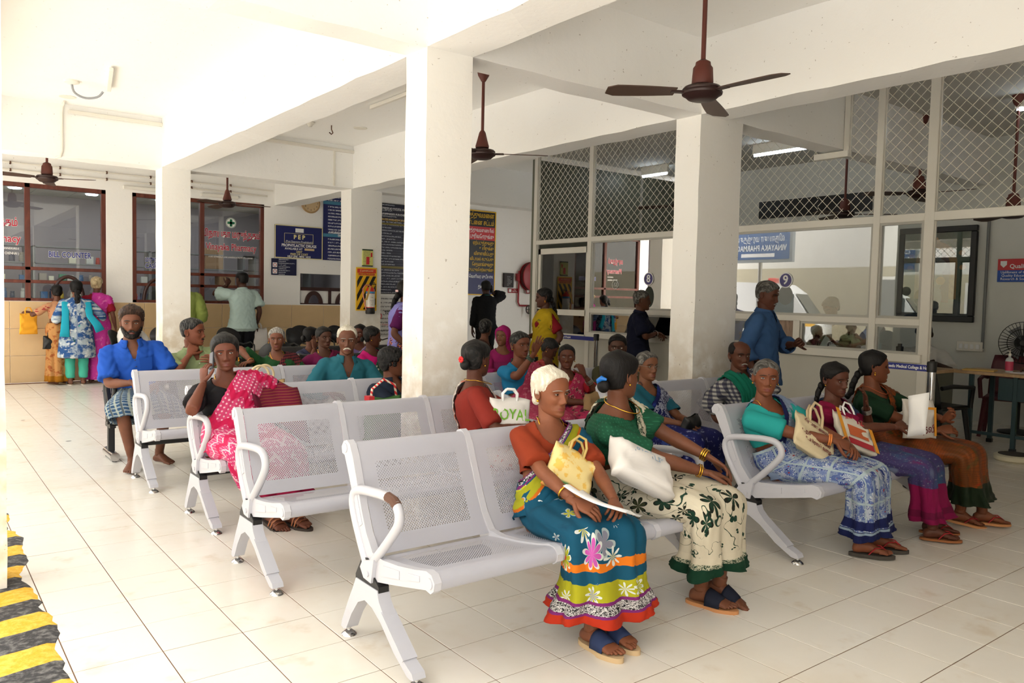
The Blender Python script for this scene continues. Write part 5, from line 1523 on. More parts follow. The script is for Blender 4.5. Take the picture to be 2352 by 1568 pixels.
def braid(R, offs, radii, name='braid', mat=None, at=(0, .088, -.035)):
    """hair hanging from the nape; offsets in the person's own frame"""
    b = R['HM'] @ V3(at); pts = [R['HM'] @ V3((at[0], at[1] - .03, at[2] + .02)), b] + [b + V3(o) for o in offs]
    pts = [pts[0]] + [p for p in pts[1:]]
    P = resample3(pts, .03); n = len(P); rr = np.interp(np.linspace(0, 1, n), np.linspace(0, 1, len(radii)), radii)
    m = MB()
    for i in range(n - 1):
        d = (P[min(i + 1, n - 1)] - P[max(i - 1, 0)]).normalized(); a, c = frame_from(d, V3((1, 0, 0)))
        m.ball(P[i] + a * rr[i] * .35 * (1 if i % 2 else -1), rr[i] * .95, rr[i] * .8, rr[i] * 1.15, 10, 7)
    m.tube(P, [r * .8 for r in rr], 10)
    return m.obj(name, mat or HAIRS['black'], R['T'], smooth=180)
def resample3(pts, step):
    out = []
    for i in range(len(pts) - 1):
        p0 = pts[max(i - 1, 0)]; p1 = pts[i]; p2 = pts[i + 1]; p3 = pts[min(i + 2, len(pts) - 1)]; n = max(1, int((p2 - p1).length / step))
        for k in range(n):
            t = k / n; out.append(.5 * ((2 * p1) + (p2 - p0) * t + (2 * p0 - 5 * p1 + 4 * p2 - p3) * t * t + (3 * p1 - p0 - 3 * p2 + p3) * t ** 3))
    return out + [pts[-1]]
# ------------------------------------------------------------------ the people on the front benches
TIED = dict(line=.066, th=.008, back=.006)
BUN = dict(TIED, bun=(0, .108, .0, .036))
M_RUSTB = cloth('rust_blouse_cloth', (150, 58, 30), rough=.85)
# -- elderly woman in teal floral sari
m_teal = cloth('teal_floral_sari', (18, 84, 112), [('noise', 5, .55, .75, (12, 66, 92)), ('flower', 5.2, .30, 5, ((140, 140, 154), (170, 168, 40), (216, 110, 30), (140, 140, 156), (180, 82, 160)), .9, (176, 190, 190)),
    ('band', 1, .70, .745, (232, 124, 28), (9, .06)), ('band', 1, .80, .895, (178, 174, 34), (9, .05)), ('flower', 6.5, .46, 8, ((168, 170, 34), (150, 150, 162), (206, 92, 180)), .55, (222, 226, 220), (214, 90, 60), (.60, .89)), ('band', 1, .885, .90, (128, 44, 116)), ('lace', 1, .90, .945, 70, (26, 24, 30), (224, 220, 218)), ('band', 1, .945, .958, (128, 44, 116)), ('band', 1, .958, 1.1, (190, 52, 26))], SK)
m_tealp = cloth('teal_sari_drape_print', (18, 84, 112), [('flower', 9, .44, 5, ((160, 160, 172), (198, 196, 40), (232, 120, 30), (196, 92, 176)), .9, (226, 232, 228)), ('band', 0, -.2, .10, (128, 44, 116)), ('lace', 0, .02, .08, 80, (26, 24, 30), (224, 220, 218)), ('band', 0, .12, .30, (170, 168, 34)), ('band', 0, .30, .36, (216, 112, 28)), ('lace', 0, .84, .92, 80, (26, 24, 30), (224, 220, 218)), ('band', 0, .92, 1.2, (150, 50, 60))], (.22, .6))
A = person('elderly white-haired woman in rust blouse and teal floral sari on front bench', (2.24, 2.58, 0), -.20, s=.93, hipz=.455, headp=(.03, .11, .965), hyaw=.24, hpitch=-.05, twist=-.04, vox=.0105,
    skin=(122, 72, 48), hair=dict(line=.080, th=.009, back=.012, rough=.0014, top=.004, bun=(0, .10, -.05, .03)), hairc='white', age=1.0, gaze=(.35, -.1), eye_open=.75, brow_grey=True, fat=.92, nose=1.1,
    arms=dict(R=dict(w=(-.075, -.30, .575), pole=(-1, .3, -.6), d=(.55, -.8, -.25), n=(.45, .1, -.9), curl=.5), L=dict(w=(.11, -.31, .56), pole=(1, .4, -.5), d=(-.5, -.85, -.15), n=(-.5, .1, -.8), curl=.6)),
    legs=dict(L=dict(k=(.10, -.37, .455), a=(.075, -.33, .092), yaw=.25), R=dict(k=(-.09, -.375, .455), a=(-.02, -.36, .092), yaw=.22)),
    top=dict(mat=M_RUSTB, sleeve=.82, cut_t=.42, flare=.016, inf=.009, neck=(.085, .12, .105, -.04, -.01)), lower=dict(type='skirt', mat=m_teal, hem=.135, w=1.38, fold=1.3, hemwave=.012, waist=.13, crease=1.3))
pallu(A, m_tealp, width=.15, vox=.011)
earrings(A, .007); nosestud(A, 1); necklace(A, r=.0028, drop=.13); bangle(A, 'R', M_GOLD, 1, .28, .030, .0035)
M_SOLEC = plain('cream_sole', (196, 168, 128), .8); M_STRAPB = cloth('blue_strap', (52, 66, 104), rough=.7)
for nm in 'LR': sandal(A, nm, M_SOLEC, M_STRAPB, 'wide', .022)
# -- woman in green blouse looking away, cream leaf sari
m_leaf = cloth('cream_leaf_sari', (226, 216, 192), [('vine', 6.5, .010, (30, 62, 48)), ('flower', 7.0, .44, 6, ((28, 64, 48), (62, 66, 40), (32, 58, 44)), .85, (30, 34, 26), (176, 164, 116)), ('flower', 13, .26, 2, ((26, 60, 46),), 1.0), ('band', 1, .865, .93, (226, 216, 192)), ('lace', 1, .905, .935, 60, (20, 58, 42), (210, 206, 180)), ('band', 1, .935, 1.1, (16, 58, 40))], SK)
m_leafp = cloth('cream_leaf_drape', (226, 216, 192), [('vine', 6, .022, (30, 62, 48)), ('flower', 7, .38, 6, ((28, 64, 48), (58, 64, 38)), .85, (30, 34, 26)), ('lace', 0, .0, .10, 60, (20, 58, 42), (210, 206, 180)), ('band', 0, .9, 1.2, (22, 62, 44))], (.25, .6))
m_grn = cloth('green_dotted_blouse', (30, 88, 62), [('dots', 70, .22, (44, 112, 82))], rough=.8)
B = person('woman in green blouse and cream leaf-print sari facing away with blue hair tie', (2.76, 2.60, 0), .16, s=.97, hipz=.47, headp=(-.085, .04, 1.03), hyaw=1.36, twist=.45, vox=.0105, lean=.02,
    skin=(104, 62, 42), hair=dict(line=.07, th=.010, back=.010, bun=(0, .112, -.045, .036)), hairc='black', fat=1.12, bust=.004,
    arms=dict(L=dict(w=(.20, -.32, .64), pole=(.7, .5, -.6), d=(.3, -.85, -.5), n=(-.2, -.3, -1), curl=.35), R=dict(w=(.10, -.34, .60), pole=(-.8, -.1, -.6), d=(.8, -.5, -.2), n=(0, .1, -1), curl=.4)),
    legs=dict(L=dict(k=(.12, -.41, .475), a=(.155, -.38, .10), yaw=.2, pitch=.25), R=dict(k=(-.08, -.42, .475), a=(.06, -.34, .09), yaw=.15)),
    top=dict(mat=m_grn, sleeve=.80, cut_t=.40, flare=.012, inf=.008, neck=(.10, .115, .10, .0, -.01)), lower=dict(type='skirt', mat=m_leaf, hem=.175, w=1.18, fold=1.1, hemwave=.02, waist=.15))
pallu(B, m_leafp, side=1, width=.15, F=1.08, vox=.011)
place_on_head(B, MB().tube([(-.03, .118, -.012), (-.012, .135, -.006), (.012, .135, -.02), (.028, .122, -.04)], [.006, .013, .012, .005], 8), 'hair_tie', plain('blue_satin', (28, 110, 196), .4))
earrings(B); necklace(B, r=.0025, drop=.02); bangle(B, 'L', M_GOLD, 3, .06, .029, .0032); bangle(B, 'R', M_GOLD, 2, .10, .029, .003)
M_SOLET = plain('tan_sole', (190, 132, 84), .8); M_STRAPN = cloth('dark_blue_strap', (36, 40, 56), [('dots', 160, .3, (120, 96, 60))])
for nm in 'LR': sandal(B, nm, M_SOLET, M_STRAPN, 'wide', .02)
# -- woman in turquoise blouse, blue print sari
m_blue = cloth('blue_print_sari', (148, 166, 196), [('noise', 22, .48, .54, (92, 112, 170), 1.5), ('flower', 15, .60, 9, ((92, 112, 176), (66, 88, 158), (190, 198, 214), (120, 140, 196)), .95, (206, 214, 222), (176, 60, 50)), ('noise', 26, .60, .63, (44, 62, 134), 1.0), ('noise', 30, .68, .70, (176, 64, 54)), ('stripe', 0, .17, .10, (178, 196, 204)), ('stripe', 1, .17, .10, (178, 196, 204)), ('band', 0, .085, .13, (26, 34, 84)), ('band', 1, .865, .92, (28, 36, 88), (8, .05)), ('band', 1, .93, 1.1, (24, 32, 80)), ('band', 1, .935, .95, (150, 170, 190))], SK, wob=.02)
m_bluep = cloth('blue_print_drape', (148, 166, 196), [('flower', 12, .46, 7, ((92, 112, 176), (70, 92, 160), (190, 198, 214)), .9, (206, 214, 222), (176, 60, 50)), ('band', 0, -.2, .12, (26, 34, 84)), ('band', 0, .90, 1.2, (26, 34, 84))], (.25, .6))
C_ = person('woman in turquoise blouse and blue print sari clutching a cream cloth bag', (4.06, 2.60, 0), .20, s=.93, hipz=.46, headp=(-.075, .14, .955), hyaw=-1.0, hroll=.03, twist=-.15, vox=.0105,
    skin=(116, 66, 44), hair=dict(line=.066, th=.007, back=.006, bun=(0, .105, -.04, .03), part=True), hairc='grey', age=.6, gaze=(-.1, .1), fat=1.10, bust=.004,
    arms=dict(R=dict(w=(-.06, -.27, .64), pole=(-1, .5, -.5), d=(.55, -.75, -.35), n=(.55, .2, -.7), curl=.55), L=dict(w=(.05, -.29, .62), pole=(1, .4, -.5), d=(-.65, -.6, -.3), n=(-.3, .3, -.9), curl=.55)),
    legs=dict(L=dict(k=(.11, -.42, .455), a=(.22, -.42, .095), yaw=.35), R=dict(k=(-.09, -.42, .455), a=(.04, -.40, .095), yaw=.45)),
    top=dict(mat=cloth('turquoise_blouse', (44, 172, 168), rough=.8), sleeve=.78, cut_t=.40, flare=.014, neck=(.082, .125, .10, -.045, -.005)), lower=dict(type='skirt', mat=m_blue, hem=.12, w=1.0, fold=1.0, waist=.14, hemwave=.01))
pallu(C_, m_bluep, width=.20, F=1.06, vox=.011)
earrings(C_, .006); nosestud(C_, 1); bindi(C_, .030, .003, M_DARK); necklace(C_, r=.002, drop=.14); 
M_ORB = plain('orange_bangle', (214, 128, 60), .4)
bangle(C_, 'R', M_ORB, 2, .10, .030, .004); bangle(C_, 'L', M_ORB, 1, .08, .030, .004)
M_SOLEG = plain('dark_rubber_sole', (66, 60, 54), .85); M_STRAPR = plain('red_strap', (168, 44, 48), .6)
for nm in 'LR': sandal(C_, nm, M_SOLEG, M_STRAPR, 'thong', .02)
# -- woman in magenta blouse with hand at her eye
m_mag = cloth('plum_sari', (70, 62, 110), [('noise', 4, .45, .65, (54, 92, 128)), ('noise', 5, .56, .7, (104, 40, 96)), ('spots', 4.2, .30, (104, 112, 140), .7), ('noise', 60, .6, .66, (130, 132, 150)), ('band', 1, .72, 1.1, (140, 18, 76), (6, .06)), ('band', 1, .90, .95, (112, 14, 62), (6, .03)), ('band', 0, .86, 1.1, (120, 20, 70))], SK)
m_magp = cloth('plum_drape', (64, 84, 122), [('noise', 5, .5, .65, (84, 60, 110)), ('band', 0, -.2, .14, (130, 20, 70)), ('spots', 9, .3, (126, 30, 70)), ('band', 0, .86, 1.2, (96, 26, 72))], (.25, .6))
D_ = person('woman in magenta blouse and plum-blue sari rubbing her eye', (4.62, 2.56, 0), .22, s=.90, hipz=.455, headp=(-.02, .10, .925), hyaw=-.42, hpitch=-.12, hroll=-.05, vox=.011,
    skin=(86, 48, 34), hair=dict(line=.068, th=.010, back=.008, rough=.001), hairc='black', age=.6, gaze=(.2, -.2), eye_open=.8,
    arms=dict(L=dict(w=(.085, -.06, .765), pole=(.6, -.6, -.9), d=(-.42, -.02, .92), n=(-.6, .75, .1), curl=.3, spread=.25), R=dict(w=(.09, -.24, .66), pole=(-1, .2, -.5), d=(.9, -.35, .1), n=(0, .6, -.6), curl=.5)),
    legs=dict(L=dict(k=(.10, -.41, .455), a=(.26, -.42, .09), yaw=.5), R=dict(k=(-.08, -.42, .455), a=(.10, -.46, .09), yaw=.45)),
    top=dict(mat=cloth('magenta_blouse', (138, 16, 62), rough=.8), sleeve=.80, cut_t=.40, flare=.012, neck=(.085, .12, .095, -.04, -.01)), lower=dict(type='skirt', mat=m_mag, hem=.13, fold=1.1, waist=.14))
pallu(D_, m_magp, width=.15, vox=.012); earrings(D_, .006); bindi(D_, .03, .003, M_DARK); nosestud(D_, 1); bangle(D_, 'L', M_STEEL, 5, .10, .028, .0022, .007)
braid(D_, [(-.03, .03, -.07), (-.045, .03, -.15), (-.05, .02, -.2)], [.030, .026, .022, .016, .012])
M_SOLEO = plain('orange_brown_sole', (150, 92, 50), .8)
for nm in 'LR': sandal(D_, nm, M_SOLEO, M_STRAPR, 'thong', .014)
# -- young woman in dark green blouse, brown-orange sari, profile to the right
m_brn = cloth('brown_orange_silk_sari', (112, 62, 26), [('noise', 4.5, .42, .62, (150, 72, 28), 1.2), ('noise', 7, .55, .68, (84, 72, 34), 1.5), ('noise', 6, .62, .75, (168, 48, 26), 1.0), ('stripe', 1, .018, .25, (60, 40, 22), .35), ('band', 1, .845, 1.1, (28, 42, 26), (5, .04))], SK, rough=.5)
m_brnp = cloth('brown_orange_drape', (120, 62, 26), [('noise', 9, .45, .62, (160, 78, 30), 1.3), ('noise', 12, .58, .68, (62, 48, 26), 1.8), ('noise', 8, .64, .75, (170, 46, 24), 1.0), ('band', 0, .9, 1.2, (50, 36, 20))], (.3, .6), rough=.5)
E_ = person('young woman in dark green blouse and brown-orange sari in right profile', (5.16, 2.57, 0), .16, s=.93, hipz=.46, headp=(-.07, .11, .985), hyaw=.52, vox=.011,
    skin=(108, 60, 38), hair=dict(line=.068, th=.010, back=.008), hairc='black', gaze=(.2, 0), bust=.006,
    arms=dict(L=dict(w=(.02, -.30, .68), pole=(1, .3, -.6), d=(-.3, -.6, .5), n=(-.6, .3, .2), curl=.7), R=dict(w=(-.02, -.28, .61), pole=(-1, .4, -.5), d=(.4, -.85, .15), n=(.6, 0, -.5), curl=.7)),
    legs=dict(L=dict(k=(.12, -.43, .47), a=(.20, -.50, .10), yaw=.5), R=dict(k=(-.07, -.43, .47), a=(.10, -.40, .10), yaw=.5, pitch=.15)),
    top=dict(mat=cloth('dark_green_blouse', (20, 52, 32), rough=.8), sleeve=.72, cut_t=.40, neck=(.085, .12, .10, -.02, -.01)), lower=dict(type='skirt', mat=m_brn, hem=.16, w=1.05, fold=1.0, waist=.15, hy=-.0))
pallu(E_, m_brnp, width=.20, vox=.012); earrings(E_, .006, True); necklace(E_, plain('orange_thread', (170, 80, 40), .7), .0018, .05)
braid(E_, [(-.03, .03, -.06), (-.05, .04, -.13), (-.08, .05, -.17), (-.12, .05, -.16)], [.030, .026, .024, .024, .012])
for nm in 'LR': sandal(E_, nm, M_SOLET, M_STRAPR, 'thong', .016)
# ------------------------------------------------------------------ second and third rows, right half
COLLAR = dict(collar=True, neck=(.070, .085, .075, -.02, .0), vee=(.13, .045), inf=.014)
M_BUTD = plain('dark_button', (40, 44, 60), .4)
# woman with glasses, navy sari
m_navy = cloth('navy_batik_drape', (26, 30, 88), [('noise', 10, .5, .62, (34, 52, 130)), ('lace', 0, .15, .80, 38, (24, 26, 80), (176, 180, 200)), ('band', 0, .9, 1.2, (24, 28, 84))], (.25, .6))
m_navys = cloth('navy_batik_sari', (26, 30, 92), [('flower', 8, .4, 8, ((150, 156, 190), (60, 78, 150)), .9), ('noise', 30, .6, .64, (140, 146, 180)), ('band', 1, .86, 1.1, (30, 60, 140))], SK)
F_ = person('elderly woman with glasses, teal blouse and navy batik sari beside an empty seat', (4.16, 3.72, 0), .1, s=.90, hipz=.455, headp=(.02, .12, .925), hyaw=-.25, hpitch=.0, vox=.013,
    skin=(112, 70, 48), hair=dict(line=.072, th=.007, back=.006, bun=(0, .105, -.03, .03)), hairc='grey', age=.9, gaze=(.2, 0), eye_open=.8,
    arms=dict(L=dict(w=(.08, -.22, .56)), R=dict(w=(-.02, -.23, .56))), top=dict(mat=cloth('teal_blouse', (30, 92, 110), rough=.8), sleeve=.85, cut_t=.36, neck=(.085, .12, .10, -.045, -.01)), lower=dict(type='skirt', mat=m_navys, hem=.13, waist=.14))
pallu(F_, m_navy, width=.17, vox=.013); earrings(F_, .006); necklace(F_, plain('bead_dark', (60, 28, 24), .6), .004, .16)
gm = MB()
for sd in (-1, 1):
    gm.tube([(sd * .0315 + .021 * math.cos(a), -.098, .001 + .017 * math.sin(a)) for a in [2 * PI * k / 18 for k in range(19)]], .0012, 5, caps=False)
    gm.tube([(sd * .052, -.096, .005), (sd * .072, -.03, .008), (sd * .078, .02, .004)], .0012, 5)
gm.tube([(-.0105, -.099, .004), (0, -.102, .007), (.0105, -.099, .004)], .0012, 5)
place_on_head(F_, gm, 'glasses', M_STEEL)
# man in checked shirt with green towel
m_chk = cloth('navy_white_check', (206, 204, 198), [('stripe', 0, .030, .5, (40, 42, 76), .75), ('stripe', 1, .030, .5, (40, 42, 76), .75)], rough=.85)
G_ = person('man in navy checked shirt with a green towel over his shoulder', (5.26, 3.70, 0), -.15, 'm', s=.96, hipz=.465, headp=(-.09, .10, .975), hyaw=-.30, hpitch=-.02, vox=.013,
    skin=(88, 50, 34), hair=dict(line=.088, th=.006, back=.006, bald=.9, bald_y=-.035), hairc='black', age=.5, gaze=(.25, 0), fat=1.12,
    arms=dict(R=dict(w=(-.24, .02, .46), pole=(-.6, .8, 0), d=(0, -.2, -1), n=(1, 0, 0), curl=.4), L=dict(w=(.12, -.22, .56))),
    top=dict(COLLAR, mat=m_chk, sleeve=.82, flare=.03, placket=True), lower=dict(type='trousers', mat=cloth('grey_trousers', (70, 70, 76)), end=.95))
moustache(G_, M_GREYB, .026, -.056, .0045, .010)
tw = MB(); S_, ax_ = G_['S'], G_['axes']; vs = []; fs = []; nt = 17
a_, b_ = ax_(.85)
path = [(-.075, .10, -.10), (-.085, .06, -.02), (-.09, .0, .012), (-.088, -.07, -.005), (-.07, -.125, -.06), (-.055, -.155, -.13), (-.05, -.165, -.20), (-.045, -.165, -.27)]
for i, (x, y, z) in enumerate(path):
    for k in range(nt):
        w = (k / (nt - 1) - .5); wd = .13 + .05 * i / 7
        c = G_['cS'] + a_ * (x + w * wd) + b_ * (y * 1.12 + .008 * math.cos(k * 2.1 + i)) + V3((0, 0, z + .085 - .05 * abs(w) * (i < 5) + .012 * math.sin(k * 1.7 + i * .5) - (w * .10 if i > 5 else 0)))
        vs.append(c)
        if i and k: p = (i - 1) * nt + k - 1; fs.append((p, p + 1, p + nt + 1, p + nt))
to = MB().add(vs, fs).obj('shoulder_towel', cloth('green_towel_cloth', (22, 122, 98), rough=.95), smooth=180); md = to.modifiers.new('t', 'SOLIDIFY'); md.thickness = .008
to.matrix_world = G_['T'].matrix_basis; tag(to, 'green cotton towel draped over the checked-shirt man', 'towel')
# woman with red flower in her bun, rust-red blouse, back turned
m_wpr = cloth('white_print_drape', (226, 220, 212), [('spots', 22, .30, (206, 120, 96)), ('stripe', 2, .02, .3, (206, 112, 88), .6)], (.25, .6))
m_wprs = cloth('white_print_sari', (226, 220, 212), [('spots', 20, .30, (206, 120, 96)), ('band', 1, .85, 1.1, (190, 96, 70))], SK)
H_ = person('woman in rust-red blouse with a red flower in her bun facing away', (2.76, 3.73, 0), .75, s=.94, hipz=.46, headp=(.00, .12, 1.02), hyaw=1.05, twist=.3, vox=.013,
    skin=(88, 50, 36), hair=dict(line=.068, th=.009, back=.01, bun=(0, .112, -.03, .036)), hairc='dgrey', fat=1.05,
    arms=dict(R=dict(w=(-.14, -.24, .66)), L=dict(w=(.10, -.25, .6))), top=dict(mat=cloth('rust_red_blouse', (148, 48, 38), rough=.8), sleeve=.86, cut_t=.38, flare=.012, neck=(.10, .12, .10, .02, -.01)), lower=dict(type='skirt', mat=m_wprs, hem=.13, waist=.15))
pallu(H_, m_wpr, width=.15, vox=.013); earrings(H_); necklace(H_, r=.002, drop=.03)
fl = MB()
for k in range(7): fl.ball((.012 * math.cos(k * .9) + .0, .150, .004 + .012 * math.sin(k * .9)), .010, .007, .010, 8, 6)
place_on_head(H_, fl, 'hair_flower', plain('red_flower', (206, 30, 34), .6), 180)
# third row right: raised hand, hand at mouth, goatee
m_pkd = cloth('pink_dotted_drape', (196, 70, 104), [('noise', 40, .55, .6, (214, 120, 140)), ('band', 0, .78, 1.2, (26, 112, 150))], (.25, .6))
m_pks = cloth('pink_dotted_sari', (190, 66, 100), [('noise', 40, .55, .6, (214, 120, 140)), ('band', 1, .85, 1.1, (26, 112, 150))], SK)
I_ = person('woman in blue blouse and pink dotted sari raising her hand', (3.88, 4.82, 0), -.1, s=.92, hipz=.46, headp=(-.02, .10, 1.015), hyaw=.05, vox=.014,
    skin=(108, 62, 42), hair=dict(TIED, bun=(0, .105, -.03, .03)), hairc='salt', age=.2, gaze=(.2, 0), fat=1.05, bust=.004,
    arms=dict(R=dict(w=(-.10, -.22, .97), pole=(-.5, -.2, -1), d=(.35, -.15, .95), n=(.2, -1, -.1), curl=.12, spread=.3), L=dict(w=(.10, -.24, .58))),
    top=dict(mat=cloth('sky_blue_blouse', (30, 128, 178), rough=.8), sleeve=.75, cut_t=.4), lower=dict(type='skirt', mat=m_pks, hem=.13, waist=.15))
pallu(I_, m_pkd, width=.20, vox=.014); earrings(I_); bindi(I_); bangle(I_, 'R', plain('dark_green_glass', (40, 70, 56), .3), 3, .16, .03, .004)
m_pf = cloth('hot_pink_floral_drape', (206, 60, 104), [('flower', 16, .42, 4, ((70, 30, 44), (226, 150, 160)), .95, (226, 170, 160)), ('band', 0, .85, 1.2, (176, 96, 90))], (.25, .6))
m_pfs = cloth('hot_pink_floral_sari', (200, 56, 100), [('flower', 13, .42, 4, ((60, 26, 40), (60, 26, 40), (220, 150, 150)), .95, (214, 150, 120)), ('noise', 4, .5, .6, (60, 26, 46))], SK)
J_ = person('woman in pink leaf-print sari with her hand at her mouth', (4.28, 4.72, 0), -.15, s=.88, hipz=.45, headp=(-.02, .10, .915), hyaw=-.50, hpitch=.05, vox=.014,
    skin=(94, 54, 38), hair=dict(TIED, line=.068), hairc='dgrey', age=.5, gaze=(0, .1),
    arms=dict(L=dict(w=(.02, -.10, .79), pole=(.7, -.4, -.9), d=(-.35, .2, .85), n=(-.2, 1, 0), curl=.95), R=dict(w=(.03, -.22, .58))),
    top=dict(mat=cloth('coral_red_blouse', (196, 44, 56), rough=.8), sleeve=.75, cut_t=.4), lower=dict(type='skirt', mat=m_pfs, hem=.13, waist=.15))
pallu(J_, m_pf, width=.19, vox=.014); earrings(J_); bindi(J_); nosestud(J_, -1); necklace(J_, r=.002, drop=.10); bangle(J_, 'L', M_STEEL, 4, .3, .029, .003)
K_ = person('man with goatee in olive shirt over a white vest', (4.90, 4.80, 0), -.35, 'm', s=.93, hipz=.46, headp=(-.02, .07, .975), hyaw=-.45, vox=.014, skin=(74, 44, 30),
    hair=dict(line=.066, th=.012, back=.004, tab=[.066, .062, .05, .03, .015, .03, .0, -.045, -.05]), hairc='black', gaze=(-.8, .1),
    top=dict(COLLAR, mat=cloth('olive_shirt', (70, 68, 44)), sleeve=.85, flare=.02, vee=(.20, .06)), lower=dict(type='trousers', mat=cloth('dark_trousers', (34, 34, 40)), end=.95))
moustache(K_, M_DARK, .024, -.056, .005, .014); beard(K_, M_DARK, -.072, .006, .45)
np_vest = MB()
K_S, K_ax = K_['S'], K_['axes']; a_, b_ = K_ax(.8); c_ = K_S(.82)
np_vest.add([c_ - a_ * .055 - b_ * .105 + V3((0, 0, .01)), c_ + a_ * .055 - b_ * .105 + V3((0, 0, .01)), c_ + a_ * .03 - b_ * .135 - V3((0, 0, .12)), c_ - a_ * .03 - b_ * .135 - V3((0, 0, .12))], [(0, 1, 2, 3)]).obj('vest', M_WHITE, K_['T'])
# ------------------------------------------------------------------ third to sixth rows, left half
m_pink = cloth('pink_ikat_sari', (216, 66, 122), [('dots', 46, .26, (240, 190, 206)), ('zigzag', .05, 1.4, 9, .10, (240, 196, 206)), ('zigzag', .06, 1.2, 4, .14, (206, 30, 88)), ('band', 1, .88, .92, (236, 200, 208)), ('band', 1, .92, 1.1, (170, 24, 76))], SK)
m_pinkp = cloth('pink_ikat_drape', (220, 72, 122), [('dots', 40, .26, (242, 196, 210)), ('zigzag', .05, 1.2, 5, .13, (208, 28, 84))], (.30, .6))
L_ = person('woman in pink ikat sari talking on a mobile phone', (1.62, 4.80, 0), -.05, s=.98, hipz=.47, headp=(-.06, .13, 1.005), hyaw=-.22, hpitch=.02, hroll=-.06, vox=.0115,
    skin=(102, 58, 42), hair=dict(line=.066, th=.013, back=.012, rough=.0012, top=.004, bun=(0, .11, -.04, .036)), hairc='dgrey', fat=1.15, bust=.008, gaze=(.35, .5), jaw=1.06,
    arms=dict(R=dict(w=(-.205, .06, .835), pole=(-.5, -.6, -.8), d=(.06, .12, .97), n=(.9, .35, .1), curl=.75), L=dict(w=(.30, .02, .62), pole=(1, .5, -.2), d=(.2, -.3, -.9), n=(-1, 0, 0), curl=.4)),
    legs=dict(L=dict(k=(.13, -.42, .475), a=(.21, -.32, .09), yaw=.35), R=dict(k=(-.10, -.43, .475), a=(.10, -.28, .10), yaw=.25, pitch=.2)),
    top=dict(mat=cloth('black_blouse', (22, 20, 24)), sleeve=.66, cut_t=.42, neck=(.09, .125, .105, -.045, -.01)), lower=dict(type='skirt', mat=m_pink, hem=.20, w=1.0, fold=1.1, waist=.16))
pallu(L_, m_pinkp, width=.23, F=1.15, vox=.012, q_off=-.07, arm_cover=.45, thick=.026); earrings(L_, .007, True); bindi(L_, .03, .0035); necklace(L_, r=.0025, drop=.12)
pw = MB(); vs = []; fs = []; Sh, E, W, _a = L_['J']['L']      # wide pallu border spread over the left arm and the backrest
for i in range(13):
    for k in range(9):
        u, w = i / 12, k / 8
        x = .06 + .34 * u; y = .02 + .14 * w + .02 * math.sin(u * 5); z = .86 - .26 * (abs(w - .45) * 2) ** 2 * (w < .45) - .05 * (w > .45) * w - .20 * u * u - .02 * math.sin(w * 6 + u * 8) * .5
        z = .87 - .10 * u - .34 * (1 - w) ** 1.4 * (.5 + .5 * u) + .01 * math.sin(u * 14 + w * 5)
        vs.append((x, y - .10 * (1 - w), z))
        if i and k: p = (i - 1) * 9 + k - 1; fs.append((p, p + 1, p + 10, p + 9))
m_bord = cloth('maroon_gold_border', (122, 24, 58), [('stripe', 1, .016, .3, (150, 84, 56), .8), ('band', 0, .0, .22, (96, 16, 44))], (.5, .5))
uvs = [[(vs[j][0] * 2, vs[j][2] * 2) for j in q] for q in fs]
o = MB().add(vs, fs, 0, uvs).obj('pallu_border', m_bord, L_['T'], smooth=180); o.modifiers.new('t', 'SOLIDIFY').thickness = .004
M_SOLEK = plain('brown_sandal_sole', (58, 48, 42), .8); M_STRAPC = plain('copper_strap', (150, 92, 58), .45, .3)
for nm in 'LR': sandal(L_, nm, M_SOLEK, M_STRAPC, 'multi', .02)
# man with curly dark hair, partly behind the column
N_ = person('person with curly dark hair in navy shirt half hidden by the column', (2.80, 4.86, 0), .1, 'm', s=.86, hipz=.45, headp=(-.02, .14, .905), hyaw=1.0, vox=.015, legs=dict(L=dict(k=(.1, -.30, .45), a=(.1, -.2, .085)), R=dict(k=(-.1, -.30, .45), a=(-.1, -.2, .085))), skin=(104, 62, 44),
    hair=dict(line=.062, th=.016, back=.012, rough=.003, curls=70), hairc='dgrey', top=dict(COLLAR, mat=cloth('navy_shirt', (28, 38, 56)), sleeve=.9), lower=dict(type='trousers', mat=cloth('dark_trousers', (34, 34, 40))))
# old man in teal shirt
O_ = person('old white-haired man with white moustache in loose teal shirt', (2.88, 5.98, 0), -.25, 'm', s=.98, hipz=.465, headp=(.02, .06, 1.005), hyaw=-.18, hpitch=-.06, vox=.0135, skin=(106, 66, 48),
    hair=dict(line=.082, th=.010, back=.006, rough=.0015, tab=[.082, .084, .075, .04, .02, .03, .0, -.05, -.055]), hairc='white', age=1.0, gaze=(0, 0), eye_open=.65, nose=1.15, brow_grey=True,
    arms=dict(R=dict(w=(-.16, -.20, .60)), L=dict(w=(.17, -.20, .58))),
    top=dict(COLLAR, mat=cloth('teal_shirt_cloth', (44, 112, 128), rough=.85), sleeve=1.75, flare=.008, inf=.018, wr=.004, vee=(.19, .07), pocket=True, placket=True, btn=M_BUTD), lower=dict(type='skirt', mat=cloth('white_dhoti', (214, 210, 202)), hem=.12, name='dhoti'))
moustache(O_, HAIRS['white'], .030, -.055, .0055, .014)
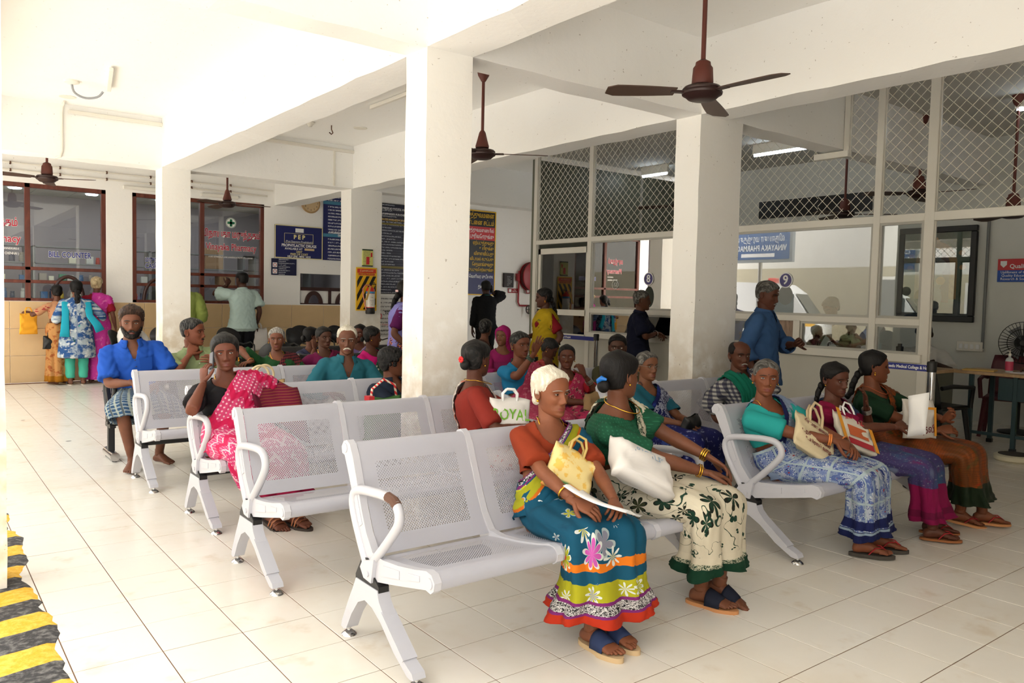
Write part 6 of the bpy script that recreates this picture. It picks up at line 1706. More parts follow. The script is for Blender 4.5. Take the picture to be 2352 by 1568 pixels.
# bearded man in bright blue shirt and checked lungi, barefoot
m_lung = cloth('blue_check_lungi', (52, 84, 120), [('stripe', 0, .045, .35, (190, 196, 176), .7), ('stripe', 1, .045, .35, (176, 190, 190), .7), ('stripe', 0, .09, .15, (30, 52, 76), .8)], SK)
Q_ = person('bearded barefoot man in bright blue shirt and checked lungi', (1.50, 6.88, 0), -.12, 'm', s=1.02, hipz=.49, headp=(-.05, .05, 1.115), hyaw=-.10, hpitch=-.03, vox=.0125, skin=(104, 64, 46),
    hair=dict(line=.068, th=.016, back=.008, rough=.004, top=.012, tab=[.068, .066, .055, .03, .015, .02, .0, -.05, -.06]), hairc='brown', age=.5, gaze=(0, 0), eye_open=.6,
    arms=dict(R=dict(w=(-.07, -.25, .66), pole=(-.7, .5, -.6), d=(.8, -.5, -.35), n=(0, .2, -1), curl=.5), L=dict(w=(.10, -.24, .64), pole=(1, .4, -.5), d=(-.7, -.6, -.3), n=(0, .2, -1), curl=.6)),
    legs=dict(R=dict(k=(-.16, -.38, .48), a=(-.085, -.36, .085), yaw=-.25), L=dict(k=(.15, -.38, .48), a=(.13, -.16, .085), yaw=.5)),
    top=dict(COLLAR, mat=cloth('bright_blue_shirt', (36, 88, 190), rough=.85), sleeve=.86, flare=.020, inf=.014, wr=.0055, vee=(.17, .05), pocket=True, placket=True, btn=M_BUTD, skirt=.50, skirt_w=1.0),
    lower=dict(type='skirt', mat=m_lung, name='lungi', rings=[(V3((0, .03, .60)), V3((1, 0, 0)), V3((0, 1, 0)), .165, .13), (V3((0, -.02, .51)), V3((1, 0, 0)), V3((0, .8, -.6)), .20, .14), (V3((0, -.16, .50)), V3((1, 0, 0)), V3((0, .2, -1)), .215, .11), (V3((0, -.30, .50)), V3((1, 0, 0)), V3((0, .15, -1)), .25, .095), (V3((0, -.40, .47)), V3((1, 0, 0)), V3((0, .5, -.9)), .27, .085), (V3((.02, -.43, .40)), V3((1, 0, 0)), V3((0, .8, -.6)), .265, .08)], fold=.5))
moustache(Q_, M_DARK, .028, -.056, .007, .012); beard(Q_, hair_mat((24, 20, 20), (60, 54, 50), .5), -.052, .014, 1.35, .004)
# man in pale green shirt looking right
R_ = person('grey-haired man in pale green shirt resting his fist at his neck', (2.02, 6.92, 0), .0, 'm', s=.98, hipz=.475, headp=(-.07, .08, 1.035), hyaw=.85, vox=.0135, skin=(118, 66, 46),
    hair=dict(line=.07, th=.009, back=.003, tab=[.07, .066, .055, .03, .015, .03, .0, -.045, -.05]), hairc='salt', age=.4, jaw=1.05, fat=1.08,
    arms=dict(R=dict(w=(-.13, -.04, .855), pole=(-.7, -.5, -.8), d=(.4, .35, .55), n=(.3, 1, -.2), curl=1.0), L=dict(w=(.06, -.20, .80), pole=(.9, -.2, -.7), d=(-.7, -.2, .25), n=(-.2, 1, -.3), curl=.5)),
    top=dict(COLLAR, mat=cloth('pale_green_shirt', (156, 172, 124)), sleeve=.8, flare=.03, inf=.016, placket=True), lower=dict(type='trousers', mat=cloth('grey_trousers', (70, 70, 76))))
moustache(R_, M_DARK, .022, -.056, .0045, .004)
# woman in green blouse and check sari, arm along the bench back
m_chks = cloth('maroon_check_drape', (44, 30, 40), [('checker', .03, (128, 52, 56))], (.3, .6))
S1 = person('woman in green blouse and dark checked sari reaching over the bench', (2.78, 7.04, 0), -.1, s=.93, hipz=.46, headp=(-.05, .10, .955), hyaw=-.30, vox=.0145, skin=(122, 74, 54),
    hair=dict(TIED, line=.066, th=.010), hairc='silver', gaze=(0, 0), fat=1.08, bust=.004,
    arms=dict(R=dict(w=(-.33, -.10, .77), pole=(-.4, .6, .5), d=(-.8, -.5, -.1), n=(0, 0, -1), curl=.4), L=dict(w=(.1, -.2, .58))),
    top=dict(mat=cloth('leaf_green_blouse', (36, 84, 46), [('band', 1, -.2, -.1, (200, 200, 180))]), sleeve=.8, cut_t=.38), lower=dict(type='skirt', mat=cloth('maroon_check_sari', (44, 30, 40), [('checker', .04, (128, 52, 56))], SK), hem=.13, waist=.15))
pallu(S1, m_chks, width=.17, vox=.0145); earrings(S1); bindi(S1, .03, .005); nosestud(S1, -1); necklace(S1, r=.003, drop=.10); bangle(S1, 'R', M_ORB, 1, .05, .03, .003)
# magenta blouse woman
m_mgd = cloth('wine_drape', (116, 22, 66), [('noise', 14, .55, .65, (150, 40, 90))], (.3, .6))
S2 = person('thin woman in wine-magenta blouse glancing right', (3.24, 7.05, 0), .0, s=.90, hipz=.455, headp=(-.03, .10, .965), hyaw=.12, vox=.0145, skin=(84, 52, 38), hair=dict(TIED, th=.010), hairc='dgrey', age=.8, gaze=(.3, .1),
    arms=dict(R=dict(w=(-.22, .0, .58), pole=(-.5, .8, 0)), L=dict(w=(.08, -.2, .58))), top=dict(mat=cloth('wine_blouse', (122, 26, 78)), sleeve=.82, cut_t=.38), lower=dict(type='skirt', mat=cloth('wine_sari', (110, 22, 62), [('band', 1, .85, 1.1, (60, 16, 40))], SK), hem=.13, waist=.15))
pallu(S2, m_mgd, width=.15, vox=.015); earrings(S2); necklace(S2, r=.003, drop=.14)
# pink blouse woman in right profile, grey hair
S3 = person('woman in hot pink blouse with grey hair turned to the right', (3.80, 7.14, 0), .35, s=.92, hipz=.46, headp=(-.04, .06, .965), hyaw=.85, hpitch=-.1, vox=.015, skin=(84, 48, 34), hair=dict(TIED, bun=(0, .105, -.04, .03)), hairc='dgrey',
    top=dict(mat=cloth('hot_pink_blouse', (226, 30, 132)), sleeve=.82, cut_t=.38), lower=dict(type='skirt', mat=cloth('green_white_sari', (60, 96, 76), [('spots', 16, .3, (220, 216, 200))], SK), hem=.13, waist=.15))
pallu(S3, cloth('green_white_drape', (60, 96, 76), [('spots', 16, .3, (220, 216, 200))], (.3, .6)), width=.14, vox=.015); earrings(S3, .007)
# two women behind
S4 = person('woman in lavender sari looking left behind the white-haired man', (4.15, 8.24, 0), -.3, s=.92, hipz=.46, headp=(0, .08, .94), hyaw=-.55, vox=.016, skin=(92, 52, 38), hair=dict(TIED), hairc='black',
    top=dict(mat=cloth('lavender_blouse', (120, 100, 150)), sleeve=.8, cut_t=.38), lower=dict(type='skirt', mat=cloth('lavender_sari', (130, 108, 160), [('stripe', 0, .05, .3, (180, 160, 190))], SK), hem=.13, waist=.15))
pallu(S4, cloth('lavender_drape', (130, 108, 160), [('stripe', 0, .05, .3, (180, 160, 190))], (.3, .6)), width=.16, vox=.016); necklace(S4, r=.003, drop=.12)
S5 = person('dark-haired woman resting her chin on her hand behind the thin woman', (3.55, 8.12, 0), .2, s=.90, hipz=.46, headp=(0, .08, .92), hyaw=1.4, vox=.016, skin=(96, 58, 42), hair=dict(TIED, bun=(0, .11, -.02, .035)), hairc='black',
    arms=dict(R=dict(w=(-.05, -.05, .80), pole=(-.5, -.5, -.8), d=(.1, .2, .9), n=(0, 1, 0), curl=.9)), top=dict(mat=cloth('slate_blouse', (60, 62, 88)), sleeve=.9, cut_t=.2), lower=dict(type='skirt', mat=cloth('slate_sari', (70, 66, 96)), hem=.13, waist=.15))
# women beyond the middle column
S6 = person('woman with pink headscarf looking left beyond the red-flower woman', (5.30, 7.02, 0), -.3, s=.95, hipz=.46, headp=(0, .08, .955), hyaw=-.75, vox=.016, skin=(126, 82, 60), hair=dict(TIED, th=.006), hairc='black', gaze=(-.5, .1),
    top=dict(mat=cloth('pink_scarf_dress', (170, 40, 110)), sleeve=1.4, cut_t=.0), lower=dict(type='skirt', mat=cloth('pink_scarf_skirt', (150, 40, 100)), hem=.1))
m_scf = cloth('pink_shimmer_scarf', (196, 40, 128), [('noise', 20, .5, .6, (226, 90, 160))])
hv = hair_cap(dict(jaw=1, age=0, hair=dict(line=.072, th=.016, back=.012, tab=[.070, .066, .05, .01, -.05, -.09, -.11, -.112, -.112])))
so = place_on_head(S6, hv, 'headscarf', m_scf, 180)
MB().tube([S6['H'] + V3((.05, .06, -.06)), S6['H'] + V3((.06, .07, -.16)), S6['H'] + V3((.03, .02, -.26))], [.06, .085, .10], 14).obj('scarf_tail', m_scf, S6['T'], smooth=180)
S7 = person('grey-haired head turned away beside the pink headscarf', (5.62, 7.75, 0), .8, s=.95, hipz=.46, headp=(0, .05, 1.02), hyaw=1.3, vox=.017, skin=(110, 70, 52), hair=dict(TIED, bun=(0, .105, -.04, .03)), hairc='salt',
    top=dict(mat=cloth('brown_blouse', (86, 60, 54)), sleeve=.8, cut_t=.2), lower=dict(type='skirt', mat=cloth('brown_skirt', (80, 56, 50)), hem=.12))
S8 = person('woman bending her head down in maroon and red sari', (5.10, 6.10, 0), .2, s=.92, hipz=.44, headp=(.06, -.02, .885), hyaw=.6, hpitch=-.55, vox=.016, skin=(84, 48, 34), hair=dict(TIED, bun=(0, .11, -.01, .034)), hairc='dgrey',
    top=dict(mat=cloth('red_dotted_blouse', (180, 40, 44), [('dots', 60, .25, (230, 190, 180))]), sleeve=.8, cut_t=.38), lower=dict(type='skirt', mat=cloth('maroon_sari', (72, 16, 40), [('spots', 18, .26, (190, 150, 160))], SK), hem=.13, waist=.15))
pallu(S8, cloth('maroon_drape', (72, 16, 40), [('spots', 18, .26, (190, 150, 160))], (.3, .6)), width=.18, vox=.016); earrings(S8)
st = thing('visitor_chair', 'dark chair under the woman bending her head', 'chair', (5.10, 6.16, 0), .2); MB().bevbox(-.22, .22, -.22, .22, .35, .38, .01).obj('seat', M_BLKST, st)
for sx in (-1, 1):
    for sy in (-1, 1): MB().tube([(sx * .2, sy * .2, 0), (sx * .2, sy * .2, .36)], .012, 8).obj('leg', M_BLKST, st)
MB().bevbox(-.21, .21, .19, .21, .52, .78, .006).obj('backrest', M_BLKST, st); MB().box(-.2, -.18, .19, .21, .36, .55).box(.18, .2, .19, .21, .36, .55).obj('back_frame', M_BLKST, st)
# seated man in white shirt by the pharmacy
U1 = person('man in white shirt and blue lungi seated by the pharmacy wall', (2.42, 11.36, 0), 1.0, 'm', s=1.0, hipz=.48, headp=(.0, .02, 1.06), hyaw=.35, hpitch=-.08, vox=.017, skin=(62, 38, 28), hair=dict(line=.066, th=.012, tab=[.066, .062, .05, .03, .015, .03, .0, -.045, -.05]), hairc='black',
    top=dict(COLLAR, mat=cloth('white_shirt', (232, 230, 226)), sleeve=.8, flare=.03, inf=.02), lower=dict(type='skirt', mat=cloth('blue_lungi', (60, 120, 190), [('stripe', 0, .05, .2, (180, 200, 220))], SK), hem=.14, name='lungi'))
# ------------------------------------------------------------------ standing people
SHORT = dict(line=.066, th=.010, back=.002, tab=[.066, .062, .05, .03, .015, .03, .0, -.045, -.05])
HANG = lambda sd, y=0.0, z=.80: dict(w=(sd * .25, -.02 + y, z), pole=(sd * .3, 1, 0), d=(0, -.05, -1), n=(-sd, 0, 0), curl=.35)
V1 = person('man in dark navy shirt standing at counter window eight', (6.88, 6.50, 0), .65, 'm', s=.93, pose='stand', hipz=.80, headp=(0, -.03, 1.395), hyaw=.15, vox=.0145, skin=(92, 56, 40), hair=dict(SHORT, line=.072), hairc='grey', age=.4, hs=1.05,
    arms=dict(R=dict(w=(-.06, -.22, 1.02), pole=(-1, .4, -.5), d=(.9, -.3, 0), n=(0, .2, -1), curl=.7), L=dict(w=(.05, -.24, 1.0), pole=(1, .4, -.4), d=(-.8, -.4, -.1), n=(0, .2, -1), curl=.7)),
    top=dict(COLLAR, mat=cloth('dark_navy_shirt', (20, 24, 48)), sleeve=.85, flare=.03, inf=.02, skirt=.68), lower=dict(type='trousers', mat=cloth('dark_trousers', (34, 34, 40))))
moustache(V1, M_GREYB, .024, -.056, .0045, .006); bangle(V1, 'R', M_STEEL, 1, .1, .034, .004)
V2 = person('man in blue shirt with white forehead mark standing beside the wide column', (5.82, 4.06, 0), .35, 'm', s=.97, pose='stand', hipz=.82, headp=(0, -.03, 1.46), hyaw=-.10, hpitch=-.22, vox=.0135, skin=(84, 48, 34), hair=dict(SHORT, line=.076, th=.012, rough=.001), hairc='grey', age=.4, eye_open=.6, fat=1.1,
    arms=dict(L=dict(w=(.10, -.26, 1.05), pole=(1, .5, -.6), d=(-.6, -.6, .3), n=(-.3, .6, -.6), curl=1.1), R=HANG(-1)),
    top=dict(COLLAR, mat=cloth('steel_blue_shirt', (62, 96, 144)), sleeve=1.5, flare=.02, inf=.018, skirt=.70, placket=True, btn=M_BUTD, pocket=True), lower=dict(type='trousers', mat=cloth('dark_trousers', (34, 34, 40))))
moustache(V2, M_GREYB, .025, -.056, .005, .008)
for xx in (-.010, .010): place_on_head(V2, MB().box(xx - .006, xx + .006, -.0925, -.089, .044, .047), 'forehead_mark', M_WHITE)
V3_ = person('woman in yellow floral sari with a long braid standing by the glass door', (5.76, 6.88, 0), -2.0, s=.97, pose='stand', hipz=.82, headp=(0, -.02, 1.40), hyaw=-.25, hpitch=-.10, vox=.0145, skin=(78, 46, 34), hair=dict(TIED), hairc='dgrey', fat=1.1, bust=.006,
    arms=dict(L=HANG(1), R=dict(w=(-.12, -.18, .95))), top=dict(mat=cloth('crimson_blouse', (140, 22, 36)), sleeve=.75, cut_t=.42), lower=dict(type='skirt', mat=cloth('yellow_floral_sari', (186, 160, 30), [('flower', 6, .3, 6, ((196, 60, 34), (88, 96, 30)), .9), ('noise', 12, .6, .68, (90, 110, 30))], SK), hem=.06, per=8))
pallu(V3_, cloth('yellow_floral_drape', (196, 164, 26), [('flower', 5, .34, 6, ((200, 64, 34), (100, 100, 40)), .9), ('noise', 10, .62, .7, (110, 120, 40))], (.35, .6)), width=.26, F=1.1, vox=.0145, q_off=-.09, arm_cover=.6)
earrings(V3_, .007, True); necklace(V3_, plain('pink_beads', (196, 150, 130), .5), .0025, .03)
braid(V3_, [(.0, .04, -.10), (.01, .06, -.24), (.02, .07, -.36), (.05, .08, -.46), (.08, .09, -.50)], [.034, .030, .026, .022, .024, .010])
V4 = person('man in black shirt on the phone with his back turned by the hose reel wall', (8.46, 11.8, 0), PI - .3, 'm', s=1.05, pose='stand', hipz=.86, headp=(0, -.03, 1.575), hyaw=.0, vox=.018, skin=(66, 40, 30), hair=dict(SHORT), hairc='black',
    arms=dict(R=dict(w=(-.16, -.10, 1.48), pole=(-1, .2, -.8), d=(.3, .0, 1), n=(1, 0, 0), curl=.7), L=HANG(1)),
    top=dict(COLLAR, mat=cloth('black_shirt', (20, 20, 22)), sleeve=1.8, inf=.02, skirt=.84), lower=dict(type='trousers', mat=cloth('black_trousers', (14, 14, 16))))
MB().tube([V4['N'] + V3((.07 * math.sin(a), .02 + .07 * -math.cos(a), .01)) for a in [PI * 2 * k / 16 for k in range(17)]], .006, 6, caps=False).obj('lanyard', plain('teal_lanyard', (20, 110, 100), .6), V4['T'])
m_kur = cloth('blue_green_floral_kurta', (186, 200, 210), [('noise', 9, .42, .55, (52, 92, 150)), ('noise', 7, .60, .70, (18, 82, 66)), ('noise', 16, .55, .62, (220, 226, 228)), ('noise', 6, .64, .72, (22, 34, 84))], rough=.85)
V5 = person('woman in blue floral kurta with turquoise scarf standing at the bill counter', (1.97, 12.88, 0), PI - .1, s=.97, pose='stand', hipz=.82, headp=(0, -.02, 1.39), hyaw=.15, vox=.0165, skin=(112, 72, 54), hair=dict(TIED, th=.012, back=.012), hairc='black', fat=1.12,
    arms=dict(L=dict(HANG(1, -.06, .80), curl=.9), R=dict(w=(-.20, -.16, .90), pole=(-1, .5, -.3))), top=dict(mat=m_kur, sleeve=1.1, flare=.02, inf=.018, skirt=.40, skirt_w=1.3, name='kurta'), lower=dict(type='trousers', mat=cloth('mint_leggings', (86, 206, 178)), name='leggings', inf=.02, end=.96))
braid(V5, [(.0, .04, -.09), (.01, .05, -.22), (.02, .06, -.34), (.02, .06, -.42)], [.036, .034, .030, .026, .014])
m_turq = cloth('turquoise_scarf_cloth', (40, 178, 206))
for sx, x0, zz in ((1, .13, .70), (-1, -.13, .78)):
    pts = [(x0 * .9, -.12, 1.12), (x0, -.02, 1.22), (x0 * 1.05, .09, 1.18), (x0 * 1.1 + (.0 if sx > 0 else -.02), .15, 1.0), (x0 * 1.15 + (0 if sx > 0 else -.10), .17, zz + .1), (x0 * 1.2 + (0 if sx > 0 else -.14), .17, zz)]
    MB().tube(pts, [.045, .05, .05, .045, .055, .065], 12, flat=.22).obj('scarf', m_turq, V5['T'], smooth=180)
for nm in 'LR': sandal(V5, nm, plain('light_sole', (214, 200, 180), .8), plain('grey_strap', (96, 100, 112), .6), 'wide', .02)
V6 = person('woman in bright pink sari with pale hair bun at the bill counter', (2.26, 13.02, 0), PI - .35, s=.96, pose='stand', hipz=.84, headp=(0, -.02, 1.455), hyaw=-.1, vox=.0175, skin=(90, 54, 40), hair=dict(TIED, th=.012, bun=(0, .11, .02, .045)), hairc='beige', fat=1.05,
    arms=dict(L=dict(w=(.16, -.25, 1.05)), R=HANG(-1)), top=dict(mat=cloth('red_blouse', (150, 20, 44)), sleeve=.8, cut_t=.4), lower=dict(type='skirt', mat=cloth('bright_pink_sari', (206, 60, 160), [('noise', 14, .55, .65, (226, 110, 180))], SK), hem=.06, per=6))
pallu(V6, cloth('bright_pink_drape', (206, 60, 160), [('noise', 14, .55, .65, (226, 110, 180))], (.3, .6)), width=.22, vox=.0175, side=-1, back_w=.14)
V7 = person('woman in orange print sari reaching towards the bill counter', (1.76, 13.0, 0), PI + .5, s=.90, pose='stand', hipz=.78, headp=(0, -.03, 1.33), hyaw=-.5, vox=.0175, skin=(96, 58, 42), hair=dict(TIED, bun=(0, .11, -.03, .035)), hairc='black',
    arms=dict(L=dict(w=(.20, -.30, 1.03), pole=(1, .3, -.6), d=(.3, -.9, .2), n=(0, 0, -1), curl=.5), R=HANG(-1, 0, .75)), top=dict(mat=cloth('peach_print_blouse', (206, 150, 110), [('spots', 30, .3, (170, 60, 60))]), sleeve=.8, cut_t=.4), lower=dict(type='skirt', mat=cloth('orange_sari', (206, 150, 90), [('noise', 9, .5, .6, (170, 96, 50)), ('band', 1, .9, 1.1, (170, 110, 20))], SK), hem=.05, per=6))
V8 = person('man in pale aqua shirt and black shorts standing at the pharmacy window', (4.36, 12.86, 0), PI + .05, 'm', s=1.07, pose='stand', hipz=.88, headp=(0, -.03, 1.585), hyaw=.3, vox=.0165, skin=(70, 42, 32), hair=dict(SHORT), hairc='black', fat=1.05,
    arms=dict(L=dict(w=(.18, -.20, 1.50), pole=(1, .2, -.9), d=(-.4, -.3, .8), n=(0, -1, 0), curl=.6), R=HANG(-1, 0, .86)), top=dict(COLLAR, mat=cloth('pale_aqua_shirt', (196, 220, 216)), sleeve=.75, flare=.035, inf=.026, skirt=.80, skirt_w=1.18), lower=dict(type='trousers', mat=cloth('black_shorts_cloth', (18, 19, 26)), end=.02, inf=.024, name='shorts'))
V9 = person('man in lime green shirt half hidden behind the slim column', (3.46, 12.86, 0), PI - .2, 'm', s=1.04, pose='stand', hipz=.86, headp=(0, -.03, 1.53), vox=.0175, skin=(80, 48, 36), hair=dict(SHORT), hairc='black', arms=dict(L=dict(w=(.15, -.2, 1.1)), R=HANG(-1, -.02, .86)),
    top=dict(COLLAR, mat=cloth('lime_green_shirt', (150, 166, 86)), sleeve=1.6, inf=.024, skirt=.80, skirt_w=1.0), lower=dict(type='trousers', mat=cloth('grey_trousers', (70, 70, 76))))
m_pur = cloth('purple_check_skirt', (64, 40, 110), [('checker', .045, (206, 110, 50)), ('dots', 40, .2, (230, 226, 230))], SK)
V10 = person('woman in purple blouse with lavender scarf standing behind the middle column', (4.36, 7.62, 0), .9, s=1.0, pose='stand', hipz=.84, headp=(0, -.02, 1.44), hyaw=.6, vox=.0155, skin=(96, 58, 42), hair=dict(TIED, th=.012), hairc='black', fat=1.15, bust=.008,
    arms=dict(L=HANG(1), R=HANG(-1, -.08, .82)), top=dict(mat=cloth('purple_blouse', (98, 26, 90)), sleeve=.78, cut_t=.25, inf=.012), lower=dict(type='skirt', mat=m_pur, hem=.06, per=7))
pallu(V10, cloth('lavender_scarf_cloth', (150, 146, 220)), width=.20, F=1.15, vox=.0155, side=-1, q_off=-.05, back_w=.12)
braid(V10, [(.0, .05, -.08), (.01, .07, -.18), (.0, .07, -.26)], [.04, .036, .032, .02], 'ponytail')
place_on_head(V10, MB().bevbox(-.03, .03, .11, .125, -.015, .01, .004), 'hair_clip', plain('pink_clip', (226, 190, 190), .4))
# inside the office
V11 = person('woman in cream shawl bending over the counter behind the glass', (8.85, 4.85, 0), -1.75, s=.98, pose='stand', hipz=.84, headp=(-.06, -.42, 1.36), hyaw=-.1, hpitch=-.5, vox=.017, skin=(76, 44, 32), hair=dict(TIED, th=.012, back=.012), hairc='black', lean=.1,
    arms=dict(L=dict(w=(.16, -.52, 1.0)), R=dict(w=(-.16, -.52, 1.0))), top=dict(mat=cloth('cream_shawl', (206, 198, 176)), sleeve=1.5, inf=.03, cut_t=-.1), lower=dict(type='skirt', mat=cloth('wine_cream_skirt', (190, 178, 156), [('spots', 14, .36, (90, 20, 44))], SK), hem=.08, per=6))
V12 = person('man in white shirt writing at the office desk', (9.2, 4.25, 0), -1.35, 'm', s=1.0, hipz=.50, headp=(0, -.10, 1.08), hyaw=-.1, hpitch=-.45, vox=.017, skin=(52, 34, 26), hair=dict(SHORT), hairc='black',
    arms=dict(L=dict(w=(.14, -.36, .80)), R=dict(w=(-.12, -.38, .80))), top=dict(COLLAR, mat=cloth('white_shirt', (232, 230, 226)), sleeve=.9, inf=.02), lower=dict(type='trousers', mat=cloth('dark_trousers', (34, 34, 40))))
V13 = person('person with a wristwatch resting an arm on the teal desk at the picture edge', (9.1, 2.75, 0), -1.6, 'f', s=.98, hipz=.50, headp=(0, -.05, 1.10), vox=.018, skin=(96, 56, 40), hair=dict(TIED), hairc='black',
    arms=dict(L=dict(w=(-.10, -.36, .80)), R=dict(w=(-.35, -.30, .80))), top=dict(mat=cloth('pink_office_top', (190, 70, 110)), sleeve=.8), lower=dict(type='skirt', mat=cloth('lime_stripe_skirt', (176, 190, 50), [('stripe', 1, .06, .3, (150, 160, 40))], SK), hem=.2))
# ------------------------------------------------------------------ notice boards on the far wall
def printed(name, base, ink, rows, u0=.1, u1=.9, seed=0.0, cols=26, duty=.62, zones=()):
    """rows of small illegible print across a flat board (generated coordinates 0-1)"""
    if name in MATS: return MATS[name]
    t = NT(name); n = t.node('ShaderNodeTexCoord'); sp = t.node('ShaderNodeSeparateXYZ'); t.link(n.outputs['Generated'], sp.inputs[0]); u, v = sp.outputs[0], sp.outputs[2]
    r = t.math('MULTIPLY', v, rows); row = t.math('FLOOR', r); fr = t.math('FRACT', r)
    wn = t.node('ShaderNodeTexWhiteNoise', noise_dimensions='2D'); t.link(t.vec(row, seed), wn.inputs["Vector"])
    ln = t.math('ADD', t.math('MULTIPLY', wn.outputs[0], (u1 - u0) * .6), u0 + (u1 - u0) * .35)
    f, _ = t.noise(t.vec(t.math('MULTIPLY', u, cols * 3.2), t.math('MULTIPLY', row, 7.3), t.math('MULTIPLY', fr, 2.2)), 1.0, 2, .5)
    ink_m = t.math('MULTIPLY', t.math('GREATER_THAN', f, .46), t.math('MULTIPLY', t.math('GREATER_THAN', fr, .28), t.math('LESS_THAN', fr, .28 + duty * .72)))
    ink_m = t.math('MULTIPLY', ink_m, t.math('MULTIPLY', t.math('GREATER_THAN', u, u0), t.math('LESS_THAN', u, ln)))
    col = t.mix(t.math('MULTIPLY', ink_m, .8), lin(base), lin(ink))
    for z0, z1, c in zones:
        col = t.mix(t.math('MULTIPLY', t.math('GREATER_THAN', v, z0), t.math('LESS_THAN', v, z1)), col, lin(c))
    MATS[name] = t.done(col, .4); return MATS[name]
M_CREAMP = plain('cream_print', (232, 220, 160), .5)
pep = board('signboard', 'blue framed PEP drugs board on the far wall', 5.085, 5.96, 2.0, 2.57, M_NAVY, frame=M_CREAMP, fw=.012)
on(pep, 'P E P', .10, .44, .37, M_CREAMP, bold=.004); on(pep, '(Post Exposure Prophylaxis)', .048, .44, .292, M_WHITE, xs=.9); on(pep, 'PROPHYLACTIC DRUGS', .066, .44, .222, M_WHITE, bold=.002, xs=.9)
on(pep, 'AVAILABLE AT', .05, .34, .165, M_WHITE, bold=.001); on(pep, '24X7', .05, .44, .115, M_CREAMP, bold=.001); on(pep, 'FREE OF COST', .05, .44, .072, M_CREAMP, bold=.001); on(pep, 'HELP LINE : 98941 16525', .045, .44, .032, M_WHITE, bold=.001, xs=.9)
MB().box(.54, .72, -.004, 0, .147, .185).obj('patch', plain('tan_patch', (206, 180, 140), .6), pep)
MB().box(.37, .52, -.004, 0, .455, .525).obj('crest', M_WHITE, pep)
rp = MB(); 
for a, b, c, d in ((.17, .70, .265, .27), (.17, .70, .43, .435), (.17, .175, .27, .43), (.695, .70, .27, .43)): rp.box(a, b, -.003, 0, c, d)
rp.obj('outline', M_CREAMP, pep)
bn = board('signboard', 'tall navy duty notice board partly behind the extinguisher column', 5.975, 6.85, 2.0, 3.16, printed('navy_notice_print', (26, 32, 88), (210, 212, 220), 20, .10, .95, 2.0, 20, .6, ((.86, .91, (70, 130, 160)), (.36, .41, (70, 130, 160)))))
on(bn, 'AARUPADAI VEEDU', .06, .10, .50, M_WHITE, 'LEFT', .001, .8); on(bn, 'EMPLOYEES', .055, .28, .45, M_WHITE, 'LEFT', .001, .8)
ns = board('notice', 'small dark blue no-smoking notice under the PEP board', 5.03, 5.48, 1.70, 1.985, printed('nosmoke_print', (22, 24, 62), (206, 208, 214), 9, .28, .96, 5.0, 16))
for zz in (.175, .065):
    MB().box(.02, .10, -.004, 0, zz - .04, zz + .04).obj('icon_panel', M_WHITE, ns); MB().lathe([(.022, -.006), (.03, -.006), (.03, -.004), (.022, -.004)], 20, (.06, 0, zz), 'y').obj('icon_ring', M_RED, ns)
lb = board('signboard', 'tall dark list board of hospital services right of the far column', 6.95, 7.95, 1.42, 3.12, printed('service_list_print', (20, 20, 44), (176, 178, 186), 32, .16, .80, 9.0, 18, .55, ((.285, .31, (120, 104, 30)), (.765, .785, (120, 104, 30)))), frame=M_BLKS, fw=.01)
on(lb, 'VEEDU MEDICAL COLLEGE AND HOSPITAL', .062, .5, 1.60, M_WHITE, xs=.72); on(lb, 'KIRUMAMPAKKAM, PUDUCHERRY-607403', .055, .5, 1.50, M_WHITE, xs=.72); on(lb, 'SERVICES AVAILABLE FOR IN-PATIENTS', .058, .52, 1.395, M_YEL, xs=.72)
gl = MB()
for i in range(24): gl.box(.02, .98, -.002, 0, .12 + i * .05, .122 + i * .05)
gl.box(.80, .804, -.002, 0, .1, 1.3).obj('grid_line', plain('grey_line', (120, 122, 134), .5), lb)
tb = board('poster', 'white tobacco-free poster below the service list board', 6.98, 7.85, .62, 1.37, printed('tobacco_print', (206, 204, 200), (70, 60, 60), 10, .12, .9, 3.0, 12, .45), cat='poster')
on(tb, 'TOBACCO', .085, .42, .44, M_BLKS, bold=.003, xs=.85); on(tb, 'any Violation', .06, .10, .22, M_RED, 'LEFT', xs=.9); on(tb, 'Contact No', .05, .10, .10, M_BLKS, 'LEFT', xs=.9)
MB().lathe([(.045, -.004), (.06, -.004), (.06, 0), (.045, 0)], 24, (.13, 0, .38), 'y').box(.09, .17, -.003, 0, .375, .385).obj('no_smoking_ring', M_RED, tb)
bk = board('signboard', 'tall black Tamil warning board with red band and yellow edge', 8.70, 9.80, 1.44, 3.17, M_BLKS, frame=M_YEL, fw=.022)
MB().box(.022, 1.078, -.003, 0, 1.13, 1.40).obj('red_band', M_RED, bk); MB().box(.022, 1.078, -.003, 0, .022, .46).obj('blue_band', M_NAVY, bk)
for txt, z, sz, mt in (('மருத்துவமனை', 1.63, .135, M_YEL), ('தண்டனை சட்டம்', 1.48, .135, M_YEL), ('மருத்துவமனையில்', 1.325, .10, M_WHITE), ('புரிவோருக்கு', 1.20, .11, M_WHITE), ('ஏற்படுத்துவது', 1.07, .095, M_YEL), ('உயிருக்கு', .96, .095, M_YEL), ('விளைவிப்பது', .85, .095, M_YEL), ('விடாமல் தடுப்பது', .74, .09, M_YEL), ('சேதமாக்குவது', .63, .095, M_YEL), ('ஈடுபடுவோர்களுக்கு', .52, .085, M_YEL), ('வெளிவர முடியாத', .38, .09, M_WHITE), ('தண்டனை', .18, .10, M_WHITE)):
    on(bk, txt, sz, 1.05, z, mt, 'RIGHT', .001, .68)
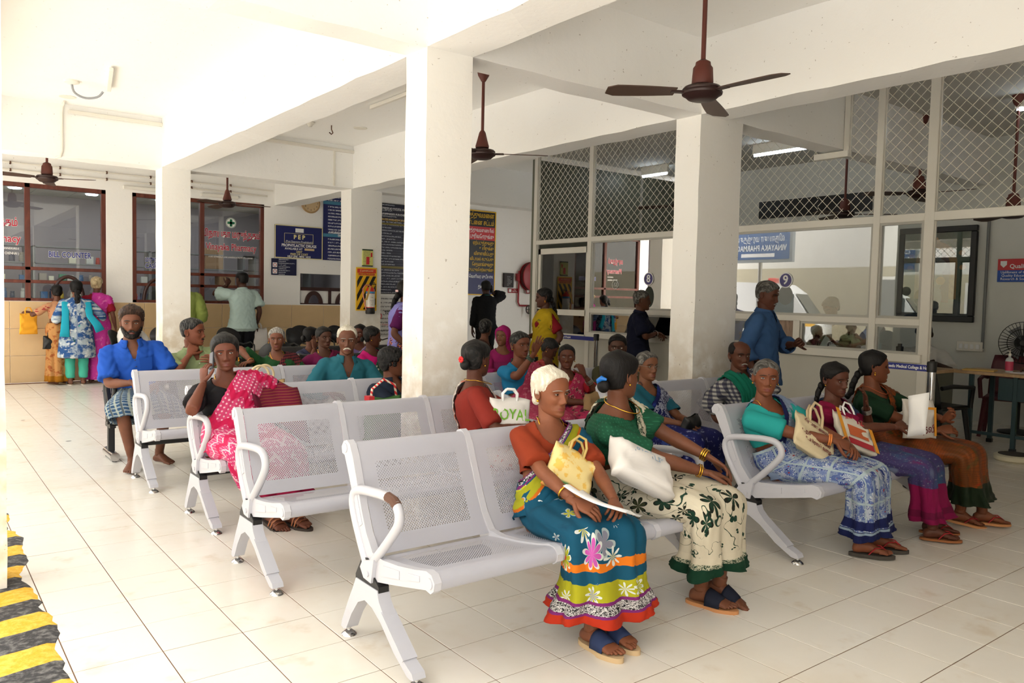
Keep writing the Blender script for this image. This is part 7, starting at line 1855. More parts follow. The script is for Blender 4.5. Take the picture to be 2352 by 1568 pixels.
# clock
ck = thing('wall_clock', 'round tan wall clock partly under a beam', 'clock', (5.73, WY - .05, 2.985))
MB().lathe([(0, .05), (.17, .05), (.178, .02), (.17, 0), (.155, -.006), (.15, .01), (0, .01)], 40, (0, 0, 0), 'y').obj('case', plain('clock_case', (176, 142, 96), .5), ck, smooth=40)
MB().lathe([(0, .006), (.15, .006), (.15, .0095), (0, .0095)], 40, (0, 0, 0), 'y').obj('dial', plain('clock_dial', (214, 186, 142), .5), ck)
for k in range(1, 13):
    a = PI / 2 - k * PI / 6; lettering(str(k), .045, (.12 * math.cos(a), -.001, .12 * math.sin(a)), (1, 0, 0), (0, 0, 1), M_BLKS, ck, name='numeral')
MB().tube([(0, -.004, 0), (-.055, -.004, .05)], .004, 6).obj('hour_hand', M_BLKS, ck); MB().tube([(0, -.006, 0), (.03, -.006, .10)], .003, 6).obj('minute_hand', M_BLKS, ck)
# extinguisher board on the far column
def hazard():
    t = NT('hazard_stripes'); n = t.node('ShaderNodeTexCoord'); sp = t.node('ShaderNodeSeparateXYZ'); t.link(n.outputs['Object'], sp.inputs[0])
    w = t.math('FRACT', t.math('MULTIPLY', t.math('SUBTRACT', t.math('MULTIPLY', sp.outputs[0], 1.15), t.math('MULTIPLY', sp.outputs[2], .62)), 8.2))
    return t.done(t.mix(t.math('LESS_THAN', w, .5), lin((232, 180, 30)), lin((26, 22, 18))), .4)
CY = 10.44
M_HAZ = hazard()
eb = thing('extinguisher_board', 'yellow and black striped fire extinguisher board on the far column', 'sign', (5.165, CY - .015, 1.16))
MB().bevbox(0, .335, 0, .012, 0, .625, .003).obj('panel', M_YEL, eb); MB().box(.018, .317, -.002, 0, .018, .50).obj('striped_field', M_HAZ, eb); MB().box(.018, .317, -.002, 0, .545, .605).obj('red_band', plain('orange_red', (206, 60, 34), .5), eb)
on(eb, 'FIRE EXTINGUISHER', .040, .167, .523, M_RED, bold=.002, xs=.74); on(eb, 'தீ அணைப்பான்', .036, .167, .577, M_CREAMP, xs=.7)
fe = thing('fire_extinguisher', 'red fire extinguisher with white label and pink hose', 'extinguisher', (5.36, CY - .085, 1.115))
MB().lathe([(0, .07), (.062, .07), (.064, .09), (.064, .32), (.058, .36), (.035, .385), (.018, .39), (.018, .41)], 24).obj('cylinder', plain('extinguisher_red', (206, 44, 28), .3), fe, smooth=40)
MB().lathe([(0, 0), (.06, 0), (.068, .01), (.068, .085), (.064, .09)], 24).obj('base', M_BLACK, fe, smooth=40)
MB().lathe([(.0652, .10), (.0652, .29)], 24).obj('label', printed('ext_label', (226, 224, 214), (120, 60, 60), 9, .2, .8, 1.0, 10), fe, smooth=60)
MB().lathe([(.0654, .295), (.0654, .325)], 24).obj('label_band', plain('label_blue', (60, 140, 190), .4), fe, smooth=60)
MB().bevbox(-.012, .012, -.012, .012, .40, .44, .003).bevbox(-.02, .09, -.008, .008, .425, .438, .003).bevbox(-.01, .07, -.006, .006, .445, .455, .002).obj('valve_handle', M_BLACK, fe)
MB().tube([(-.01, 0, .415), (-.08, 0, .415), (-.125, -.01, .36), (-.12, -.02, .25), (-.09, -.02, .12), (-.07, -.01, .06)], .009, 8).obj('hose', plain('pink_hose', (206, 130, 112), .5), fe, smooth=60)
MB().add([(-.02, -.066, .40), (-.055, -.07, .40), (-.115, -.07, .2), (-.08, -.068, .2)], [(0, 1, 2, 3)]).obj('tag', plain('tan_card', (214, 176, 96), .6), fe)
yp = board('poster', 'small yellow extinguisher instruction poster above the striped board', 5.265, 5.435, 1.80, 2.05, printed('yellow_poster_print', (206, 206, 120), (96, 80, 50), 12, .1, .9, 4.0, 8, .5, ((.92, 1.0, (40, 60, 44)), (.0, .07, (40, 60, 44)))), CY - .012, 'poster')
MB().box(.06, .11, -.003, 0, .03, .14).box(.13, .155, -.003, 0, .14, .2).obj('red_picture', M_RED, yp)
# hose reel corner
M_FIRE = plain('fire_red', (150, 18, 30), .4)
hr = thing('hose_reel', 'red fire hose reel on the far wall', 'hose reel', (10.75, WY - .10, 1.86))
MB().lathe([(.0, .0), (.30, .0), (.32, .01), (.32, .03), (.29, .035), (.10, .04), (0, .04)], 36, (0, -.10, 0), 'y').obj('disc', M_FIRE, hr, smooth=40); MB().lathe([(.0, .0), (.32, .0), (.32, .02), (.29, .025), (0, .025)], 36, (0, .05, 0), 'y').obj('disc', M_FIRE, hr, smooth=40)
hs = MB()
for k in range(3): hs.tube([((.27 + .012 * k) * math.cos(a), -.04 + .03 * k, (.27 + .012 * k) * math.sin(a)) for a in [2 * PI * i / 32 for i in range(33)]], .016, 8, caps=False)
hs.obj('hose', plain('dark_hose', (90, 30, 34), .5), hr, smooth=60)
MB().tube([(-.33, .05, .12), (-.34, .05, -.55), (-.30, .05, -.62), (.3, .05, -.62)], .02, 10).obj('bracket_pipe', M_FIRE, hr, smooth=60); MB().bevbox(-.40, -.33, .0, .08, -.10, .06, .01).obj('valve', M_FIRE, hr)
bb = thing('notice_box', 'small black fire alarm notice box on the far wall', 'box', (10.02, WY - .07, 1.62)); MB().bevbox(0, .25, 0, .065, 0, .30, .006).obj('box', plain('black_box', (36, 26, 24), .5), bb); MB().box(.05, .23, -.002, 0, .03, .24).obj('face', printed('box_print', (30, 22, 22), (150, 150, 150), 7, .1, .9, 6.0, 9), bb)
for k, (x, z, t1, lab) in enumerate(((10.16, 1.505, 'Fire\nHose Reel', 'small red hose reel sign under the black box'), (10.60, 1.50, 'Fire\nHydrant', 'small red hydrant sign below the hose reel'))):
    b_ = board('notice', lab, x, x + .27, z, z + .095, M_FIRE, WY - .03 - .06 * k, 'notice'); on(b_, t1, .035, .17, .048, M_WHITE, xs=.9); MB().box(.012, .075, -.004, 0, .02, .078).obj('icon_panel', M_WHITE, b_)
vl = thing('hydrant_valve', 'red hydrant valve with black handwheel near the floor', 'valve', (10.72, WY - .18, 1.12)); MB().tube([(.1, .15, .06), (.1, .05, .06), (.06, 0, 0), (.02, 0, -.1)], .05, 12).obj('body', M_FIRE, vl, smooth=60)
MB().tube([(-.12 + 0, .085 * math.cos(a), .04 + .085 * math.sin(a)) for a in [2 * PI * i / 24 for i in range(25)]], .012, 8, caps=False).tube([(-.12, -.08, .04), (-.12, .08, .04)], .008, 6).tube([(-.12, 0, -.04), (-.12, 0, .12)], .008, 6).tube([(-.12, 0, .04), (.06, 0, .04)], .014, 8).obj('handwheel', M_BLACK, vl, smooth=60)
# ------------------------------------------------------------------ queue posts with belts
def stanchion(x, y, h, label, belt=None, txt=None):
    t = thing('queue_post', label, 'post', (x, y, 0), 0, 'chrome queue posts')
    MB().lathe([(0, 0), (.16, 0), (.16, .012), (.05, .03), (.03, .035)], 24).obj('base', M_BLACK, t, smooth=40); MB().lathe([(.03, .03), (.03, h - .08)], 20).obj('pole', M_CHROME, t, smooth=60)
    MB().lathe([(.034, h - .08), (.036, h - .01), (.03, h), (0, h)], 20).obj('head', M_BLACK, t, smooth=40)
    if belt:
        v = V3(belt); L = v.length; d = v.normalized(); n = d.cross(V3((0, 0, 1))).normalized()
        A_ = d * .035 + V3((0, 0, h - .065)); B_ = v - d * .035 + V3((0, 0, h - .065)); u = V3((0, 0, .025)); k = n * .001
        MB().add([A_ - u + k, B_ - u + k, B_ + u + k, A_ + u + k, A_ - u - k, B_ - u - k, B_ + u - k, A_ + u - k], [(0, 1, 2, 3), (7, 6, 5, 4), (0, 4, 5, 1), (3, 2, 6, 7)]).obj('belt', plain('belt_blue', (34, 42, 128), .6), t)
        if txt:
            r_ = d if n.x < 0 else -d
            lettering(txt, .034, (A_ + B_) / 2 + V3((-.004, 0, 0)) - d * .0, (0, -1, 0), (0, 0, 1), M_WHITE, t, xs=.8, bold=.0008)
    return t
stanchion(6.2, 3.25, .985, 'chrome queue post behind the profile woman with a blue belt', (0, -.44, 0), 'Aarupadai Veedu Medical College & Hospital')
stanchion(6.2, 2.81, .975, 'chrome queue post at the open office doorway')
stanchion(6.85, 7.18, .965, 'chrome queue post left of counter window eight', (0, 1.25, 0), 'Medical College & Hospital')
# ------------------------------------------------------------------ inside the office
for k, (y0, y1, x, lab) in enumerate(((5.64, 6.43, 8.87, 'lit tube light behind the mesh right of the wide column'), (8.14, 8.67, 9.15, 'lit tube light behind the mesh left of the wide column'), (2.7, 3.24, 8.6, 'lit tube light at the far right of the office ceiling'))):
    t = thing('tube_light', lab, 'light', (x, y0, 3.32), 0, 'lit office tube lights'); MB().tube([(0, .02, 0), (0, y1 - y0 - .02, 0)], .016, 10).obj('tube', M_TUBE, t, smooth=60); MB().bevbox(-.02, .02, 0, y1 - y0, .018, .16, .004).obj('batten', M_WHPL, t)
bbk = board('signboard', 'long black board high on the office rear wall', 0, 1.8, 2.69, 2.95, M_BLKS)
bbk.location = (OXE - .03, 7.45, 2.69); bbk.rotation_euler = (0, 0, -PI / 2)
pic = thing('framed_picture', 'black framed devotional picture with a golden arch on the office wall', 'picture', (OXE - .05, 5.23, 1.215), -PI / 2)
W_, H_2 = .96, 1.2
fm = MB()
for a, b, c, d in ((0, W_, 0, .075), (0, W_, H_2 - .075, H_2), (0, .075, .075, H_2 - .075), (W_ - .075, W_, .075, H_2 - .075)): fm.bevbox(a, b, -.02, .03, c, d, .008)
fm.obj('frame', M_BLKS, pic)
def pic_mat():
    t = NT('picture_print'); n = t.node('ShaderNodeTexCoord'); sp = t.node('ShaderNodeSeparateXYZ'); t.link(n.outputs['Generated'], sp.inputs[0]); u, v = sp.outputs[0], sp.outputs[2]
    col = t.mix(t.ramp(v, .25, .12), lin((40, 78, 44)), lin((74, 84, 96)))
    du = t.math('SUBTRACT', u, .5)
    def ell(cx, cz, rx, rz):
        a = t.math('DIVIDE', t.math('SUBTRACT', u, cx), rx); b = t.math('DIVIDE', t.math('SUBTRACT', v, cz), rz); return t.math('ADD', t.math('MULTIPLY', a, a), t.math('MULTIPLY', b, b))
    f, _ = t.noise(n.outputs['Generated'], 22, 3)
    e1 = t.math('LESS_THAN', ell(.5, .62, .32, .27), 1.0); e1b = t.math('MULTIPLY', t.math('LESS_THAN', t.math('ABSOLUTE', du), .32), t.math('MULTIPLY', t.math('LESS_THAN', v, .62), t.math('GREATER_THAN', v, .2)))
    gold = t.mix(f, lin((150, 100, 40)), lin((206, 156, 70)))
    col = t.mix(t.math('MAXIMUM', e1, e1b), col, gold)
    tri = t.math('LESS_THAN', t.math('ADD', t.math('ABSOLUTE', du), t.math('MULTIPLY', t.math('SUBTRACT', v, .85), .8)), .08); tri = t.math('MULTIPLY', tri, t.math('GREATER_THAN', v, .8)); col = t.mix(tri, col, gold)
    e2 = t.math('LESS_THAN', ell(.5, .60, .21, .20), 1.0); e2b = t.math('MULTIPLY', t.math('LESS_THAN', t.math('ABSOLUTE', du), .21), t.math('MULTIPLY', t.math('LESS_THAN', v, .60), t.math('GREATER_THAN', v, .16)))
    col = t.mix(t.math('MAXIMUM', e2, e2b), col, lin((96, 40, 48)))
    for cx, cz, rx, rz, c in ((.5, .22, .11, .14, (120, 128, 140)), (.5, .45, .12, .14, (120, 126, 134)), (.5, .60, .17, .09, (150, 150, 156)), (.5, .73, .08, .085, (110, 124, 136)), (.58, .42, .07, .05, (220, 160, 60)), (.40, .35, .05, .06, (206, 110, 50))):
        col = t.mix(t.math('LESS_THAN', ell(cx, cz, rx, rz), 1.0), col, t.mix(f, lin(c), [x * .6 for x in lin(c)]))
    for cx, cz in ((.12, .72), (.88, .75), (.1, .58), (.9, .58)): col = t.mix(t.math('LESS_THAN', ell(cx, cz, .05, .03), 1.0), col, gold)
    return t.done(col, .35)
MB().box(.075, W_ - .075, -.004, .0, .075, H_2 - .075).obj('print', pic_mat(), pic)
MB().box(.075, W_ - .075, -.010, -.008, .075, H_2 - .075).obj('pane', M_GLASS, pic)
ban = thing('banner', 'red and blue quality banner on the office wall', 'banner', (OXE - .02, 4.04, 1.715), -PI / 2)
MB().box(0, .9, -.002, 0, .14, .275).obj('red_field', M_RED, ban); MB().box(0, .9, -.002, 0, 0, .14).obj('blue_field', plain('banner_blue', (26, 76, 168), .5), ban)
on(ban, 'Quality', .07, .13, .185, M_WHITE, 'LEFT', .001); on(ban, 'Upliftment of the', .042, .035, .115, M_WHITE, 'LEFT'); on(ban, 'Quality Education', .042, .045, .075, M_WHITE, 'LEFT'); on(ban, 'Research & Society', .042, .035, .035, M_WHITE, 'LEFT')
MB().prism([(.03, .25), (.10, .25), (.10, .205), (.065, .17), (.03, .205)], 'y', -.006, -.004).obj('crest', M_WHITE, ban)
pp = MB().tube([(OXE - .03, 4.16, .9), (OXE - .03, 4.16, 2.5)], .018, 8).obj('conduit', plain('grey_conduit', (120, 122, 122), .5), smooth=60); tag(pp, 'grey conduit rising beside the framed picture', 'conduit')
sk = thing('socket_panel', 'white switch and socket panel below the framed picture', 'switch', (OXE - .03, 4.45, .86), -PI / 2); MB().bevbox(0, .3, -.03, .02, 0, .12, .006).obj('plate', M_WHPL, sk)
for k in range(4): MB().bevbox(.03 + k * .065, .075 + k * .065, -.036, -.028, .03, .09, .004).obj('switch', M_WHITE, sk)
# desk with papers and sanitiser
M_TEALST = plain('teal_steel', (44, 66, 72), .45); M_TOP = wood('light_wood_top', (176, 142, 104), (196, 164, 126), .3, .4)
dk = thing('office_desk', 'wood-topped desk on teal steel legs at the right edge', 'desk', (8.42, 1.9, 0))
MB().bevbox(0, .62, 0, 1.72, .735, .765, .004).obj('top', M_TOP, dk)
for xx in (.06, .56):
    for yy in (.3, 1.15, 1.55): 
        if (yy == 1.15 and xx > .3): continue
        lg = MB().bevbox(xx - .02, xx + .02, yy - .02, yy + .02, .02, .735, .003).obj('leg', M_TEALST, dk); MB().bevbox(xx - .026, xx + .026, yy - .026, yy + .026, 0, .04, .004).obj('foot', M_BLACK, lg)
MB().bevbox(.05, .07, .3, 1.55, .14, .17, .003).obj('stretcher', M_TEALST, dk); MB().bevbox(.045, .06, .35, 1.3, .5, .72, .003).obj('modesty_panel', M_TEALST, dk)
sb = thing('sanitiser_bottle', 'clear hand sanitiser pump bottle on the teal desk', 'bottle', (8.62, 3.17, .766)); MB().lathe([(0, 0), (.034, 0), (.036, .01), (.036, .12), (.028, .14), (.012, .15), (.012, .165)], 18).obj('body', plain('clear_plastic', (196, 200, 200), .15), sb, smooth=40); MB().lathe([(.0365, .02), (.0365, .11)], 18).obj('label', plain('pink_label', (190, 60, 90), .5), sb, smooth=60); MB().lathe([(.012, .165), (.014, .17), (.014, .185), (.005, .19), (.005, .21)], 12).bevbox(-.04, .008, -.008, .008, .205, .218, .003).obj('pump', M_WHPL, sb)
for k, (x, y, a, lab) in enumerate(((8.58, 3.42, .2, 'tan file on the teal desk'), (8.66, 3.0, -.1, 'white form sheet on the teal desk'))):
    o = MB().bevbox(-.1, .1, -.14, .14, 0, .006 + .006 * (k == 0), .001).obj('paper_file', plain('tan_card', (214, 176, 96), .6) if k == 0 else M_WHITE); o.location = (x, y, .7655); o.rotation_euler.z = a; tag(o, lab, 'paper')
sc_ = thing('weighing_scale', 'round cream weighing scale on the office floor', 'scale', (8.06, 2.88, 0)); MB().lathe([(0, 0), (.15, 0), (.165, .015), (.165, .05), (.15, .06), (0, .06)], 32).obj('body', plain('cream_plastic', (206, 198, 172), .5), sc_, smooth=40); MB().lathe([(0, .061), (.13, .061), (.13, .066), (0, .066)], 32).obj('mat', plain('dark_mat', (60, 54, 48), .8), sc_)
pf_ = thing('pedestal_fan', 'black pedestal fan behind the office desk', 'fan', (9.9, 3.52, 0), -1.2)
MB().lathe([(0, 0), (.2, 0), (.2, .02), (.03, .05)], 24).obj('base', M_BLACK, pf_, smooth=40); MB().tube([(0, 0, .04), (0, 0, .95)], .016, 10).obj('pole', M_BLACK, pf_, smooth=60)
cg = MB()
for k in range(36):
    a = 2 * PI * k / 36; cg.tube([(.03 * math.cos(a), -.14, 1.02 + .03 * math.sin(a)), (.15 * math.cos(a), -.135, 1.02 + .15 * math.sin(a)), (.23 * math.cos(a), -.07, 1.02 + .23 * math.sin(a)), (.15 * math.cos(a), .0, 1.02 + .15 * math.sin(a)), (.05 * math.cos(a), .02, 1.02 + .05 * math.sin(a))], .0025, 4)
for r, y in ((.23, -.07), (.15, -.137), (.08, -.14)): cg.tube([(r * math.cos(a), y, 1.02 + r * math.sin(a)) for a in [2 * PI * i / 32 for i in range(33)]], .004, 6, caps=False)
cg.obj('cage', M_BLACK, pf_); MB().lathe([(0, .0), (.06, .0), (.075, .04), (.06, .14), (0, .15)], 20, (0, .01, 1.02), 'y').obj('motor', M_BLACK, pf_, smooth=40)
for k in range(3):
    a = k * 2 * PI / 3; MB().add([(.03 * math.cos(a), -.06, 1.02 + .03 * math.sin(a)), (.19 * math.cos(a - .35), -.09, 1.02 + .19 * math.sin(a - .35)), (.19 * math.cos(a + .35), -.05, 1.02 + .19 * math.sin(a + .35))], [(0, 1, 2)]).obj('blade', plain('smoke_blade', (120, 122, 126), .3), pf_)
def plastic_chair(loc, rz, lab, mat):
    t = thing('plastic_chair', lab, 'chair', loc, rz)
    MB().bevbox(-.23, .23, -.23, .2, .40, .44, .015).obj('seat', mat, t)
    for sx in (-1, 1):
        for sy in (-1, 1): MB().tube([(sx * .24, sy * .24, 0), (sx * .2, sy * .19, .41)], [.02, .028], 8).obj('leg', mat, t)
        MB().tube([(sx * .24, -.22, .42), (sx * .26, -.22, .62), (sx * .26, .1, .64), (sx * .23, .22, .62)], .022, 8).obj('armrest', mat, t, smooth=60)
    vs = []; fs = []
    for i in range(7):
        for k in range(9):
            u = k / 8 - .5; z = .42 + .45 * i / 6; vs.append((u * (.44 - .08 * (i / 6) ** 3), .2 + .10 * i / 6 - .05 * (2 * u) ** 2 * -1 * .0 + .04 * (1 - (2 * u) ** 2), z))
            if i and k: p = (i - 1) * 9 + k - 1; fs.append((p, p + 1, p + 10, p + 9))
    o = MB().add(vs, fs).obj('backrest', mat, t, smooth=180); o.modifiers.new('t', 'SOLIDIFY').thickness = .014
plastic_chair((8.05, 3.62, 0), 1.4, 'black plastic chair just inside the office doorway', M_BLACK); plastic_chair((9.55, 3.5, 0), -1.3, 'maroon chair behind the teal desk', plain('maroon_plastic', (84, 20, 30), .5))
tb_ = thing('counter_table', 'counter table behind the office glass', 'table', (7.62, 3.6, 0)); MB().bevbox(0, .9, .0, 2.3, .735, .77, .004).obj('top', M_TOP, tb_); MB().box(.03, .87, .03, .06, 0, .735).obj('side_panel', M_DKPANEL, tb_); MB().box(.03, .87, 2.24, 2.27, 0, .735).obj('side_panel', M_DKPANEL, tb_)
wb = thing('water_bottle', 'clear water bottle with black cap on the office counter', 'bottle', (8.1, 4.0, .771)); MB().lathe([(0, 0), (.036, 0), (.038, .01), (.038, .14), (.03, .165)], 18).obj('body', plain('pinkish_plastic', (170, 150, 156), .2), wb, smooth=40); MB().lathe([(.034, .16), (.036, .21), (.02, .215), (.02, .24), (0, .24)], 16).obj('cap', M_BLACK, wb, smooth=40)
# ------------------------------------------------------------------ shelves and stock in the pharmacy
M_SHELF = plain('grey_shelf_steel', (130, 130, 132), .5)
for k, x in enumerate((-.2, 1.75, 3.7, 5.3)):
    t = thing('medicine_shelf', ['grey steel medicine shelf behind the left pane', 'grey steel medicine shelf behind the bill counter pane', 'grey steel shelf with cartons behind the cash pane', 'grey steel shelf behind the green cross pane'][k], 'shelf', (x, 15.6, 0), 0, 'pharmacy shelves')
    for z in (.9, 1.2, 1.5, 1.82, 2.1): MB().box(0, 1.85 if k < 3 else 1.4, 0, .35, z - .02, z).obj('shelf_board', M_SHELF, t)
    for xx in (0, 1.82 if k < 3 else 1.37): MB().box(xx, xx + .03, 0, .35, 0, 2.1).obj('upright', M_SHELF, t)
PAL = [(206, 206, 200), (190, 60, 50), (60, 110, 160), (210, 180, 70), (70, 140, 110), (160, 150, 140), (90, 90, 110), (220, 130, 60), (40, 60, 90), (226, 220, 200)]
PALM = [plain('pack_%d' % i, c, .5) for i, c in enumerate(PAL)]
DESC = ['white', 'red', 'blue', 'yellow', 'green', 'grey', 'slate', 'orange', 'navy', 'cream']
bxm = [MB().bevbox(-.045, .045, 0, .12, 0, .11, .003).mesh('medicine_box', m_) for m_ in PALM]
jrm = [MB().lathe([(0, 0), (.04, 0), (.043, .01), (.043, .10), (.03, .115), (.03, .12), (.036, .12), (.036, .145), (0, .147)], 14).mesh('medicine_jar', m_, smooth=40) for m_ in PALM]
for lv, z in zip(('lowest', 'second', 'third', 'top'), (.9, 1.2, 1.5, 1.82)):
    for i in range(24):
        x = .3 + i * .145 + random.uniform(-.02, .02); k = random.randrange(10); jar = random.random() < .45
        if x > 3.6 or (1.70 < x < 1.82) or random.random() < .12: continue
        o = link('medicine_jar' if jar else 'medicine_box', (jrm if jar else bxm)[k]); o.location = (x, 15.66 if not jar else 15.70, z); s_ = random.uniform(.8, 1.25); o.scale = (s_, 1, s_)
        tag(o, '%s %s on the %s pharmacy shelf behind the %s pane' % (DESC[k], 'jar' if jar else 'medicine pack', lv, 'left' if x < 1.4 else 'bill counter' if x < 2.6 else 'cash'), 'jar' if jar else 'box', '%s %s on the pharmacy shelves' % (DESC[k], 'jars' if jar else 'packs'))
for k, (x, z, sx, sz, c, lab) in enumerate(((4.1, 1.82, .30, .34, 0, 'tall brown carton on the shelf behind green cross pane'), (4.75, 1.82, .34, .40, 0, 'large brown carton behind the pharmacy lettering'), (5.0, 1.5, .3, .22, 0, 'brown carton on the middle shelf behind the window'), (4.2, 1.2, .4, .16, 4, 'green crate low behind the pharmacy window'), (3.85, 1.5, .3, .2, 2, 'blue wrapped bundle behind the cash lettering'))):
    o = MB().bevbox(-sx / 2, sx / 2, 0, .3, 0, sz, .006).obj('carton', plain('carton_brown', (150, 116, 84), .8) if c == 0 else PALM[c]); o.location = (x, 15.62, z); tag(o, lab, 'carton')
# ------------------------------------------------------------------ the street side, seen in the office glass
fb = MB().box(-9.4, -9.0, -12, 30, -.2, 7.5).obj('wall_street', plain('street_wall_white', (226, 222, 212), .8)); tag(fb, 'white building wall across the yard', kind='structure')
MB().box(-9.0, -8.97, -12, 30, -.2, 2.6).obj('lower_band', plain('street_wall_cream', (186, 176, 150), .8), fb)
MB().box(-8.97, -8.9, 9.5, 12.5, .9, 2.3).obj('window_frame', M_WHPL, fb); MB().box(-8.9, -8.88, 9.6, 12.4, 1.0, 2.2).obj('shutter', plain('shutter_grey', (120, 120, 116), .6), fb)
sg = thing('street_sign', 'blue pharmacy street sign reflected in the office glass', 'sign', (-3.0, 11.4, 2.45), 0)
MB().bevbox(-.12, 0, 0, 1.9, 0, .85, .01).obj('case', plain('sign_grey', (140, 146, 150), .5), sg); MB().box(0, .006, .08, 1.82, .08, .78).obj('face', plain('sign_blue', (50, 92, 150), .4), sg); MB().tube([(-.06, 1.0, .85), (-.06, 1.0, 1.6), (-6, 1.0, 1.6)], .04, 8).obj('arm', M_STEEL, sg)
MB().tube([(-.06, .95, .01), (-.06, .95, -2.6)], .05, 10).obj('pole', M_STEEL, sg)
lettering('விநாயகா மருந்தகம்', .22, (.009, .95, .60), (0, 1, 0), (0, 0, 1), M_WHITE, sg, xs=.62); lettering('VINAYAKA PHARMACY', .21, (.009, .95, .36), (0, 1, 0), (0, 0, 1), M_WHITE, sg, xs=.72, bold=.003); MB().box(.006, .009, .5, 1.5, .14, .23).obj('strip', M_WHITE, sg)
am = thing('ambulance', 'white ambulance with yellow stripes in the yard', 'vehicle', (-6.4, 13.6, -.16), -.35)
M_AMB = plain('ambulance_white', (228, 228, 226), .3); body = [(-1.0, .35), (-1.0, 1.0), (-.75, 1.15), (-.25, 1.9), (.1, 2.15), (4.0, 2.25), (4.05, .35)]
MB().prism([(y, z) for y, z in body], 'x', -.95, .95).obj('body', M_AMB, am)
for sx in (-1, 1): MB().box(sx * .955 - .005, sx * .955 + .005, -.9, 4.0, .95, 1.2).obj('stripe', plain('amb_yellow', (232, 176, 40), .5), am); MB().box(sx * .955 - .005, sx * .955 + .005, -.3, .75, 1.3, 1.85).obj('side_window', plain('dark_glass', (60, 70, 74), .1), am)
MB().add([(-.8, -.78, 1.2), (.8, -.78, 1.2), (.75, -.30, 1.87), (-.75, -.30, 1.87)], [(0, 1, 2, 3)]).obj('windscreen', plain('dark_glass', (60, 70, 74), .1), am); MB().box(-.95, .95, -1.02, -1.0, .5, .7).obj('grille', M_BLACK, am)
MB().bevbox(-.6, 0, .3, .55, 2.17, 2.32, .03).obj('light_bar', plain('amb_blue', (60, 60, 150), .3), am); MB().bevbox(0, .6, .3, .55, 2.17, 2.32, .03).obj('light_bar', plain('amb_red', (190, 50, 44), .3), am)
for sx in (-1, 1):
    for yy in (-.35, 3.1): MB().lathe([(0, -.1), (.33, -.1), (.36, -.05), (.36, .1), (0, .1)], 24, (sx * .86, yy, .36), 'x').obj('wheel', M_BLACK, am)
# ------------------------------------------------------------------ bags, papers and phones (coordinates in the room)
def W(R, p): return R['T'].matrix_basis @ V3(p)
def bag_mesh(w, h, d, bulge=.5, n=12, seed=0):
    """soft tote: open-top pillow shape, x width, z height"""
    rs = np.random.default_rng(seed); vs = []; fs = []; N = 28
    for i in range(n + 1):
        t = i / n; z = h * t; dd = d * (.25 + .75 * math.sin(PI * min(1, .12 + t * .72)) ** .8) * (1 if t < .8 else 1 - .75 * (t - .8) / .2); ww = w * (1 - .06 * math.sin(PI * t) - .05 * t)
        for k in range(N):
            a = 2 * PI * k / N; c, s = math.cos(a), math.sin(a)
            x = ww / 2 * math.copysign(abs(c) ** .45, c); y = dd / 2 * math.copysign(abs(s) ** .8, s)
            y += .006 * math.sin(x * 60 + z * 40 + seed) + .004 * math.sin(x * 110 - z * 70); vs.append((x, y, z + .008 * math.sin(x * 30 + seed) * t))
    fs = grid_faces(n + 1, N) + [tuple(range(N - 1, -1, -1))]
    return vs, fs
def bag(name, label, loc, rot, w, h, d, mat, seed=1, handles=None, hmat=None, texts=(), pieces=()):
    t = thing(name, label, 'bag', loc); t.rotation_euler = rot
    vs, fs = bag_mesh(w, h, d, seed=seed); b = MB().add(vs, fs).obj('body', mat, t, smooth=180); b.modifiers.new('t', 'SOLIDIFY').thickness = .003
    if handles:
        for sy in (-1, 1):
            hw, hh, r = handles
            MB().tube([(-hw, sy * .008, h - .02), (-hw * 1.05, sy * .012, h + hh * .5), (-hw * .5, sy * .02, h + hh), (hw * .5, sy * .02, h + hh), (hw * 1.05, sy * .012, h + hh * .5), (hw, sy * .008, h - .02)], r, 8).obj('handle', hmat or mat, t, smooth=180)
    for txt, sz, x, z, m_, al in texts: lettering(txt, sz, (x, -d * .52, z), (1, 0, 0), (0, .0, 1), m_, t, al, .001, xs=.75)
    for x0, x1, z0, z1, m_ in pieces: MB().box(x0, x1, -d * .535, -d * .515, z0, z1).obj('printed_panel', m_, t)
    return t
def sheet(name, label, pts, mat, cat='paper'):
    """curled sheet through a grid of points: list of rows"""
    n, k = len(pts), len(pts[0]); vs = [p for r in pts for p in r]; fs = [(i * k + j, i * k + j + 1, (i + 1) * k + j + 1, (i + 1) * k + j) for i in range(n - 1) for j in range(k - 1)]
    o = MB().add(vs, fs).obj(name, mat, smooth=180); o.modifiers.new('t', 'SOLIDIFY').thickness = .0012; tag(o, label, cat); return o
M_PAPER = plain('paper_white', (236, 236, 236), .7); M_YBAG = cloth('yellow_bag_cloth', (226, 196, 120), rough=.8); M_CANV = plain('cream_canvas', (212, 196, 160), .9, bump=.2, bscale=200); M_POLY = plain('white_poly_bag', (220, 216, 212), .45); M_MAR = plain('maroon_print', (110, 30, 44), .6)
def yb():
    t = NT('yellow_print_bag'); o, x, y, z = t.obj(); f, _ = t.noise(o, 26, 3); f2, _ = t.noise(o, 9, 2)
    return t.done(t.mix(t.ramp(z, .05, .035), t.mix(t.ramp(f, .52, .6), lin((228, 206, 140)), lin((226, 182, 84))), t.mix(t.ramp(f2, .45, .5), lin((60, 120, 70)), lin((206, 130, 50)))), .6)
a1 = V3((2.17, 2.44, .57))
bag('cloth_bag', 'yellow printed carry bag in the arms of the white-haired woman', a1, (-.6, .5, -.45), .23, .21, .06, yb(), 3, (.035, .07, .006), M_YBAG)
P0_, PX_, PY_ = V3((2.02, 2.28, .625)), V3((.10, -.24, -.03)), V3((.17, .07, -.05))
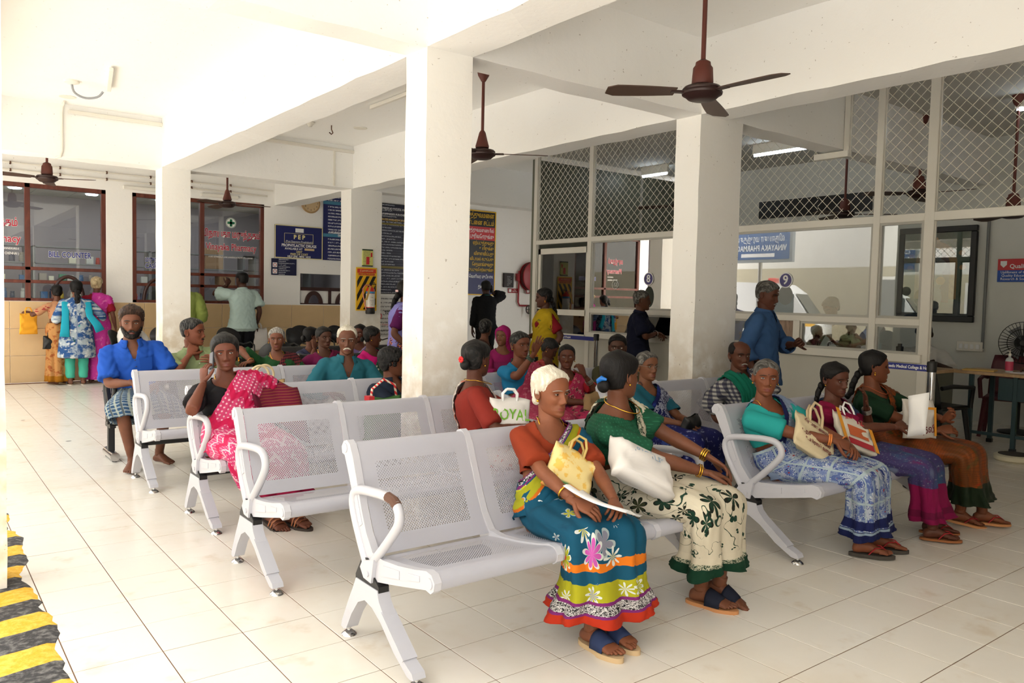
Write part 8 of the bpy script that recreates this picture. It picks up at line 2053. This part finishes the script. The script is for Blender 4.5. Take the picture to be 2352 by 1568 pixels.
sheet('paper_sheet', 'white paper sheets held by the white-haired woman', [[P0_ + PX_ * (i / 6) + PY_ * (j / 6) + V3((0, 0, .035 * (1 - i / 4) ** 2 * (i < 4) + .01 * math.sin(j))) for j in range(7)] for i in range(7)], M_PAPER)
b1 = V3((2.50, 2.30, .60)); bag('poly_bag', 'white plastic bag on the lap of the green blouse woman', b1, (-1.0, .45, -.35), .32, .22, .14, M_POLY, 5, None, None, (('அன்பு', .06, .0, .12, plain('faint_blue', (150, 170, 190), .6), 'CENTER'),))
c1 = V3((3.93, 2.38, .56)); bag('tote_bag', 'cream cotton tote bag with rope handles and maroon lettering', c1, (-.7, .55, -.45), .30, .24, .06, M_CANV, 7, (.045, .13, .008), plain('rope_cream', (206, 184, 146), .9), (('உறவுகள் மேலும்', .034, 0, .10, M_MAR, 'CENTER'), ('உயிராய் வாழ', .034, 0, .06, M_MAR, 'CENTER'), ('திருமண அழைப்பு', .028, 0, .18, M_MAR, 'CENTER')))
M_ORG = plain('orange_print', (222, 150, 40), .6)
d1 = V3((4.40, 2.38, .545)); bag('shopping_bag', 'white and yellow shop bag with a red building print', d1, (-.8, .35, -.4), .28, .26, .06, plain('bag_white_y', (220, 212, 196), .6), 9, (.04, .09, .006), M_WHITE, (('சங்கம்', .055, .0, .20, M_RED, 'CENTER'),), ((-.125, -.10, .0, .26, M_ORG), (.10, .125, .0, .2, M_ORG), (-.07, .07, .07, .15, plain('print_rust', (196, 96, 50), .6)), (-.09, .09, .0, .045, plain('print_crimson', (170, 30, 44), .6))))
e1 = W(E_, (.15, -.24, .60)); bag('shopping_bag', 'white shop bag with yellow frame beside the profile woman', V3((5.08, 2.36, .555)), (-.15, .05, -.45), .24, .24, .07, plain('bag_white', (214, 208, 200), .6), 11, None, None, (('முகதலி', .06, .0, .06, M_MAR, 'CENTER'),), ((-.10, .10, .185, .20, M_ORG), (.085, .10, .02, .185, M_ORG), (-.10, -.085, .02, .185, M_ORG)))
MB().lathe([(0, -.002), (.022, -.002), (.022, 0), (0, 0)], 18, (0, -.038, .125), 'y').obj('bag_emblem', plain('indigo_print', (50, 44, 100), .6), bpy.data.objects[[o.name for o in COL.objects if o.get('label', '').startswith('white shop bag with yellow')][0]])
p0 = V3((4.80, 2.30, .60))
sheet('paper_sheet', 'white paper held upright by the profile woman', [[p0 + V3((.03 * j / 4 + .012 * math.sin(j + i * .7), -.10 * j / 4, .25 * i / 6 + .03 * j / 4)) for j in range(5)] for i in range(7)], M_PAPER)
h1 = V3((2.70, 3.52, .56)); bag('shopping_bag', 'white bag with green lettering beside the rust-red blouse woman', h1, (-.2, .05, -.45), .25, .26, .09, M_POLY, 13, (.04, .05, .007), M_WHITE, (('ROYAL', .09, .0, .16, plain('lime_print', (110, 170, 40), .6), 'CENTER'),))
# phone of the pink sari woman
ph = thing('mobile_phone', 'grey mobile phone at the ear of the pink sari woman', 'phone', W(L_, (-.152, .085, .955))); ph.rotation_euler = (-.25, .12, 0); MB().bevbox(-.005, .005, -.030, .030, -.062, .062, .003).obj('case', plain('phone_grey', (70, 72, 78), .3, .3), ph); MB().box(.0052, .006, -.027, .027, -.056, .056).obj('screen', M_BLACK, ph)
ph = thing('mobile_phone', 'dark mobile phone at the ear of the man in black', 'phone', W(V4, (-.10, -.02, 1.55))); MB().bevbox(-.005, .005, -.034, .034, -.07, .07, .003).obj('case', M_BLACK, ph)
# bag with cane rings on the fourth row, green bag with rope handle
t = thing('handbag', 'tan bag with two cream ring handles on the fourth-row seat', 'bag', (2.18, 5.98, .405), .1); vs, fs = bag_mesh(.40, .30, .12, seed=21); MB().add(vs, fs).obj('body', plain('tan_bag', (196, 166, 116), .8), t, smooth=180)
for k in (-1, 1): MB().tube([(.0 + k * .03 + .075 * math.cos(a), k * .02, .345 + .075 * math.sin(a)) for a in [2 * PI * i / 28 for i in range(29)]], .0095, 8, caps=False).obj('ring_handle', plain('cane_cream', (226, 206, 166), .5), t, smooth=180)
t = thing('handbag', 'green bag with red and white rope handle beside the curly-haired person', 'bag', (2.55, 4.72, .40), .1); vs, fs = bag_mesh(.30, .30, .10, seed=23); MB().add(vs, fs).obj('body', plain('leaf_green_bag', (66, 112, 56), .8), t, smooth=180)
def rope_mat():
    q = NT('candy_rope'); o, x, y, z = q.obj(); return q.done(q.mix(q.math('LESS_THAN', q.math('FRACT', q.math('MULTIPLY', q.math('ADD', x, z), 28)), .5), lin((214, 40, 44)), lin((232, 222, 200))), .7)
MB().tube([(-.10 + .0, 0, .28), (-.09, 0, .36), (0, 0, .42), (.09, 0, .38), (.11, 0, .28)], .009, 8).obj('handle', rope_mat(), t, smooth=180); MB().box(-.15, -.11, -.06, .0, .29, .32).obj('flap', M_RED, t)
bag('poly_bag', 'white plastic bag hanging from the pale aqua shirt man', W(V8, (-.29, -.05, .44)), (0, 0, .3), .34, .36, .16, M_POLY, 15, (.05, .08, .006), M_POLY)
t = bag('handbag', 'black leather handbag held by the floral kurta woman', W(V5, (.30, -.02, .52)), (0, 0, .2), .26, .18, .10, M_BLACK, 17, (.06, .10, .008), M_BLACK)
bag('cloth_bag', 'orange-yellow cloth bag held by the woman at the bill counter', W(V7, (.24, -.30, .72)), (0, 0, .2), .24, .30, .04, plain('marigold_cloth', (236, 168, 40), .8), 19, (.04, .08, .006), plain('marigold_cloth', (236, 168, 40), .8))
t = thing('handbag', 'black handbag on the lap of the woman with glasses', 'bag', W(F_, (.02, -.26, .52)), .2); vs, fs = bag_mesh(.2, .10, .08, seed=31); MB().add(vs, fs).obj('body', M_BLACK, t, smooth=180)
t = thing('handbag', 'khaki bag on the lap of the pink leaf-print woman', 'bag', W(J_, (.02, -.26, .51)), .2); vs, fs = bag_mesh(.26, .16, .10, seed=33); MB().add(vs, fs).obj('body', plain('khaki', (160, 130, 90), .9), t, smooth=180)
